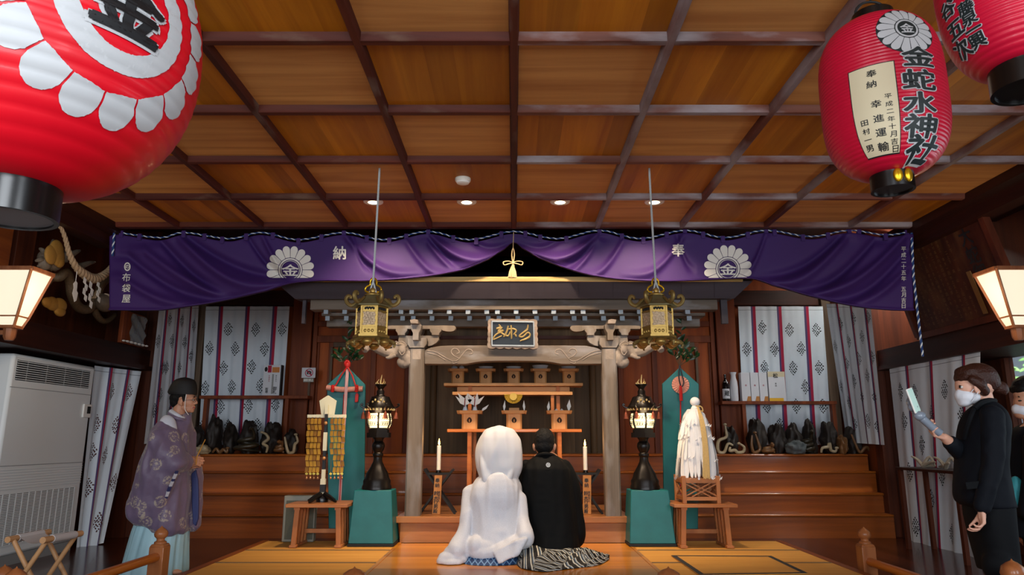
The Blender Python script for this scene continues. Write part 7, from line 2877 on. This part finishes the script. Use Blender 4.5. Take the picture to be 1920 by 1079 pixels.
m_ = MB(); levels(m_, [(780, 118, 345, .20, 0), (850, 98, 345, .22, 0), (920, 80, 342, .24, 0), (1000, 58, 340, .25, 0), (1060, 40, 338, .26, 0), (1074, 42, 332, .25, 0)], Q, 96, 2.5, zmin=.004, fold=.03, nf=13)
m_.build('pale_blue_trousers', 'hakamablue', priest, angle=180)
m_ = MB(); m_.tube([Q(398, 520, -.06), Q(404, 478, -.07), Q(446, 391, -.09)], [.006, .006, .004], 8)
M['stick'] = mat('yellow_wood_stick', '#b9812f', .5)
setp(m_.build('wooden_stick', 'stick'), 'thin yellow wooden stick held upright in the priest\'s hands', 'stick')

# ------------------------------------------------------------------ bride and groom
PB = PZ0 + .006
YB = 6.84
def B(x, y, d=0): return P(780 + x / 3.6075, 780 + y / 3.6075, YB + d)
M['hoodwhite'] = mat('white_silk_hood', '#d9d8da', .55, sss=.05)
def jac(name, col):
    m, nt, b_ = newmat(name)
    N, L = nt.nodes, nt.links
    tc = N.new('ShaderNodeTexCoord')
    vo = N.new('ShaderNodeTexVoronoi'); vo.feature = 'DISTANCE_TO_EDGE'; vo.inputs['Scale'].default_value = 60
    L.new(tc.outputs['Object'], vo.inputs['Vector'])
    rp = N.new('ShaderNodeValToRGB'); rp.color_ramp.elements[0].position = .0; rp.color_ramp.elements[1].position = .12
    c = lin(col)
    rp.color_ramp.elements[0].color = tuple(v * .93 for v in c[:3]) + (1,); rp.color_ramp.elements[1].color = c
    L.new(vo.outputs['Distance'], rp.inputs['Fac']); L.new(rp.outputs['Color'], b_.inputs['Base Color'])
    bp = N.new('ShaderNodeBump'); bp.inputs['Strength'].default_value = .2; bp.inputs['Distance'].default_value = .003
    L.new(vo.outputs['Distance'], bp.inputs['Height']); L.new(bp.outputs['Normal'], b_.inputs['Normal'])
    b_.inputs['Roughness'].default_value = .5
    return m
M['shiro'] = jac('white_figured_silk', '#d2d3d9')
b = MB()
b.ell(B(562, 240, .05), (.10, .12, .135)); b.ell(B(562, 290, .08), (.07, .08, .08)); limb(b, [B(562, 330, .05), B(560, 420, .03)], [.06, .07])
limb(b, [B(545, 470), B(540, 620), B(535, 800)], [.14, .15, .18], 18)
for sg in (-1, 1):
    limb(b, [B(545 + sg * 90, 480, 0), B(545 + sg * 110, 600, .03), B(545 + sg * 50, 720, .12)], [.05, .05, .04])
    hand(b, B(545 + sg * 45, 722, .10), V((-sg * .3, .8, -.4)), V((0, -.2, -1)), .16, flip_=sg)
    limb(b, [B(545 + sg * 60, 850, 0), B(545 + sg * 70, 850, .40), B(545 + sg * 60, 885, .1), B(545 + sg * 60, 890, -.1)], [.10, .09, .07, .045])
b.v = [(p[0], p[1], max(p[2], PB + .02)) for p in b.v]
bride = eval_mods(b, 'bride', .007, 3).build('person', 'skinp', angle=180)
setp(bride, 'kneeling bride seen from behind in a white hood and white figured kimono', 'person')
m_ = MB()
levels(m_, [(70, 548, 580, .03, .04), (76, 512, 616, .07, .04), (100, 466, 662, .125, .04), (150, 430, 699, .165, .04), (220, 407, 716, .185, .03), (290, 403, 720, .185, .02), (350, 411, 716, .18, .01), (390, 424, 702, .165, 0), (425, 428, 690, .165, 0), (452, 412, 694, .19, -.01), (460, 420, 686, .185, -.01)], B, 72, 2.25)
for pts in (((470, 300), (488, 380), (505, 445)), ((540, 340), (575, 400), (610, 450)), ((655, 300), (640, 380), (618, 448)), ((440, 250), (452, 340), (470, 430))):
    limb(m_, [B(x_, y_, dd_) for (x_, y_), dd_ in zip(pts, (-.09, -.135, -.15))], [.012, .024, .03])
r = eval_mods(m_, 'hood', .011, 3, wrinkle(.011, 5, 4, (1.8, 1, .5)))
def hoodf(p):
    return p
r.build('white_hood', 'hoodwhite', bride, angle=180)
m_ = MB()
levels(m_, [(418, 430, 680, .17, 0), (450, 392, 694, .20, 0), (480, 372, 706, .22, 0), (530, 356, 712, .235, 0), (600, 352, 714, .24, 0), (680, 350, 716, .25, 0), (760, 346, 730, .27, 0), (820, 342, 740, .29, 0), (870, 338, 735, .30, 0), (915, 340, 716, .29, 0), (940, 352, 700, .27, 0)], B, 64, 2.5, PB, .012, 8)
# puffed sash end, hem rolls
m_.ell(B(545, 800, -.17), (.19, .11, .12)); m_.ell(B(400, 880, -.24), (.09, .09, .085)); m_.ell(B(470, 890, -.25), (.12, .07, .07)); m_.ell(B(560, 560, -.12), (.18, .13, .24))
limb(m_, [B(350, 900, -.24), B(440, 930, -.28), B(540, 915, -.29), B(640, 880, -.27), B(735, 835, -.22)], [.06, .055, .05, .06, .07])
# left sleeve trailing to the floor
limb(m_, [B(375, 520, -.05), B(352, 640, -.12), B(335, 740, -.18), B(312, 830, -.23), B(280, 910, -.27)], [.08, .06, .055, .065, .085])
for (x, y, rx, ry, rz, d) in ((270, 930, .10, .07, .075, -.27), (235, 962, .10, .07, .05, -.29), (205, 985, .075, .06, .04, -.30), (285, 972, .09, .07, .05, -.28), (240, 995, .09, .06, .03, -.33)):
    m_.ell(B(x, y, d), (rx, ry, rz))
# right sleeve end lying across
limb(m_, [B(700, 560, -.06), B(715, 690, -.12), B(730, 780, -.2), B(735, 825, -.24)], [.07, .065, .07, .075])
m_.prism([B(520, 925, -.36), B(560, 1003, -.40), B(690, 940, -.38), B(752, 830, -.34), B(650, 860, -.36)], (0, .09, 0))
m_.v = [(p[0], p[1], max(p[2], PB)) for p in m_.v]
r = eval_mods(m_, 'kimono', .0105, 3, wrinkle(.020, 4.5, 6, (1.7, 1, .33), 0))
r.v = [(p[0], p[1], max(p[2], PB)) for p in r.v]
r.build('white_kimono', 'shiro', bride, angle=180)


def lattice(name, c1, c2, sc_):
    m, nt, b_ = newmat(name)
    N, L = nt.nodes, nt.links
    tc = N.new('ShaderNodeTexCoord')
    mp = N.new('ShaderNodeMapping'); mp.inputs['Rotation'].default_value = (0, math.radians(45), 0)
    L.new(tc.outputs['Object'], mp.inputs[0])
    sx = N.new('ShaderNodeSeparateXYZ'); L.new(mp.outputs[0], sx.inputs[0])
    outs = []
    for ax in (0, 2):
        a = N.new('ShaderNodeMath'); a.operation = 'MULTIPLY'; a.inputs[1].default_value = sc_
        L.new(sx.outputs[ax], a.inputs[0])
        f = N.new('ShaderNodeMath'); f.operation = 'FRACT'; L.new(a.outputs[0], f.inputs[0])
        g = N.new('ShaderNodeMath'); g.operation = 'LESS_THAN'; g.inputs[1].default_value = .2; L.new(f.outputs[0], g.inputs[0])
        outs.append(g)
    mx_ = N.new('ShaderNodeMath'); mx_.operation = 'MAXIMUM'
    L.new(outs[0].outputs[0], mx_.inputs[0]); L.new(outs[1].outputs[0], mx_.inputs[1])
    mx = N.new('ShaderNodeMix'); mx.data_type = 'RGBA'
    L.new(mx_.outputs[0], mx.inputs[0]); mx.inputs[6].default_value = lin(c1); mx.inputs[7].default_value = lin(c2)
    L.new(mx.outputs[2], b_.inputs['Base Color']); b_.inputs['Roughness'].default_value = .7
    return m
M['bluelattice'] = lattice('blue_diamond_cloth', '#173a66', '#6f93b8', 26)
t = MB()
levels(t, [(925, 345, 690, .27, -.05), (945, 318, 705, .30, -.06), (985, 312, 712, .33, -.08), (1012, 330, 700, .32, -.10), (1022, 350, 680, .30, -.10)], B, 56, 3, PZ0 + .001)
zs_ = [p[2] for p in t.v]
setp(t.build('floor_cushion', 'bluelattice', angle=60), 'blue cushion with a diamond lattice pattern under the kneeling bride', 'cushion')

YG = 7.03
def G(x, y, d=0): return P(780 + x / 3.6075, 780 + y / 3.6075, YG + d)
b = MB()
b.ell(G(868, 180, .03), (.100, .118, .118)); b.ell(G(868, 215, .06), (.088, .09, .09)); b.ell(G(868, 242, .09), (.05, .06, .05))
for sg in (-1, 1):
    b.ell(G(868 + sg * 69, 214, .01), (.015, .026, .036), Matrix.Rotation(sg * .2, 3, 'Y')); b.ell(G(868 + sg * 63, 228, .02), (.01, .015, .018))
limb(b, [G(868, 225, .02), G(870, 262, -.01), G(872, 300, -.01)], [.058, .060, .075])
limb(b, [G(880, 340), G(885, 500), G(890, 760)], [.15, .16, .19], 18)
for sg in (-1, 1):
    limb(b, [G(880 + sg * 90, 370, 0), G(885 + sg * 115, 500, .05), G(885 + sg * 55, 640, .17)], [.06, .055, .04])
    hand(b, G(885 + sg * 45, 645, .12), V((-sg * .3, .85, -.35)), V((0, -.2, -1)), .19, flip_=sg)
    limb(b, [G(890 + sg * 70, 830, 0), G(890 + sg * 80, 840, .42), G(890 + sg * 70, 880, .1), G(890 + sg * 60, 890, -.1)], [.11, .10, .08, .05])
b.v = [(p[0], p[1], max(p[2], PB + .02)) for p in b.v]
groom = eval_mods(b, 'groom', .006, 3).build('person', 'skin', angle=180)
setp(groom, 'kneeling groom seen from behind in a black crested jacket', 'person')
m_ = MB(); m_.ell(G(867, 166, .01), (.106, .126, .118)); m_.ell(G(867, 205, -.03), (.092, .085, .08)); m_.ell(G(867, 234, -.04), (.068, .055, .04)); m_.ell(G(880, 130, .0), (.06, .08, .05))
rnd = random.Random(8)
eval_mods(m_, 'h', .008, 2, lambda p, n: .004 * noise.noise(p * 40)).build('short_hair', 'hairblack', groom, angle=180)
M['haori'] = mat('black_silk', '#060708', .75, var=.3, bs=4, spec=.15)
m_ = MB()
levels(m_, [(256, 826, 918, .085, -.01), (268, 812, 940, .10, -.01), (285, 788, 968, .13, 0), (315, 750, 1006, .165, 0), (360, 708, 1044, .205, 0), (450, 700, 1061, .225, 0), (560, 706, 1072, .24, 0), (700, 714, 1084, .26, 0), (800, 726, 1094, .28, 0), (880, 738, 1100, .30, 0), (925, 765, 1095, .29, 0), (940, 800, 1060, .25, 0)], G, 64, 2.5, PB, .008, 7)
limb(m_, [G(748, 350, 0), G(722, 470, 0), G(718, 620, 0), G(742, 770, -.02), G(760, 800, -.02)], [.07, .085, .095, .10, .08])
limb(m_, [G(1004, 350, 0), G(1042, 470, 0), G(1056, 620, 0), G(1070, 800, -.02), G(1062, 850, -.02)], [.07, .085, .095, .10, .08])
m_.v = [(p[0], p[1], max(p[2], PB)) for p in m_.v]
r = eval_mods(m_, 'haori', .011, 2, wrinkle(.015, 5, 9, (1.3, 1, .35), .0015))
r.v = [(p[0], p[1], max(p[2], PB)) for p in r.v]
r.build('black_jacket', 'haori', groom, angle=180)
m_ = MB()
m_.tube(spline([G(802, 292, -.05), G(836, 268, -.10), G(874, 260, -.125), G(916, 268, -.10), G(954, 292, -.05)], 6), .02, 10)
m_.build('jacket_collar', 'haori', groom)
m_ = MB(); c = G(887, 328, 0)
# stand just clear of the cloth
yy = min(p[1] for p in r.v if abs(p[0] - c.x) < .05 and abs(p[2] - c.z) < .05) - .004
put2d(m_, *disc2d(0, 0, .021, 28), lambda u, v: V((c.x + u, yy + .3 * abs(u) * .3, c.z + v)), 0)
for k in range(5):
    put2d(m_, *disc2d(.011 * math.cos(2 * pi * k / 5), .011 * math.sin(2 * pi * k / 5), .004, 10), lambda u, v: V((c.x + u, yy - .0015, c.z + v)), 1)
o = m_.build('white_family_crest', ['white', 'matblack'], groom, flat=True)


def stripes(name, sc_):
    m, nt, b_ = newmat(name)
    N, L = nt.nodes, nt.links
    uv = N.new('ShaderNodeUVMap'); uv.uv_map = 'cloth'
    sx = N.new('ShaderNodeSeparateXYZ'); L.new(uv.outputs[0], sx.inputs[0])
    a = N.new('ShaderNodeMath'); a.operation = 'MULTIPLY'; a.inputs[1].default_value = sc_; L.new(sx.outputs[0], a.inputs[0])
    f = N.new('ShaderNodeMath'); f.operation = 'FRACT'; L.new(a.outputs[0], f.inputs[0])
    rp = N.new('ShaderNodeValToRGB'); rp.color_ramp.interpolation = 'CONSTANT'
    e = rp.color_ramp.elements
    e[0].position = 0; e[0].color = lin('#0a0b0e'); e[1].position = .5; e[1].color = lin('#c9c6b8')
    for pos, c_ in ((.66, '#0a0b0e'), (.78, '#5d7388'), (.9, '#c9c6b8')):
        q = e.new(pos); q.color = lin(c_)
    L.new(f.outputs[0], rp.inputs['Fac']); L.new(rp.outputs['Color'], b_.inputs['Base Color']); b_.inputs['Roughness'].default_value = .6
    return m
M['stripecloth'] = stripes('striped_trouser_cloth', 1.0)
# pleated trousers spread on the floor behind him
def hak(lo, hi, n0, name):
    """cloth heaped between outline curves given in the picture: lower edge lo, upper edge hi"""
    lo = spline([B(x, y, 0) * 0 + V((x, y, 0)) for x, y in lo], 8); hi = spline([V((x, y, 0)) for x, y in hi], 8)
    n = 90; k = 26
    pts = []; uvs = []
    for j in range(k + 1):
        for i in range(n + 1):
            u, v = i / n, j / k
            a = lo[min(len(lo) - 1, int(u * (len(lo) - 1)))].lerp(lo[min(len(lo) - 1, int(u * (len(lo) - 1)) + 1)], u * (len(lo) - 1) % 1)
            c_ = hi[min(len(hi) - 1, int(u * (len(hi) - 1)))].lerp(hi[min(len(hi) - 1, int(u * (len(hi) - 1)) + 1)], u * (len(hi) - 1) % 1)
            q = a.lerp(c_, v)
            f0 = PZ(780 + a.x / 3.6075, 780 + a.y / 3.6075, PZ0 + .003)
            y = f0.y + (YG - .26 - f0.y) * v ** 1.3 if YG - .26 > f0.y else f0.y + .12 * v
            p = P(780 + q.x / 3.6075, 780 + q.y / 3.6075, y)
            rp_ = noise.noise(V((u * 7 + n0, v * 2.2, n0)))
            rid = (1 - abs(noise.noise(V((u * 9 - v * 4 + n0, v * 1.3, 2.0)))) * 2)
            p.z = max(PZ0 + .004, p.z + (.03 * rp_ + .035 * rid) * math.sin(pi * min(1, v * .9 + .05)))
            p.y += .03 * rp_ * v
            pts.append(p)
            seg = math.floor(u * 5 + .5 * rp_)
            uvs.append((u * (7, 13, 5, 12, 8, 10)[int(seg) % 6] + v * (7, 1.5, 9, 2.5, 6, 1)[int(seg) % 6] + .15 * rp_, v))
    m = MB()
    fs = []
    for j in range(k):
        for i in range(n):
            fs.append((j * (n + 1) + i, j * (n + 1) + i + 1, (j + 1) * (n + 1) + i + 1, (j + 1) * (n + 1) + i))
    m.add(pts, fs)
    o = m.build(name, 'stripecloth', groom, angle=180)
    lay = o.data.uv_layers.new(name='cloth')
    for l in o.data.loops:
        lay.data[l.index].uv = uvs[l.vertex_index]
    q_ = o.modifiers.new('t', 'SOLIDIFY'); q_.thickness = .006; q_.offset = -1
    return o
hak([(672, 975), (690, 1020), (740, 1042), (860, 1058), (980, 1045), (1110, 1030), (1230, 1015), (1308, 975)],
    [(690, 915), (720, 885), (800, 880), (900, 900), (1000, 895), (1100, 895), (1180, 900), (1306, 968)], 1.5, 'striped_trousers')

# ------------------------------------------------------------------ the woman with a phone
YW = 4.22
def W(x, y, d=0): return P(1640 + x / 2.457, 640 + y / 2.457, YW + d)
b = MB()
b.ell(W(466, 185), (.108, .082, .105)); b.ell(W(425, 215), (.062, .062, .075)); b.ell(W(410, 205), (.045, .052, .055)); b.ell(W(420, 270), (.045, .046, .035)); b.ell(W(450, 258), (.052, .055, .045)); b.ell(W(404, 284), (.018, .022, .016))
b.tube([W(394, 205), W(386, 226), W(382, 236)], [.009, .012, .012], 10); b.ell(W(385, 237), (.014, .013, .010)); b.ell(W(394, 262), (.014, .022, .010)); b.ell(W(397, 200), (.02, .045, .014))
for sg in (-1, 1): b.ell(W(472, 222, sg * .08), (.019, .009, .03), Matrix.Rotation(-.25, 3, 'Y'))
limb(b, [W(492, 235), W(508, 285), W(516, 330)], [.052, .050, .062])
limb(b, [W(512, 370), W(500, 480), W(510, 640), W(535, 740)], [.07, .09, .09, .10], 18)
# near arm hanging
limb(b, [W(538, 352, -.11), W(546, 470, -.16), W(541, 570, -.178)], [.048, .044, .04]); limb(b, [W(541, 570, -.178), W(513, 680, -.178), W(494, 772, -.168)], [.04, .034, .026])
hand(b, W(493, 776, -.168), V((-.12, -.05, -1)), V((-.9, .25, .1)), .165, (.55, .6, .62, .7), .45, .5, flip_=-1)
# far arm raised with the phone
limb(b, [W(470, 370, .14), W(445, 460, .12), W(432, 545, .08)], [.055, .048, .043]); limb(b, [W(432, 545, .08), W(375, 490, .03), W(322, 446, -.01)], [.043, .036, .026])
hand(b, W(320, 444, -.01), V((-.93, -.05, .36)), V((.25, -.55, .75)), .165, (.62, .66, .68, .72), .35, .8, flip_=-1)
for sg in (-1, 1):
    limb(b, [W(545, 760, sg * .05), W(562, 900, sg * .06), W(584, 1060, sg * .075), V((W(604, 1060).x, YW + sg * .08, .08))], [.06, .05, .04, .035])
    b.ell(V((W(600, 1060).x - .07, YW + sg * .09, .04)), (.12, .042, .035))
r = eval_mods(b, 'woman', .005, 3)
woman = r.build('person', 'skinp', angle=180)
setp(woman, 'woman in a dark suit and white face mask, holding up a phone on the right', 'person')
m_ = MB()
m_.ell(W(476, 168), (.112, .092, .088)); m_.ell(W(506, 182), (.078, .085, .072)); m_.ell(W(430, 146), (.07, .08, .045)); m_.ell(W(403, 170), (.036, .066, .034), Matrix.Rotation(.6, 3, 'Y')); m_.ell(W(386, 184), (.012, .04, .016))
limb(m_, [W(450, 178, -.08), W(485, 200, -.085), W(505, 232, -.06)], [.022, .03, .03])
m_.ell(W(578, 216), (.042, .042, .040)); m_.ell(W(594, 226), (.028, .03, .026)); limb(m_, [W(540, 204), W(562, 212)], [.034, .03])
limb(m_, [W(590, 238, -.01), W(606, 245, -.02), W(604, 232, -.02)], [.014, .009, .004])
eval_mods(m_, 'h', .0075, 3, lambda p, n: .003 * noise.noise(V((p.x * 14, p.y * 30, p.z * 45)))).build('tied_back_hair', 'hairbrown', woman, angle=180)
m_ = MB()
m_.ell(W(418, 256), (.056, .062, .052)); m_.ell(W(402, 250), (.040, .040, .046)); m_.ell(W(440, 258), (.052, .064, .045)); m_.ell(W(412, 284), (.034, .045, .026))
mk_ = eval_mods(m_, 'mask', .007, 4).build('face_mask', 'label', woman, angle=180)
m_ = MB()
for sg in (-1, 1):
    m_.tube([W(445, 235, sg * .064), W(462, 215, sg * .08), W(476, 212, sg * .088)], .0028, 5); m_.tube([W(448, 278, sg * .06), W(466, 255, sg * .078), W(478, 232, sg * .086)], .0028, 5)
m_.build('ear_loop', 'label', mk_)
for sg in (-1, 1):
    m_ = MB(); m_.ell(W(398, 212, sg * .034), (.010, .014, .008)); m_.build('eye', 'eyewhite', woman)
    m_ = MB(); m_.ell(W(394, 212, sg * .035), (.007, .008, .008)); m_.tube([W(396, 207, sg * .018), W(390, 205, sg * .034), W(398, 207, sg * .05)], .003, 5); m_.build('iris_and_lashes', 'matblack', woman)
M['suit'] = mat('dark_navy_suit', '#060a12', .8, var=.15, bs=8, spec=.2)
M['suitm'] = mat('black_suit', '#05070b', .8, spec=.2)
m_ = MB()
levels(m_, [(282, 485, 545, .07, 0), (300, 465, 562, .095, 0), (330, 442, 578, .138, 0), (390, 420, 586, .165, 0), (470, 408, 582, .165, 0), (560, 398, 582, .152, 0), (640, 390, 594, .15, 0), (700, 390, 606, .158, 0), (738, 400, 614, .16, 0), (756, 418, 620, .16, 0), (762, 430, 622, .158, 0)], W, 56, 2.35)
r = eval_mods(m_, 'jacket', .0105, 3, wrinkle(.006, 9, 3, (1, 1, .6), .001))
r.build('suit_jacket', 'suit', woman, angle=180)
m_ = MB()
limb(m_, [W(540, 345, -.12), W(548, 470, -.165), W(542, 575, -.18), W(515, 690, -.18), W(496, 762, -.17)], [.064, .057, .051, .046, .042])
eval_mods(m_, 's', .009, 3, wrinkle(.007, 11, 5, (1, 1, .8), .001)).build('jacket_sleeve', 'suit', woman, angle=180)
m_ = MB()
limb(m_, [W(470, 375, .12), W(440, 470, .11), W(428, 545, .08)], [.066, .06, .056]); limb(m_, [W(428, 545, .08), W(385, 500, .04), W(352, 472, .015)], [.056, .05, .044])
eval_mods(m_, 's', .009, 3, wrinkle(.007, 11, 8, (1, 1, .8), .001)).build('jacket_sleeve', 'suit', woman, angle=180)
m_ = MB(); m_.bar(W(420, 668, -.165), W(500, 660, -.175), .008, .04); m_.build('pocket_flap', 'suitm', woman, bevel=.003)
m_ = MB(); m_.tube(spline([W(458, 312, -.10), W(490, 284, -.085), W(530, 274, -.055), W(552, 276, 0), W(530, 274, .055), W(490, 284, .085), W(455, 315, .08)], 5), .016, 8); m_.tube(spline([W(462, 305, -.09), W(444, 345, -.12), W(425, 400, -.09), W(412, 450, -.04)], 5), .012, 6)
m_.build('jacket_collar', 'suitm', woman)
m_ = MB()
zf = .1
levels(m_, [(735, 436, 612, .15, 0), (790, 440, 614, .152, 0), (860, 455, 618, .15, 0), (950, 478, 625, .145, 0), (1060, 508, 636, .14, 0)], W, 44, 2.4)
for sg in (-1, 1):
    a = W(575, 1040, sg * .08)
    limb(m_, [a, V((a.x + .02, a.y, .5)), V((a.x + .03, a.y, .1))], [.088, .08, .07])
r = eval_mods(m_, 'trousers', .013, 3, wrinkle(.005, 7, 5))
r.build('suit_trousers', 'suitm', woman, angle=180)
m_ = MB()
for sg in (-1, 1):
    c = V((W(600, 1060).x - .06, YW + sg * .09, .05)); m_.ell(c, (.15, .052, .05))
m_.build('shoe', 'black', woman)
M['phonegrey'] = mat('grey_phone_grip', '#7d8794', .35, coat=.3)
M['screen'] = mat('phone_screen', '#b9d8cf', .08, coat=.6, emit='#9fc4b8', es=.35)
t = thing('phone', 'pale phone on a grey handheld grip in the woman\'s raised hand', 'phone', W(270, 420, -.05))
m_ = MB(); m_.tube(spline([W(300, 424, -.04), W(262, 395, -.045), W(225, 362, -.05), W(205, 345, -.05)], 5), [.024] * 6 + [.023] * 6 + [.021] * 3 + [.02], 12); m_.ell(W(208, 345, -.05), (.034, .03, .028)); m_.build('grip', 'phonegrey', t)
m_ = MB(); m_.tube(spline([W(205, 345, -.05), W(190, 335, -.02), W(178, 322, -.01)], 4), .014, 8); m_.ell(W(176, 306, -.02), (.028, .03, .026)); m_.ell(W(165, 282, -.01), (.02, .03, .03)); m_.build('clamp', 'phonegrey', t)
a = W(162, 224, -.05); bb = W(200, 322, -.05)
dv = (bb - a).normalized(); nn = V((.55, -.8, .2)); nn = (nn - dv * nn.dot(dv)).normalized(); ss = dv.cross(nn)
m_ = MB()
for i in range(1):
    mid = (a + bb) / 2
    m_.prism([mid + dv * u * .072 + ss * v * .036 for u, v in ((-1, -1), (1, -1), (1, 1), (-1, 1))], nn * -.009)
m_.build('phone_body', 'white', t, bevel=.003)
m_ = MB(); m_.prism([mid + nn * .001 + dv * u * .067 + ss * v * .032 for u, v in ((-1, -1), (1, -1), (1, 1), (-1, 1))], nn * -.001); m_.build('phone_screen', 'screen', t)

# ------------------------------------------------------------------ the man cut by the right edge
YM = 5.3
def K(x, y, d=0): return P(x, y, YM + d)
b = MB()
b.ell(K(1928, 738), (.10, .085, .115)); b.ell(K(1918, 758), (.06, .065, .08)); b.ell(K(1913, 776), (.04, .045, .04)); b.tube([K(1911, 752), K(1906, 762), K(1905, 765)], [.009, .012, .011], 8)
limb(b, [K(1932, 770), K(1938, 800), K(1942, 830)], [.058, .06, .07])
limb(b, [K(1942, 830), K(1948, 900), K(1950, 1000)], [.15, .15, .15], 16)
for sg in (-1, 1):
    limb(b, [K(1942, 830, sg * .19), K(1938, 900, sg * .22), K(1925, 960, sg * .21)], [.06, .05, .045])
    limb(b, [K(1925, 960, sg * .21), K(1920, 960, sg * .12), K(1914, 945, sg * .05)], [.043, .036, .027])
    hand(b, K(1914, 945, sg * .05), V((-.8, -.3 * sg, .2)), V((0, -.8 * sg, -.5)), .18, flip_=sg)
    limb(b, [K(1955, 1000, sg * .1), K(1960, 1120, sg * .1), V((K(1960, 1000).x, YM + sg * .1, .1))], [.09, .07, .045])
    b.ell(V((K(1955, 1000).x - .05, YM + sg * .1, .045)), (.12, .045, .035))
man = eval_mods(b, 'man', .007, 3).build('person', 'skin', angle=180)
setp(man, 'person in a dark suit and face mask, cut by the right edge of the picture', 'person')
m_ = MB(); m_.ell(K(1930, 727), (.118, .098, .092)); m_.ell(K(1942, 745), (.085, .092, .08)); m_.ell(K(1908, 730), (.04, .08, .035))
eval_mods(m_, 'h', .008, 2, lambda p, n: .003 * noise.noise(p * 40)).build('short_hair', 'hairblack', man, angle=180)
m_ = MB(); m_.ell(K(1916, 770), (.062, .066, .052)); m_.ell(K(1908, 768), (.04, .04, .04)); eval_mods(m_, 'm', .008, 3).build('face_mask', 'label', man, angle=180)
for sg in (-1, 1):
    m_ = MB(); m_.ell(K(1912.5, 752, sg * .034), (.012, .014, .006)); m_.build('eye', 'matblack', man)
    m_ = MB(); m_.tube([K(1911, 745, sg * .05), K(1909.5, 744, sg * .034), K(1910.5, 745, sg * .015)], .0045, 6); m_.build('eyebrow', 'hairblack', man)
m_ = MB()
levels(m_, [(792, 1928, 1955, .09, 0), (806, 1905, 1975, .15, 0), (830, 1893, 1990, .20, 0), (900, 1887, 2000, .22, 0), (960, 1885, 2005, .22, 0), (1005, 1888, 2005, .21, 0)], K, 44, 2.4)
for sg in (-1, 1):
    limb(m_, [K(1942, 828, sg * .19), K(1938, 900, sg * .23), K(1928, 960, sg * .215)], [.08, .066, .06]); limb(m_, [K(1928, 960, sg * .215), K(1922, 960, sg * .12), K(1917, 950, sg * .07)], [.06, .054, .048])
    limb(m_, [K(1952, 1000, sg * .1), K(1958, 1100, sg * .1), V((K(1958, 1000).x, YM + sg * .1, .09))], [.105, .09, .075])
eval_mods(m_, 'suit', .013, 3, wrinkle(.005, 8, 7)).build('dark_suit', 'suit', man, angle=180)

M['tealcloth'] = mat('teal_handkerchief', '#2f8a92', .7)
m_ = MB(); m_.ell(K(1906, 915, -.13), (.05, .04, .075)); m_.ell(K(1901, 935, -.13), (.035, .035, .06)); m_.ell(K(1910, 936, -.13), (.04, .035, .05))
setp(eval_mods(m_, 'c', .008, 2, wrinkle(.01, 16, 3)).build('cloth_bundle', 'tealcloth', angle=180), 'teal cloth bundle in the hands of the person at the right edge', 'cloth')
